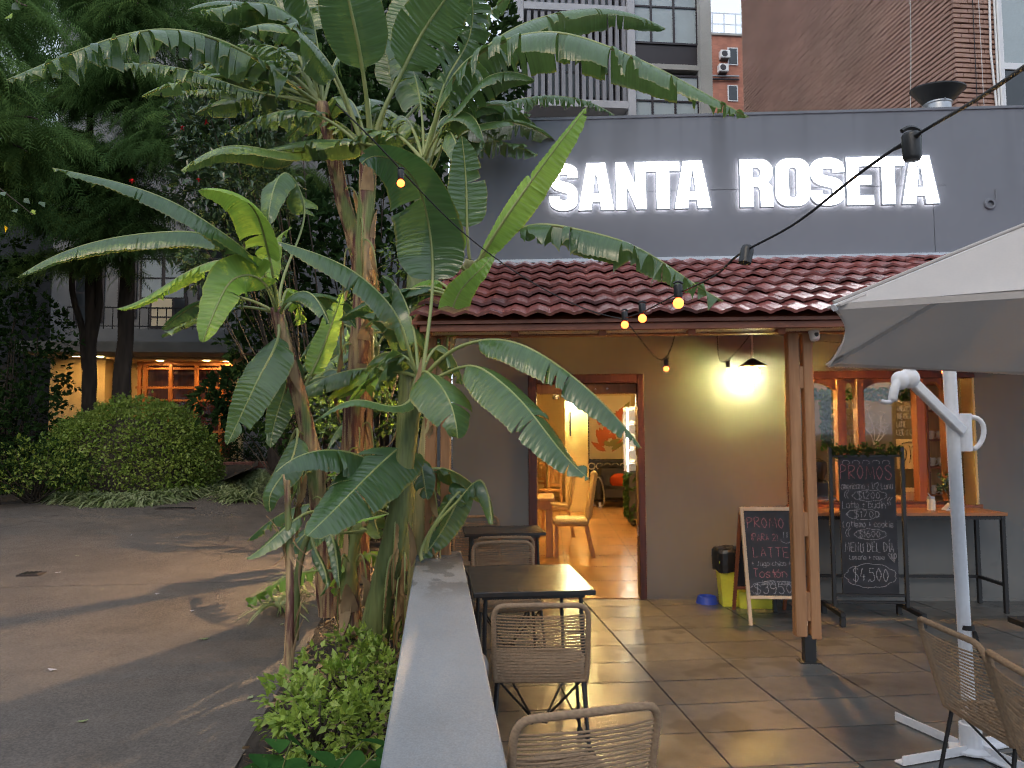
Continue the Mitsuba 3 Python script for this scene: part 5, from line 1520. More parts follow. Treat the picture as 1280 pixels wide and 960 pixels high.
# ---------------------------------------------------------------- trees, shrubs, ground cover
def rand_rot(n, r):
    q = r.normal(size=(n, 4))
    q /= np.linalg.norm(q, axis=1, keepdims=True)
    w, x, y, z = q.T
    return np.stack([1 - 2 * (y * y + z * z), 2 * (x * y - z * w), 2 * (x * z + y * w), 2 * (x * y + z * w), 1 - 2 * (x * x + z * z), 2 * (y * z - x * w), 2 * (x * z - y * w), 2 * (y * z + x * w), 1 - 2 * (x * x + y * y)], 1).reshape(n, 3, 3)


LEAF = (np.array([[0, 0, 0], [.35, -.30, .06], [.35, .30, .06], [1, 0, -.12], [.40, 0, .0]]), np.array([[0, 1, 4], [0, 4, 2], [1, 3, 4], [4, 3, 2]]))


def leaves(pos, R, size, shape=LEAF, aspect=1.0):
    """many copies of a small leaf: positions, rotations (columns: along, across, normal), sizes"""
    v0 = shape[0] * np.array([1, aspect, 1])
    v = np.einsum('nij,kj->nki', R, v0) * np.asarray(size)[:, None, None] + pos[:, None, :]
    f = shape[1][None] + (np.arange(len(pos)) * len(v0))[:, None, None]
    return v.reshape(-1, 3), f.reshape(-1, 3)


def frame_from(along, r, up=(0, 0, 1), wob=.4):
    """rotations whose x axis is along, whose normal leans up, with random wobble"""
    a = along / (np.linalg.norm(along, axis=1, keepdims=True) + 1e-9)
    u = np.asarray(up, float) + r.normal(0, wob, a.shape)
    s = np.cross(u, a)
    s /= np.linalg.norm(s, axis=1, keepdims=True) + 1e-9
    return np.stack([a, s, np.cross(a, s)], 2)


# a feathery hanging spray for the conifers
def spray_shape(n=9):
    v, f = [], []
    for k in range(n):
        t = k / n
        x, z = t, -.35 * t * t
        L = .30 * (1 - .6 * t)
        for sgn in (-1, 1):
            b = len(v)
            v += [[x, 0, z], [x + .055, 0, z - .01], [x + .16, sgn * L, z - .10 - .05 * t]]
            f.append([b, b + 1, b + 2])
    b = len(v)
    v += [[0, -.012, 0], [0, .012, 0], [1, 0, -.38]]
    f.append([b, b + 1, b + 2])
    return np.array(v), np.array(f)


SPRAY = spray_shape()


def limb(a, b, r0, r1, r, n=8, sag=.1, sides=7):
    a, b = np.asarray(a, float), np.asarray(b, float)
    s = np.linspace(0, 1, n)
    p = a + (b - a) * s[:, None]
    p += np.stack([meshkit.noise(np.stack([s * 3, s * 0 + k, s * 0], 1) + r.random() * 90) - .5 for k in range(3)], 1) * np.linalg.norm(b - a) * .10 * (np.sin(np.pi * s))[:, None]
    p[:, 2] += sag * np.sin(np.pi * s) * np.linalg.norm(b - a) * .3
    return p, np.linspace(r0, r1, n)


def conifer(base, top_z, r0, boughs, label, seed, nspray, lean=(0, 0), fork=None, z_lo=3.5, size=(.32, .60)):
    """a tall conifer with drooping feathery boughs: trunk, boughs, hanging sprays"""
    r = np.random.default_rng(seed)
    t = thing('conifer_tree', label, 'tree')
    base = np.asarray(base, float)
    s = np.linspace(0, 1, 16)
    p = base + np.stack([lean[0] * s + .10 * np.sin(5 * s + seed), lean[1] * s, (top_z - base[2]) * s], 1)
    tm = MB().tube(p, r0 * (1 - .75 * s) + .12 * r0 * np.exp(-s * 30), 12)
    v, f = tm.get()
    v += (meshkit.fbm(v * [9, 9, 2.0], 3, seed)[:, None] - .5) * .10 * r0 / .16 * np.array([1, 1, 0])
    put('trunk', (v, f), 'bark', t, smooth=True)
    if fork:
        for a, b, q in fork:
            pp, rr = limb(a, b, q, q * .6, r, 10, 0)
            put('limb', MB().tube(pp, rr, 10), 'bark', t, smooth=True)
    bm, pos, along, sz = MB(), [], [], []
    for tip in boughs:
        tip = np.asarray(tip, float)
        k = np.argmin(np.abs(p[:, 2] - (tip[2] + .15 * np.linalg.norm(tip[:2] - base[:2]))))
        a = p[k]
        pp, rr = limb(a, tip, .05, .012, r, 10, .25)
        bm.tube(pp, rr, 6)
        L = np.linalg.norm(tip - a)
        n = int(1.8 * nspray * (L + .6))
        u = r.random(n) ** .6
        q = np.stack([np.interp(u, np.linspace(0, 1, 10), pp[:, c]) for c in range(3)], 1)
        d = (tip - a) / L
        sd = np.cross(d, [0, 0, 1])
        sd /= np.linalg.norm(sd) + 1e-9
        lat = r.normal(0, .33, n) * (.5 + .7 * L / 3)
        q = q + sd * lat[:, None] + np.stack([0 * u, 0 * u, -np.abs(lat) * .30 + r.normal(0, .11, n)], 1)
        pos.append(q)
        along.append(d * r.uniform(.1, .9, (n, 1)) + sd * (np.sign(lat) * r.uniform(.2, 1.1, n))[:, None] + np.stack([r.normal(0, .2, n), r.normal(0, .2, n), -r.uniform(.15, .9, n)], 1))
        sz.append(r.uniform(*size, n))
    put('boughs', bm, 'bark', t, smooth=True)
    labels[list(scene)[-1]] = {'kind': 'stuff'}
    pos, along, sz = np.vstack(pos), np.vstack(along), np.concatenate(sz)
    k = put('crown', leaves(pos, frame_from(along, r), sz, SPRAY), 'conifer_foliage', t)
    labels[k] = {'kind': 'stuff'}
    return t


def bough_tips(boxpx, y0, y1, n, seed):
    r = np.random.default_rng(seed)
    return [at(r.uniform(boxpx[0], boxpx[2]), r.uniform(boxpx[1], boxpx[3]), r.uniform(y0, y1)) for _ in range(n)]


def ground_at(px, y):
    x = at(px, 500, y)[0]
    return np.array([x, y, float(gz(x, y))])


b2 = ground_at(150, 18.8)
conifer(b2, 13.0, .22, bough_tips((-30, -60, 260, 230), 15.0, 20.0, 30, 21) + bough_tips((20, 190, 230, 320), 16.0, 18.5, 14, 22), 'tall dark conifer with a thick ridged trunk right behind the round bush', 31, 46)
b1 = ground_at(106, 19.2)
conifer(b1, 12.0, .17, bough_tips((-70, 60, 120, 330), 16.5, 20.5, 22, 23), 'dark slim conifer with a forked trunk left of the thick trunk', 32, 44,
        fork=[(b1 + [0.03, 0, 2.3], at(128, 300, 19.2), .11), (b1 + [0, 0, 2.6], at(84, 310, 18.9), .09)])
b3 = ground_at(-35, 14.5)
conifer(b3, 12.5, .2, bough_tips((-90, -60, 60, 290), 11.5, 16.0, 22, 24), 'conifer at the far left edge with foliage hanging into the picture', 33, 44)
b4 = ground_at(345, 20.0)
conifer(b4, 15.0, .2, bough_tips((200, -80, 470, 260), 17.5, 22.0, 34, 25), 'conifer farther back behind the banana crowns', 34, 40)

# broad dark shrubs and the tree behind the banana plants
def leafy(name, label, cat, blobs, n, size, matn, seed, trunk=None, branches=14, aspect=1.0, parts=True, mat2=None, frac2=0.0):
    """a bushy plant: leaf clumps on twigs; blobs = (centre, radii)"""
    r = np.random.default_rng(seed)
    t = thing(name, label, cat)
    tw = MB()
    root = np.asarray(trunk, float)
    P, A, out = [], [], []
    w = np.array([np.prod(np.asarray(b[1])) ** .67 for b in blobs])
    for (c, rad), q in zip(blobs, w / w.sum()):
        c, rad = np.asarray(c, float), np.asarray(rad, float)
        k = max(8, int(n * q))
        nb = max(3, int(branches * q))
        ends = c + rad * (lambda g: g / np.linalg.norm(g, axis=1, keepdims=True) * r.random((nb, 1)) ** .4)(r.normal(size=(nb, 3)))
        for e in ends:
            pp, rr = limb(root + [r.normal(0, .06), r.normal(0, .06), 0], e, .022 * max(rad) + .006, .005, r, 8, .1, 5)
            tw.tube(pp, rr, 5)
        m = max(6, k // 7)
        g = r.normal(size=(m, 3))
        g /= np.linalg.norm(g, axis=1, keepdims=True)
        cc = c + g * rad * (r.random((m, 1)) ** .33) * (1 + .25 * (meshkit.fbm(g * 2.3 + seed, 3, seed)[:, None] - .5))
        for x, d in zip(cc, g):
            for _ in range(7):
                a = d + r.normal(0, .75, 3) + [0, 0, .15]
                P.append(x + a * .02)
                A.append(a)
    put('stems', tw, 'twig', t, smooth=True)
    labels[list(scene)[-1]] = {'kind': 'stuff'}
    P, A = np.array(P), np.array(A)
    S = r.uniform(*size, len(P))
    R = frame_from(A, r, wob=.6)
    sel = r.random(len(P)) < frac2
    k = put('foliage', leaves(P[~sel], R[~sel], S[~sel], aspect=aspect), matn, t)
    labels[k] = {'kind': 'stuff'}
    if frac2 > 0:
        k = put('young_leaves', leaves(P[sel], R[sel], S[sel], aspect=aspect), mat2, t)
        labels[k] = {'kind': 'stuff'}
    return t


def blob(px, py, y, rx, rz, ry=None):
    return (at(px, py, y), (rx, ry or rx, rz))


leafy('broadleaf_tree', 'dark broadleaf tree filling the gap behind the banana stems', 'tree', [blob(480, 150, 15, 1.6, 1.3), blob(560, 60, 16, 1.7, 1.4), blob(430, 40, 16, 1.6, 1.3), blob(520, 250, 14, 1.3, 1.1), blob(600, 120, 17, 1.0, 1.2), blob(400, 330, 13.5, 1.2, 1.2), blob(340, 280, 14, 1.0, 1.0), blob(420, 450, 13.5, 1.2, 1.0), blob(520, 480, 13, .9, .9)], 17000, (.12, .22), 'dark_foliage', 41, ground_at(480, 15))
leafy('tall_shrub', 'leafy shrub lit yellow by the floodlight behind the banana stems', 'shrub', [blob(505, 320, 10.6, .30, .42), blob(455, 400, 11, .45, .5), blob(520, 420, 10.8, .35, .6), blob(430, 480, 10.5, .5, .5), blob(490, 520, 10.4, .4, .45), blob(455, 590, 9.9, .35, .4), blob(425, 540, 10.2, .4, .4), blob(470, 640, 9.4, .3, .3)], 3000, (.06, .12), 'glossy_leaf', 42, ground_at(470, 10.7), mat2='lime_leaf', frac2=.35)
leafy('camellia_shrub', 'glossy-leaved shrub with red flowers left of the banana crowns', 'shrub', [blob(285, 150, 11.5, .8, .8), blob(310, 230, 11.2, .75, .6), blob(250, 250, 11.6, .5, .5), blob(330, 110, 11.8, .7, .6), blob(290, 320, 11.4, .8, .6), blob(250, 180, 11.6, .4, .5)], 5200, (.10, .19), 'glossy_leaf', 43, ground_at(415, 12.0), branches=24, aspect=.75)
sh_key = 'camellia_shrub'
r = np.random.default_rng(9)
for px, py in ((258, 153), (165, 226), (375, 110), (228, 160), (325, 156), (248, 225)):
    c = at(px, py, 10.9)
    m = MB()
    P = np.repeat(c[None], 9, 0)
    A = r.normal(size=(9, 3)) + [0, -.8, .2]
    put('flower', leaves(P, frame_from(A, r), r.uniform(.035, .055, 9)), 'red_petal', sh_key)
leafy('camellia_shrub', 'dark glossy shrub low behind the leftmost banana stem', 'shrub', [blob(340, 430, 12.5, .8, .8), blob(300, 500, 13, .7, .5), blob(380, 520, 12, .7, .7)], 3200, (.10, .18), 'dark_foliage', 44, ground_at(395, 12.6), branches=14)
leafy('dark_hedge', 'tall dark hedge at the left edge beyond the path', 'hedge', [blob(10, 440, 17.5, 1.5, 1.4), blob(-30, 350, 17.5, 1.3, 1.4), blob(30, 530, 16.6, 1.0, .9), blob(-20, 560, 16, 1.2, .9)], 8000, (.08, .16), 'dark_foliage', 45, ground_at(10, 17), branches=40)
leafy('low_shrub', 'low dark shrub left of the round bush by the path', 'shrub', [blob(45, 575, 15.0, .8, .42), blob(85, 588, 14.6, .5, .3), blob(10, 592, 14.6, .6, .35)], 3200, (.05, .10), 'bush_leaf', 46, ground_at(45, 15), branches=30, mat2='dark_foliage', frac2=.5)
hp0 = ground_at(280, 22.3)
leafy('low_hedge', 'clipped dark hedge with a brick kerb at the end of the path', 'hedge', [(hp0 + [k * .55, 0, .40], (.42, .35, .42)) for k in range(5)], 4200, (.05, .09), 'dark_foliage', 47, hp0 + [1, 0, 0], branches=40)
hk = thing('brick_kerb', 'reddish brick kerb under the low hedge at the end of the path', 'kerb')
for k in range(16):
    put('brick', MB().box([hp0[0] - .4 + k * .24, hp0[1] - .48, hp0[2] + .06], [.228, .12, .16], ch=.006), 'red_brickwork', hk)

# clipped round bush
bc = ground_at(169, 16.5)
rb_ = thing('round_bush', 'large clipped dome-shaped green bush beside the path', 'bush')
r = np.random.default_rng(51)


def dome(n, jitter):
    g = r.normal(size=(n, 3))
    g[:, 2] = np.abs(g[:, 2]) * .9 - .05
    g /= np.linalg.norm(g, axis=1, keepdims=True)
    e = np.stack([np.sign(g[:, k]) * np.abs(g[:, k]) ** .82 for k in range(3)], 1)
    lump = 1 + .18 * (meshkit.fbm(g * 2.4, 3, 8) - .5) + .20 * (meshkit.fbm(g * 8, 3, 4) - .5)
    return bc + e * [1.66, 1.35, 1.80] * (lump * (1 - jitter * r.random(n) ** 2))[:, None] + [0, 0, .05], g


P, Nn = dome(24000, .16)
sel_ = r.random(24000) < .03
P[sel_] += Nn[sel_] * r.uniform(.02, .14, (sel_.sum(), 1))
A = Nn * .7 + r.normal(0, .75, P.shape)
k = put('foliage', leaves(P, frame_from(A, r, wob=.9), r.uniform(.04, .095, len(P))), 'bush_leaf', rb_)
labels[k] = {'kind': 'stuff'}
v, f = trimesh.creation.icosphere(subdivisions=4, radius=1.0).vertices, trimesh.creation.icosphere(subdivisions=4, radius=1.0).faces
v = np.array(v)
e = np.sign(v) * np.abs(v) ** .82
put('inner_twigs', (bc + e * [1.40, 1.15, 1.52], f), 'twig', rb_)

# variegated grassy ground cover round the bush and along the bed
def blades(cs, n, L, r, w=.014, spread=.9):
    P, A, S = [], [], []
    for c in cs:
        for _ in range(n):
            a = r.normal(0, spread, 3)
            a[2] = abs(a[2]) * .6 + .35
            P.append(np.asarray(c) + r.normal(0, .02, 3) * [1, 1, 0])
            A.append(a / np.linalg.norm(a))
            S.append(r.uniform(.6, 1.2) * L)
    P, A, S = np.array(P), np.array(A), np.array(S)
    s = np.linspace(0, 1, 6)
    hor = A * [1, 1, 0]
    side = np.cross(A, [0, 0, 1.0])
    side /= np.linalg.norm(side, axis=1, keepdims=True) + 1e-9
    mid = P[:, None] + (A[:, None] * s[None, :, None] + np.stack([hor[:, 0:1] * s ** 2 * .5, hor[:, 1:2] * s ** 2 * .5, np.broadcast_to(-.75 * s ** 2.2, (len(P), 6))], -1)) * S[:, None, None]
    wd = (w * np.sin(np.pi * (.12 + .88 * s)) ** .7)[None, :, None] * side[:, None]
    v = np.stack([mid - wd, mid + wd], 2).reshape(len(P), 12, 3)
    q = np.array([[2 * k, 2 * k + 1, 2 * k + 3] for k in range(5)] + [[2 * k, 2 * k + 3, 2 * k + 2] for k in range(5)])
    return v.reshape(-1, 3), (q[None] + (np.arange(len(P)) * 12)[:, None, None]).reshape(-1, 3)


r = np.random.default_rng(61)
edge = [(0, 606), (30, 611), (60, 620), (90, 628), (130, 632), (170, 631), (205, 627), (240, 618), (270, 606), (300, 594), (322, 584)]
ex = np.interp(np.linspace(0, 10, 150), range(11), [p[0] for p in edge])
ey = np.interp(np.linspace(0, 10, 150), range(11), [p[1] for p in edge])
cs, bedpts = [], []
for px, py in zip(ex, ey):
    # solve the ground depth for this pixel
    y = 12.0
    for _ in range(12):
        d = at(px, py, 1.0) - EYE
        zz = float(gz((EYE + d * y)[0], y))
        y = (zz - EYE[2]) / d[2] if d[2] < 0 else y
        y = min(max(y, 8), 24)
    p = EYE + d * y
    p[2] = zz
    bedpts.append(p)
    cs += [p + np.array([r.normal(0, .12), abs(r.normal(0, .30)) + .02, 0]) for _ in range(5)]
for c in cs:
    c[2] = float(gz(c[0], c[1])) + .05
k = put('spider_grass', blades(cs, 14, .42, r, .019), 'pale_blade')
labels[k] = {'label': 'variegated pale grassy ground cover edging the bed around the round bush', 'category': 'ground cover', 'kind': 'stuff'}
bp = np.array(bedpts)
back = np.stack([bp[:, 0] * 1.35, bp[:, 1] + 7, bp[:, 1] * 0], 1)
back[:, 2] = [float(gz(a, b)) for a, b in back[:, :2]]
n = len(bp)
v = np.vstack([bp + [0, 0, .035], back + [0, 0, .06]])
struct('lawn_bed', (v, np.array([[k, k + 1, n + k + 1] for k in range(n - 1)] + [[k, n + k + 1, n + k] for k in range(n - 1)])), 'soil', smooth=True, label='planted bed under the round bush and the trees')

# plants of the bed along the low wall, nearest first
leafy('boxwood_shrub', 'bright small-leaved shrub at the near end of the planting bed', 'shrub', [blob(400, 905, 3.65, .22, .14), blob(370, 880, 3.9, .15, .12)], 760, (.035, .062), 'bush_leaf', 71, at(400, 960, 3.8) * [1, 1, 0] + [0, 0, .06], branches=30, mat2='lime_leaf', frac2=.45)
leafy('boxwood_shrub', 'lime-tipped shrub in the middle of the planting bed against the wall', 'shrub', [blob(425, 862, 4.35, .26, .13), blob(470, 835, 4.9, .16, .18), blob(395, 845, 4.6, .16, .12), blob(440, 810, 5.0, .14, .12)], 1100, (.035, .06), 'bush_leaf', 72, at(430, 920, 4.5) * [1, 1, 0] + [0, 0, .06], branches=36, mat2='lime_leaf', frac2=.5)
leafy('boxwood_shrub', 'dense small-leaved shrub pressed against the low wall', 'shrub', [blob(480, 860, 4.4, .10, .18), blob(455, 905, 3.7, .14, .14), blob(492, 800, 5.4, .10, .12)], 620, (.035, .06), 'bush_leaf', 73, at(470, 930, 4.2) * [1, 1, 0] + [0, 0, .06], branches=24, mat2='lime_leaf', frac2=.3)


def heart():
    s = np.linspace(0, 1, 9)
    w = .42 * np.sin(np.pi * np.clip(s, 0, 1) ** .62) ** .8
    v, f = [], []
    for x, y in zip(s, w):
        v += [[x - .15 * (1 - s[0]), -y, .10 * y], [x - .15, 0, -.02], [x - .15, y, .10 * y]]
    for k in range(8):
        a = 3 * k
        f += [[a, a + 3, a + 4], [a, a + 4, a + 1], [a + 1, a + 4, a + 5], [a + 1, a + 5, a + 2]]
    v = np.array(v)
    v[:, 2] -= .25 * v[:, 0] ** 2
    return v, np.array(f)


HEART = heart()
iv = thing('broad_leaf_plant', 'dark glossy plant with broad heart-shaped leaves at the bottom left', 'plant')
r = np.random.default_rng(81)
st = MB()
for k, (px, py, s) in enumerate(((330, 945, .17), (365, 925, .14), (352, 955, .19), (395, 940, .15), (430, 948, .16), (455, 925, .17), (470, 950, .14), (315, 958, .16), (410, 962, .17), (445, 962, .15), (380, 965, .18), (480, 935, .10), (345, 925, .12))):
    c = at(px, py, 3.05 + .3 * r.random())
    root = np.array([c[0] * .6 - .3, c[1] + .05, .08])
    a = (c - root) * [1, 1, 0]
    a = a / (np.linalg.norm(a) + 1e-6) + r.normal(0, .35, 3) * [1, 1, .3] + [0, -.4, -.1]
    put('leaf', leaves(c[None], frame_from(a[None], r, wob=.35), np.array([s]), HEART), 'ivy_leaf', iv, smooth=True)
    st.tube(spline([root, (root + c) / 2 + [0, 0, .06], c], 8)[0], .004, 5)
put('stems', st, 'green_stem', iv, smooth=True)
labels[list(scene)[-1]] = {'kind': 'stuff'}
r = np.random.default_rng(82)
cl = [at(px, py, y) for px, py, y in ((348, 745, 7.0), (360, 725, 7.3), (352, 705, 7.6), (372, 690, 8.0))]
for n, c in enumerate(cl):
    c = c.copy()
    c[2] = float(gz(c[0], c[1])) + .08
    k = put('spider_plant', blades([c], 26, .30, r, .012), 'pale_blade')
    tag(k, ['spider plant at the path edge beside the dry banana stem', 'second spider plant along the path edge', 'third spider plant along the path edge, farther back', 'farthest spider plant along the path edge'][n], 'plant')

# twig with a yellow leaf hanging in from the left edge
hb = thing('hanging_branch', 'thin branch with a few leaves and one yellow leaf at the left edge', 'branch')
r = np.random.default_rng(83)
p0, p1 = at(-90, 180, 6.0), at(40, 268, 6.2)
pp, rr = limb(p0, p1, .012, .003, r, 12, .2)
put('twig', MB().tube(pp, rr, 5), 'twig', hb, smooth=True)
for px, py, s, mt in ((6, 287, .075, 'yellow_petal'), (2, 240, .07, 'glossy_leaf'), (30, 248, .06, 'glossy_leaf'), (50, 252, .07, 'glossy_leaf'), (40, 262, .05, 'lime_leaf'), (18, 262, .06, 'glossy_leaf'), (10, 20, .10, 'lime_leaf'), (15, 5, .09, 'glossy_leaf')):
    c = at(px, py, 6.1)
    k = put('leaf', leaves(c[None], frame_from(np.array([[.6, -.6, -.5]]) + r.normal(0, .4, (1, 3)), r, up=(0, -1, .5)), np.array([s]), LEAF, 1.3), mt, hb, smooth=True)
    if mt == 'yellow_petal':
        labels[k] = {'label': 'yellow leaf'}
# ---------------------------------------------------------------- banana plants
def unit(a):
    return a / (np.linalg.norm(a, axis=-1, keepdims=True) + 1e-12)


def banana_leaf(plant, pts, b, w, e=-15.0, g=.5, tear=.5, hint=(0, 0, 1), seed=0, leafm='banana_leaf', wl=1.0, wr=1.0, pr=.014, fold=0.0, stripw=(.03, .11), curl=0.0, tip=.55, lean=.22):
    """one leaf. pts: (px, py, depth) from the petiole's foot to the tip; b: where along it the blade begins; w: half width;
    e: rise of the two halves off the flat; g: how strongly they hang; tear: share of the blade torn into strips; fold: V-fold in degrees"""
    r = np.random.default_rng(seed * 7 + 3)
    P = np.array([at(*q) for q in pts])
    N = 150
    p, L = spline(P, N)
    t = unit(np.gradient(p, axis=0))
    h = np.asarray(hint, float)
    n = unit(h - t * (t @ h)[:, None])
    for k in range(1, N):                       # keep the frame from flipping
        if n[k] @ n[k - 1] < 0:
            n[k] = -n[k]
    ker = np.ones(15) / 15
    n = unit(np.stack([np.convolve(np.pad(n[:, c], 7, 'edge'), ker, 'valid') for c in range(3)], 1))
    n = unit(n - t * np.sum(n * t, 1, keepdims=True))
    s = np.cross(t, n)
    u = np.linspace(0, 1, N)
    i0 = int(b * (N - 1))
    uu = np.linspace(0, 1, N - i0)
    prof = np.clip(np.sin(np.pi * np.clip(uu, 0, 1) ** tip) , 0, 1) ** .55
    prof = np.minimum(prof, (uu / .07 + .15) ** .6)
    prof[-1] = .02
    key = numbered(f'{plant}__leaf')
    mv, mf, muv, cnt = [], [], [], 0
    M = 11
    lat = np.linspace(0, 1, M)
    Lb = L * (1 - b)
    for sgn, ws in ((-1, wl), (1, wr)):
        # split the half blade into strips
        cuts = [0.0]
        x = 0.0
        while x < Lb:
            x += r.uniform(*stripw) if r.random() < tear else r.uniform(.25, .6) * (1.4 - tear)
            cuts.append(min(x, Lb))
        for a, c in zip(cuts[:-1], cuts[1:]):
            if c - a < .006:
                continue
            torn = tear > .02 and (c - a) < .2
            m = max(2, int((c - a) / .011) + 1)
            q = np.linspace(a, c, m) / Lb
            gi = lambda arr: np.stack([np.interp(q, uu, arr[i0:, k]) for k in range(3)], 1)
            pp, tt, nn, ss = gi(p), unit(gi(t)), unit(gi(n)), unit(gi(s))
            wd = w * ws * np.interp(q, uu, prof)
            if torn:
                wd = wd * r.uniform(.74, 1.06)
            el = math.radians(e + fold + (r.normal(0, 24) * tear if torn else r.normal(0, 4)))
            gg = np.full(m, g * (r.uniform(.75, 1.45) if torn else r.uniform(.9, 1.1)))
            gg += .30 * (meshkit.noise(np.stack([q * Lb * 5, q * 0 + sgn, q * 0 + seed], 1)) - .5) * (g + .15)
            tw = r.normal(0, .75) * tear if torn else 0.0
            ln = lean + (r.normal(0, .12) if torn else 0)
            pos = pp.copy()
            V = [pos.copy()]
            shk = r.uniform(.08, .38)
            for j in range(1, M):
                v = lat[j]
                d0 = unit(sgn * ss * math.cos(el) + nn * math.sin(el) + tt * ln * (v ** .6) * 1.2)
                kk = np.clip(gg * v ** 1.1, 0, .97)[:, None]
                d = unit(d0 * (1 - kk) + np.array([0, 0, -1.0]) * kk + nn * curl * v * v)
                stepw = wd / (M - 1)
                pos = pos + d * stepw[:, None]
                off = nn * (.0035 * np.sin(q * Lb * 170 + 3 * v) * v)[:, None] if not torn else nn * (.006 * np.sin((np.linspace(-1, 1, m) + r.random() * .3) * 1.6 + 1.57) * v)[:, None] * 2
                # strips narrow towards their ends and twist a little
                if torn and m > 2:
                    ctr = pos.mean(0)
                    shr = 1 - (.12 + shk) * v ** 1.3
                    X = ctr + (pos - ctr) * shr + np.outer(np.linspace(-1, 1, m) * tw * v * (c - a) * .6, nn.mean(0))
                else:
                    X = pos
                edge = .012 * (meshkit.noise(np.stack([q * Lb * 22, q * 0 + j * 0, q * 0 + seed + sgn], 1)) - .5) * v
                V.append(X + off + d * edge[:, None])
            V = np.stack(V, 1)                       # m x M x 3
            base = cnt
            mv.append(V.reshape(-1, 3))
            muv.append(np.stack([np.repeat(q * Lb, M), np.tile(lat, m)], 1))
            ii, jj = np.meshgrid(np.arange(m - 1), np.arange(M - 1), indexing='ij')
            k0 = base + ii * M + jj
            quad = np.stack([k0, k0 + M, k0 + M + 1, k0 + 1], -1).reshape(-1, 4)
            if sgn > 0:
                quad = quad[:, ::-1]
            mf.append(np.vstack([quad[:, [0, 1, 2]], quad[:, [0, 2, 3]]]))
            cnt += m * M
    v, f, uv = np.vstack(mv), np.vstack(mf), np.vstack(muv)
    scene[key] = mikit.ply((v, f), 'material_' + leafm, smooth=True, uv=uv)
    rad = pr * (1 - .82 * np.clip((u - .0) / 1.0, 0, 1) ** .8) + .0012
    put('midrib', MB().tube(p - n * (rad * .55)[:, None], rad, 8), 'midrib', key, smooth=True)
    return key


def pseudostem(plant, pts, r0, r1, matn='banana_stem', name='stem', seed=0, sheaths=7, sheath_mat='dry_leaf'):
    P = np.array([at(*q) for q in pts])
    p, L = spline(P, 60)
    u = np.linspace(0, 1, 60)
    r = np.random.default_rng(seed + 5)
    rad = r0 + (r1 - r0) * u
    for c in np.linspace(.12, .95, 6):
        rad = rad * (1 + .07 / (1 + np.exp(-(c - u) * 60)) * .5)
    v, f = tube(p, rad, 18)
    v = v + (meshkit.fbm(v * [16, 16, 3.0], 3, seed)[:, None] - .5) * rad.mean() * .35 * np.array([1, 1, .2])
    k = put(name, (v, f), matn, plant, smooth=True)
    # loose dry sheath ends peeling off the stem
    t = unit(np.gradient(p, axis=0))
    for n in range(sheaths):
        i = int(r.uniform(6, 56))
        a = r.uniform(0, 2 * np.pi)
        x = unit(np.cross(t[i], [0, 1.0, 0]))
        y = np.cross(t[i], x)
        out = x * math.cos(a) + y * math.sin(a)
        sd = -x * math.sin(a) + y * math.cos(a)
        Lh = r.uniform(.15, .45)
        s = np.linspace(0, 1, 9)
        peel = r.uniform(.02, .12)
        up = r.random() < .55
        mid = p[i] + out * (rad[i] * 1.02 + peel * s ** 2.2)[:, None] + t[i] * ((1 if up else -1) * Lh * s)[:, None] * (1 - .2 * s[:, None])
        wd = (rad[i] * r.uniform(.35, .8) * (1 - s ** 1.6) + .003)[:, None] * sd
        V = np.stack([mid - wd - out * .012 * (1 - s)[:, None], mid + out * .004, mid + wd - out * .012 * (1 - s)[:, None]], 1).reshape(-1, 3)
        F = []
        for q in range(8):
            for c in range(2):
                o = q * 3 + c
                F += [[o, o + 3, o + 4], [o, o + 4, o + 1]]
        put('dry_sheath', (V, np.array(F)), sheath_mat, plant, smooth=True)
    return k


UPV, CAMV = (0, 0, 1), (0, -1, 0)
Bn = lambda label: thing('banana_plant', label, 'banana plant')
A1 = Bn('tallest banana plant, straight brown stem, upright leaves running out of the picture top')
A2 = Bn('tall banana plant leaning left, with long torn leaves arching to the upper left corner')
A3 = Bn('banana plant behind the others whose big torn leaves arch right over the parapet')
B1 = Bn('left banana plant with a reddish leaning stem and yellow-lit leaves')
C1 = Bn('front banana plant with a thick green stem and broad leaves drooping to the right')
D1 = Bn('banana plant beside the porch with a pale stem and a bright upright young leaf')
S1 = Bn('young banana sucker with a broad dark leaf low in the middle of the bed')
A4 = Bn('slender banana plant at the back of the bed, lit by the floodlight')
S2 = Bn('dry thin banana stem at the path edge of the bed')

pseudostem(A1, [(432, 765, 7.5), (436, 640, 7.4), (441, 548, 7.3), (449, 441, 7.25), (456, 326, 7.2), (459, 225, 7.15), (462, 190, 7.1)], .105, .075, 'banana_stem', seed=1, sheaths=12)
pseudostem(A2, [(452, 770, 7.9), (450, 600, 7.9), (451, 340, 7.8), (432, 262, 7.7), (412, 175, 7.6), (402, 130, 7.6)], .10, .065, 'banana_stem', seed=2, sheaths=9)
pseudostem(A3, [(500, 740, 6.6), (508, 560, 6.6), (518, 380, 6.6), (528, 250, 6.6), (530, 200, 6.6)], .085, .07, 'green_stem', seed=3, sheaths=5)
pseudostem(B1, [(412, 775, 6.6), (400, 640, 6.5), (388, 555, 6.4), (370, 480, 6.35), (352, 415, 6.3), (346, 385, 6.3)], .072, .05, 'banana_stem', seed=4, sheaths=8)
pseudostem(C1, [(462, 838, 5.35), (480, 730, 5.3), (498, 640, 5.2), (510, 550, 5.15), (520, 500, 5.1), (528, 468, 5.1)], .088, .048, 'green_stem', seed=5, sheaths=4)
pseudostem(D1, [(518, 780, 5.75), (527, 640, 5.75), (540, 515, 5.7), (560, 430, 5.7), (580, 353, 5.65), (588, 325, 5.6)], .060, .040, 'yellow_stem', seed=6, sheaths=7)
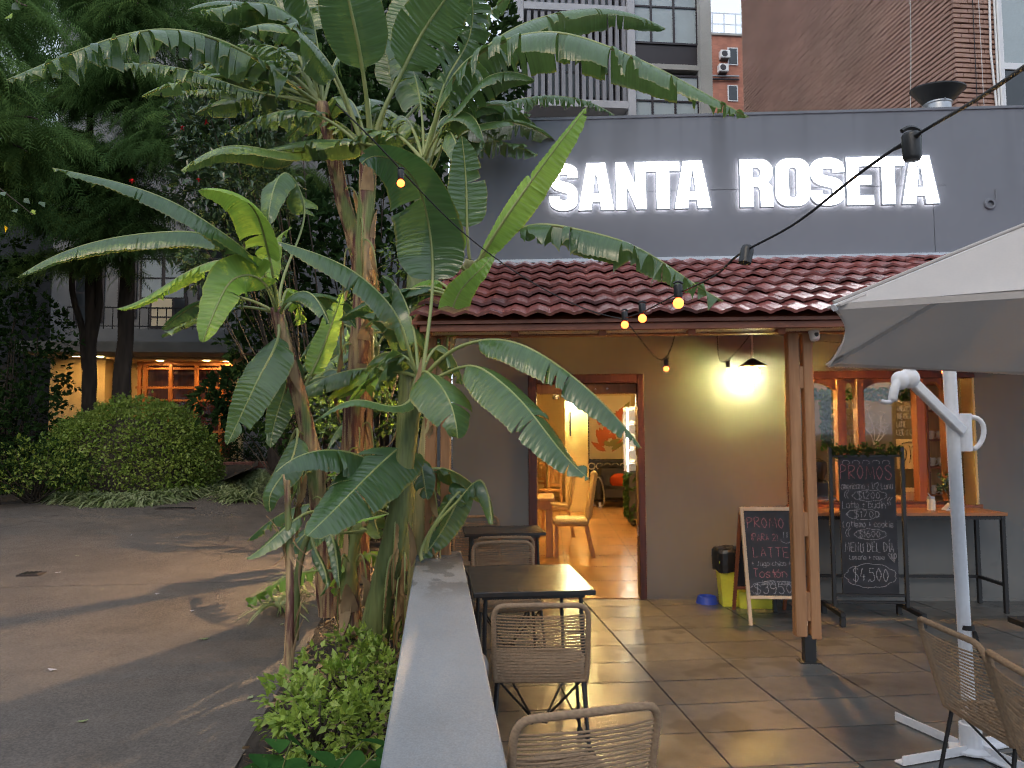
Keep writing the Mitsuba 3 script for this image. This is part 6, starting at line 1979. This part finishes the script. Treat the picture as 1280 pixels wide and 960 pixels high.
pseudostem(S1, [(440, 790, 5.9), (436, 740, 5.9), (438, 690, 5.9), (455, 650, 5.85)], .075, .04, 'banana_stem', seed=7, sheaths=6)
pseudostem(S2, [(358, 890, 5.0), (362, 790, 5.05), (362, 700, 5.1), (359, 600, 5.15)], .028, .018, 'banana_stem', seed=8, sheaths=9)
pseudostem(S2, [(366, 800, 5.4), (370, 740, 5.4), (378, 690, 5.4), (392, 655, 5.4)], .030, .018, 'green_stem', 'sucker', seed=9, sheaths=3)

pseudostem(A4, [(446, 690, 9.0), (452, 600, 9.0), (462, 500, 9.0), (472, 430, 8.95)], .07, .04, 'green_stem', seed=10, sheaths=4)
k_ = [0]


def leaf(plant, pts, b, w, **kw):
    k_[0] += 1
    kw.setdefault('seed', k_[0])
    return banana_leaf(plant, pts, b, w, **kw)


# long torn leaves to the upper left
leaf(A2, [(402, 130, 7.6), (375, 112, 7.4), (335, 82, 7.1), (270, 48, 6.8), (190, 37, 6.5), (110, 58, 6.3), (50, 82, 6.2), (8, 100, 6.15)], .16, .30, e=-38, g=.80, tear=.9, stripw=(.04, .13), pr=.022)
leaf(A2, [(400, 135, 7.6), (360, 122, 7.7), (310, 112, 7.7), (250, 92, 7.6), (190, 80, 7.5), (130, 82, 7.4)], .28, .15, e=-45, g=.9, tear=.97, stripw=(.03, .08))
leaf(A2, [(402, 140, 7.6), (385, 128, 7.9), (350, 112, 8.0), (320, 104, 8.1), (285, 108, 8.1)], .22, .17, e=-20, g=.75, tear=.7)
leaf(A2, [(405, 150, 7.6), (380, 142, 7.8), (345, 142, 7.9), (315, 150, 8.0), (276, 170, 8.0)], .25, .16, e=-30, g=.85, tear=.95)
leaf(A2, [(402, 150, 7.6), (380, 150, 7.9), (300, 118, 8.4), (255, 112, 8.5), (210, 120, 8.6)], .45, .13, e=-30, g=.9, tear=1.0, stripw=(.03, .06))
leaf(A2, [(405, 160, 7.6), (375, 190, 7.4), (335, 187, 7.2), (290, 182, 7.1), (255, 193, 7.05), (226, 213, 7.0)], .28, .20, e=-25, g=.62, tear=.35)
leaf(A2, [(400, 120, 7.6), (388, 70, 7.5), (372, 30, 7.4), (345, 8, 7.2), (300, 5, 7.0), (250, 14, 6.9)], .30, .27, e=-30, g=.75, tear=.8)
leaf(A2, [(404, 125, 7.6), (398, 60, 7.7), (388, 15, 7.7), (372, -20, 7.6), (330, -40, 7.4)], .40, .30, e=-25, g=.7, tear=.8)
for dx, q in ((-14, 0), (-5, 1), (4, 2)):
    leaf(A2, [(402 + dx * .3, 135, 7.65), (396 + dx, 90, 7.7), (388 + dx * 1.4, 55, 7.8), (380 + dx * 2.2, 10, 7.9), (365 + dx * 3.4, -40, 8.0)], .55, .22, e=10, g=.4, tear=.5, hint=(.3, 1, .2), pr=.026)
# upright leaves at the top centre
leaf(A1, [(462, 195, 7.1), (459, 130, 6.9), (453, 85, 6.75), (446, 45, 6.6), (436, 0, 6.45), (424, -60, 6.3), (412, -115, 6.2)], .38, .29, e=8, g=.02, tear=.18, hint=(.05, 1, .25), pr=.026, wl=1.0, wr=1.05)
leaf(A1, [(464, 198, 7.1), (478, 140, 7.0), (498, 98, 6.95), (525, 45, 6.9), (562, -8, 6.8), (610, -60, 6.7)], .40, .30, e=-12, g=.12, tear=.55, hint=(-.6, .9, .25), pr=.028)
leaf(A1, [(460, 195, 7.1), (440, 140, 7.0), (412, 80, 6.9), (380, 45, 6.8), (340, 30, 6.6), (300, 40, 6.5)], .42, .26, e=-22, g=.55, tear=.75, pr=.026)
leaf(A1, [(460, 190, 7.1), (430, 120, 7.2), (395, 60, 7.3), (350, 20, 7.3), (290, 2, 7.2), (235, 12, 7.1)], .45, .27, e=-20, g=.6, tear=.7, pr=.024)
leaf(A1, [(466, 195, 7.1), (484, 130, 7.25), (500, 70, 7.3), (512, 10, 7.3), (520, -60, 7.3)], .35, .24, e=5, g=.1, tear=.6, hint=(0, 1, .2))
leaf(A1, [(466, 200, 7.1), (496, 160, 7.3), (530, 120, 7.5), (570, 70, 7.6), (600, 30, 7.6), (640, -10, 7.5)], .40, .26, e=-25, g=.5, tear=.85, pr=.022)
leaf(A1, [(468, 205, 7.1), (480, 180, 6.9), (500, 160, 6.7), (480, 175, 6.4), (450, 215, 6.2)], .5, .12, e=-30, g=.7, tear=.6) if False else None
# dense torn leaves between the crowns
leaf(A3, [(530, 205, 6.6), (528, 150, 6.8), (520, 100, 7.0), (500, 60, 7.2), (455, 40, 7.3)], .35, .24, e=-25, g=.6, tear=.8)
leaf(A3, [(530, 205, 6.6), (545, 140, 6.6), (560, 95, 6.6), (585, 50, 6.6), (590, 0, 6.5), (580, -40, 6.4)], .38, .25, e=-10, g=.4, tear=.8, hint=(-.5, .8, .3))
# big leaves to the right over the parapet
leaf(A3, [(530, 200, 6.6), (546, 145, 6.4), (574, 86, 6.2), (625, 52, 6.0), (690, 40, 5.85), (755, 56, 5.7), (820, 84, 5.6), (880, 116, 5.5), (936, 146, 5.45)], .14, .33, e=-30, g=.80, tear=.75, stripw=(.035, .10), pr=.024)
leaf(A3, [(530, 195, 6.6), (552, 130, 6.8), (590, 75, 6.9), (645, 34, 7.0), (710, 14, 7.0), (775, 14, 7.0), (812, 26, 7.0), (832, 36, 7.0)], .22, .31, e=-28, g=.72, tear=.55, pr=.022)
leaf(A3, [(530, 205, 6.6), (560, 165, 7.1), (605, 138, 7.4), (660, 122, 7.5), (715, 122, 7.55), (768, 144, 7.55)], .22, .17, e=-35, g=.85, tear=1.0, stripw=(.03, .07))
leaf(A3, [(530, 205, 6.6), (552, 160, 6.3), (585, 120, 6.1), (610, 96, 6.0), (640, 90, 5.95), (668, 100, 5.9)], .35, .20, e=-35, g=.8, tear=.6)
leaf(A3, [(532, 210, 6.6), (545, 180, 6.3), (560, 150, 6.2), (580, 140, 6.1), (600, 160, 6.0), (604, 185, 6.0)], .35, .16, e=-25, g=.7, tear=.7)
leaf(A3, [(588, 330, 6.0), (584, 285, 5.9), (583, 235, 5.85), (580, 195, 5.8), (577, 170, 5.75)], .30, .16, e=-8, g=.05, tear=.15, hint=(0, 1, .1), leafm='banana_leaf')
leaf(A3, [(532, 215, 6.6), (550, 190, 6.4), (560, 165, 6.2), (572, 185, 6.0), (578, 215, 5.95)], .4, .15, e=-30, g=.7, tear=.7)
# bright young upright leaf and the torn one to the right
leaf(D1, [(588, 340, 5.6), (604, 315, 5.5), (630, 275, 5.35), (665, 225, 5.2), (700, 178, 5.05), (733, 134, 4.95)], .10, .125, e=-24, g=.10, tear=.03, hint=(-.35, -.9, .35), leafm='young_banana_leaf', wl=.95, wr=1.15, tip=.78, pr=.015)
leaf(D1, [(588, 335, 5.6), (610, 312, 5.5), (640, 290, 5.4), (675, 280, 5.25), (730, 288, 5.1), (790, 306, 4.95), (850, 342, 4.85), (904, 376, 4.8)], .24, .20, e=-40, g=.88, tear=.85, stripw=(.05, .12), pr=.015)
leaf(D1, [(586, 340, 5.6), (575, 330, 5.5), (566, 310, 5.4), (552, 280, 5.3), (545, 250, 5.3)], .35, .12, e=-10, g=.3, tear=.3, hint=(0, 1, .2), leafm='young_banana_leaf')
leaf(D1, [(540, 520, 5.7), (560, 420, 5.6), (572, 370, 5.5), (592, 345, 5.4), (618, 316, 5.35)], .45, .12, e=-10, g=.1, tear=.05, hint=(-.2, -1, .2), leafm='young_banana_leaf', tip=.5)
# leaf with the bulb in front
leaf(C1, [(528, 470, 5.1), (537, 400, 5.15), (541, 330, 5.2), (535, 275, 5.15), (522, 232, 5.0), (500, 205, 4.85), (470, 195, 4.7), (452, 205, 4.62)], .36, .25, e=-18, g=.42, tear=.1, hint=(.1, .85, .55), pr=.014)
leaf(C1, [(524, 470, 5.1), (520, 430, 5.3), (508, 380, 5.5), (490, 350, 5.5), (478, 345, 5.45)], .35, .17, e=-30, g=.75, tear=.15)
# leaves of the front plant
leaf(C1, [(524, 470, 5.1), (510, 430, 5.0), (497, 396, 4.95), (470, 362, 4.85), (435, 335, 4.75), (390, 315, 4.65), (348, 302, 4.6)], .28, .175, e=-22, g=.45, tear=.35, hint=(.1, -.45, .9), pr=.013)
leaf(C1, [(530, 470, 5.1), (548, 450, 5.0), (575, 432, 4.9), (612, 424, 4.8), (655, 432, 4.65), (705, 462, 4.55), (755, 505, 4.45), (802, 560, 4.4)], .28, .18, e=-28, g=.6, tear=.45, hint=(0, -.35, .95), pr=.014)
leaf(C1, [(530, 475, 5.1), (552, 468, 4.9), (590, 457, 4.7), (622, 474, 4.55), (655, 505, 4.4), (692, 552, 4.3), (736, 598, 4.25)], .30, .20, e=-22, g=.42, tear=.35, hint=(.1, -.6, .8), pr=.013)
leaf(C1, [(525, 472, 5.1), (530, 464, 4.95), (540, 470, 4.75), (556, 490, 4.6), (568, 520, 4.5), (572, 548, 4.48)], .25, .21, e=-28, g=.35, tear=.35, hint=(0, -.75, .65), pr=.012, wl=1.0)
leaf(C1, [(522, 480, 5.1), (512, 500, 5.0), (490, 508, 4.9), (450, 500, 4.85), (420, 508, 4.8), (396, 525, 4.8)], .2, .10, e=-15, g=.4, tear=.05)
leaf(C1, [(520, 540, 5.15), (545, 520, 5.2), (560, 530, 5.2), (568, 560, 5.2)], .3, .08, e=-30, g=.6, tear=.2) if False else None
leaf(C1, [(532, 690, 5.3), (548, 650, 5.2), (575, 622, 5.15), (600, 600, 5.1), (610, 618, 5.05), (616, 655, 5.0)], .50, .11, e=-40, g=.85, tear=.25)
leaf(C1, [(528, 700, 5.3), (540, 660, 5.35), (575, 615, 5.45), (560, 650, 5.5), (525, 695, 5.5)], .45, .12, e=-15, g=.3, tear=.1, hint=(0, -.8, .5))
# low centre leaves
leaf(S1, [(455, 655, 5.85), (485, 600, 5.6), (502, 560, 5.3), (470, 585, 5.0), (430, 625, 4.75), (384, 670, 4.55)], .42, .24, e=-14, g=.28, tear=.3, hint=(.1, -.75, .65), pr=.013)
leaf(S1, [(455, 655, 5.85), (470, 600, 5.5), (460, 575, 5.2), (425, 563, 4.95), (385, 566, 4.8), (345, 590, 4.7)], .40, .19, e=-35, g=.65, tear=.45, hint=(0, -.5, .85))
leaf(S1, [(450, 660, 5.85), (430, 665, 5.3), (405, 662, 4.9), (450, 650, 4.75), (486, 642, 4.7)], .5, .075, e=-10, g=.2, tear=.05, leafm='young_banana_leaf')
leaf(S2, [(392, 655, 5.4), (400, 640, 5.3), (385, 640, 5.2), (350, 665, 5.1), (308, 698, 5.05)], .45, .085, e=-20, g=.3, tear=.1, hint=(0, -.4, .9))
leaf(S2, [(392, 655, 5.4), (410, 660, 5.3), (420, 690, 5.2), (425, 735, 5.15)], .3, .06, e=-30, g=.6, tear=.2)
leaf(S2, [(392, 655, 5.4), (396, 690, 5.3), (408, 720, 5.2), (400, 745, 5.2)], .3, .05, e=-20, g=.5, tear=.1)
# left plant
leaf(B1, [(346, 390, 6.3), (335, 350, 6.1), (312, 318, 5.9), (270, 285, 5.7), (215, 252, 5.55), (140, 226, 5.4), (66, 210, 5.3)], .24, .165, e=-22, g=.5, tear=.3, hint=(.1, -.25, .95), pr=.013)
leaf(B1, [(346, 390, 6.3), (330, 345, 6.3), (300, 312, 6.3), (255, 292, 6.25), (200, 290, 6.2), (120, 302, 6.15), (22, 347, 6.1)], .30, .16, e=-32, g=.62, tear=.15, hint=(0, -.2, 1), pr=.013)
leaf(B1, [(346, 390, 6.3), (334, 358, 6.4), (310, 330, 6.5), (270, 326, 6.6), (225, 345, 6.6), (185, 370, 6.6), (146, 386, 6.6)], .25, .13, e=-30, g=.7, tear=.55, leafm='young_banana_leaf')
leaf(B1, [(346, 392, 6.3), (338, 365, 6.1), (318, 345, 5.95), (294, 348, 5.85), (275, 375, 5.75), (262, 405, 5.7), (254, 428, 5.7)], .25, .17, e=-12, g=.18, tear=.55, hint=(.2, .9, .35), stripw=(.03, .09), leafm='young_banana_leaf')
leaf(B1, [(348, 392, 6.3), (342, 345, 6.1), (332, 300, 5.9), (318, 262, 5.7), (290, 240, 5.5), (248, 238, 5.35)], .36, .20, e=-18, g=.5, tear=.3, hint=(.3, .5, .8), leafm='young_banana_leaf')
leaf(B1, [(352, 400, 6.3), (372, 300, 6.6), (378, 245, 6.7), (362, 218, 6.6), (345, 228, 6.4), (335, 285, 6.3)], .5, .17, e=-20, g=.5, tear=.2, hint=(0, -.3, .9))
leaf(B1, [(350, 395, 6.3), (362, 372, 6.1), (385, 365, 5.9), (400, 380, 5.8), (412, 405, 5.75)], .25, .13, e=-25, g=.5, tear=.3)
leaf(B1, [(346, 395, 6.3), (345, 430, 6.1), (330, 460, 5.95), (308, 505, 5.9), (284, 556, 5.9)], .2, .19, e=-14, g=.24, tear=.3, hint=(0, -.85, .4))
leaf(B1, [(352, 420, 6.3), (362, 460, 6.5), (352, 500, 6.6), (338, 560, 6.6)], .2, .16, e=-10, g=.15, tear=.08, hint=(-.2, -.9, .3))
leaf(B1, [(360, 560, 6.4), (372, 540, 6.2), (362, 580, 6.1), (342, 610, 6.0), (338, 640, 6.0)], .35, .13, e=-20, g=.4, tear=.15, hint=(0, -.8, .4))
leaf(B1, [(372, 500, 6.35), (388, 470, 6.4), (402, 440, 6.4), (415, 405, 6.4), (428, 365, 6.35)], .25, .11, e=-10, g=.1, tear=.1, hint=(.3, .8, .2), leafm='young_banana_leaf')
leaf(B1, [(352, 395, 6.3), (345, 360, 6.5), (338, 330, 6.6), (345, 300, 6.7), (365, 285, 6.7)], .4, .10, e=-10, g=.4, tear=.3, leafm='young_banana_leaf')
leaf(A1, [(452, 420, 7.25), (470, 400, 7.0), (500, 405, 6.8), (525, 430, 6.7), (532, 470, 6.7)], .25, .17, e=-25, g=.5, tear=.3)
leaf(A1, [(446, 480, 7.3), (462, 455, 7.1), (485, 440, 6.9), (520, 460, 6.7), (545, 500, 6.6)], .25, .16, e=-25, g=.5, tear=.3)
leaf(A3, [(505, 640, 6.6), (498, 600, 6.5), (480, 580, 6.4), (455, 590, 6.3), (440, 620, 6.3)], .25, .16, e=-25, g=.5, tear=.3)
leaf(A3, [(512, 520, 6.6), (520, 470, 6.5), (508, 420, 6.4), (480, 395, 6.3), (440, 392, 6.3)], .3, .18, e=-25, g=.5, tear=.3)
# more torn leaves crowding the three tall crowns
rx = np.random.default_rng(99)
for n in range(26):
    pl, c, y0 = ((A1, (463, 192), 7.1), (A2, (402, 128), 7.6), (A3, (530, 200), 6.6))[n % 3]
    a = math.radians(rx.uniform(20, 160) if n % 3 != 1 else rx.uniform(40, 170))
    Lp, dy = rx.uniform(120, 210), rx.uniform(.2, 1.4)
    q = [(c[0] + math.cos(a) * Lp * s * (1 + .2 * s), c[1] - math.sin(a) * Lp * s * (1 - .62 * s ** 1.6) + 26 * s ** 3, y0 + dy * s) for s in (0, .25, .5, .75, 1.0)]
    leaf(pl, q, rx.uniform(.30, .42), rx.uniform(.17, .25), e=rx.uniform(-35, -10), g=rx.uniform(.45, .85), tear=rx.uniform(.5, 1.0), hint=(rx.normal(0, .3), .35, .9), pr=.02, seed=300 + n)
# further leaves filling the lower crowns
for n in range(20):
    pl, c, y0, w0 = ((C1, (526, 472), 5.25, .15), (B1, (348, 392), 6.4, .14), (D1, (572, 372), 5.75, .14), (A1, (448, 500), 7.35, .16), (A3, (516, 470), 6.7, .17))[n % 5]
    a = math.radians(rx.uniform(15, 165))
    Lp, dy = rx.uniform(80, 150), rx.uniform(.15, 1.0)
    q = [(c[0] + math.cos(a) * Lp * s * (1 + .2 * s), c[1] - math.sin(a) * Lp * s * (1 - .75 * s ** 1.5) + 40 * s ** 2.5, y0 + dy * s) for s in (0, .25, .5, .75, 1.0)]
    leaf(pl, q, rx.uniform(.28, .42), w0 * rx.uniform(.8, 1.2), e=rx.uniform(-35, -8), g=rx.uniform(.3, .8), tear=rx.uniform(.1, .9), hint=(rx.normal(0, .4), rx.uniform(-.6, .5), .8), pr=.014, seed=400 + n, leafm='young_banana_leaf' if n % 4 == 1 else 'banana_leaf')
for n in range(18):
    pl, c, y0, w0 = ((S1, (448, 652), 5.85, .13), (C1, (508, 600), 5.35, .12), (A1, (438, 640), 7.4, .15), (B1, (398, 620), 6.5, .12), (A2, (450, 420), 7.85, .17), (S1, (440, 720), 5.95, .11))[n % 6]
    a = math.radians(rx.uniform(15, 165))
    Lp, dy = rx.uniform(70, 125), rx.uniform(-.25, .7)
    q = [(c[0] + math.cos(a) * Lp * s * (1 + .2 * s), c[1] - math.sin(a) * Lp * s * (1 - .8 * s ** 1.4) + 46 * s ** 2.3, y0 + dy * s) for s in (0, .25, .5, .75, 1.0)]
    leaf(pl, q, rx.uniform(.28, .42), w0 * rx.uniform(.8, 1.2), e=rx.uniform(-35, -8), g=rx.uniform(.3, .8), tear=rx.uniform(.1, .9), hint=(rx.normal(0, .4), rx.uniform(-.8, .2), .8), pr=.013, seed=600 + n, leafm='young_banana_leaf' if n % 6 == 5 else 'banana_leaf')
for n, (a, Lp, dy) in enumerate(((150, 95, -.6), (120, 110, -.3), (165, 80, .3), (100, 120, .2), (60, 95, -.2), (175, 70, -.9), (135, 85, .5))):
    a = math.radians(a)
    q = [(472 + math.cos(a) * Lp * s * (1 + .2 * s), 432 - math.sin(a) * Lp * s * (1 - .75 * s ** 1.5) + 46 * s ** 2.4, 8.95 + dy * s) for s in (0, .25, .5, .75, 1.0)]
    leaf(A4, q, .32, .17, e=-22, g=.55, tear=.6, hint=(rx.normal(0, .3), -.1, .9), pr=.014, seed=700 + n)
for n, (x0, z0, x1, z1) in enumerate(((440, 640, 390, 585), (445, 620, 400, 640), (455, 590, 420, 540), (450, 660, 405, 690))):
    leaf(A4, [(x0, z0, 9.0), ((x0 + x1) / 2, min(z0, z1) - 14, 9.0), (x1, z1, 8.8), (x1 - 12, z1 + 25, 8.75)], .3, .12, e=-20, g=.5, tear=.5, pr=.01, seed=740 + n)
# thin dry strips and stalks hanging among the stems
for n in range(22):
    pl, px, py, y = ((A1, 448, rx.uniform(260, 640), 7.1), (A2, 444, rx.uniform(250, 500), 7.6), (B1, 385, rx.uniform(480, 680), 6.35), (C1, 505, rx.uniform(560, 740), 5.25), (D1, 535, rx.uniform(500, 700), 5.65), (S1, 440, rx.uniform(650, 740), 5.8))[n % 6]
    sx = rx.uniform(-16, 16)
    k = leaf(pl, [(px + sx * .4, py, y), (px + sx, py - rx.uniform(0, 14), y - .08), (px + sx * 1.6, py + rx.uniform(25, 60), y - .12), (px + sx * 1.3, py + rx.uniform(80, 130), y - .10)], .1, rx.uniform(.02, .06), e=-55, g=.92, tear=.5, leafm='dry_leaf_blade', stripw=(.02, .06), pr=.006, seed=500 + n)
# dry hanging leaves on the tall stems
for n, (pl, px, py, y) in enumerate(((A1, 452, 300, 7.1), (A1, 440, 430, 7.2), (A2, 432, 235, 7.6), (A1, 448, 560, 7.2), (D1, 528, 600, 5.7), (B1, 392, 590, 6.4))):
    sx = (-1) ** n
    k = leaf(pl, [(px, py, y), (px + 12 * sx, py + 4, y - .12), (px + 19 * sx, py + 40, y - .15), (px + 14 * sx, py + 100, y - .14)], .15, .07 if y > 5.5 else .035, e=-50, g=.9, tear=.6, leafm='dry_leaf_blade', stripw=(.02, .06), pr=.008)
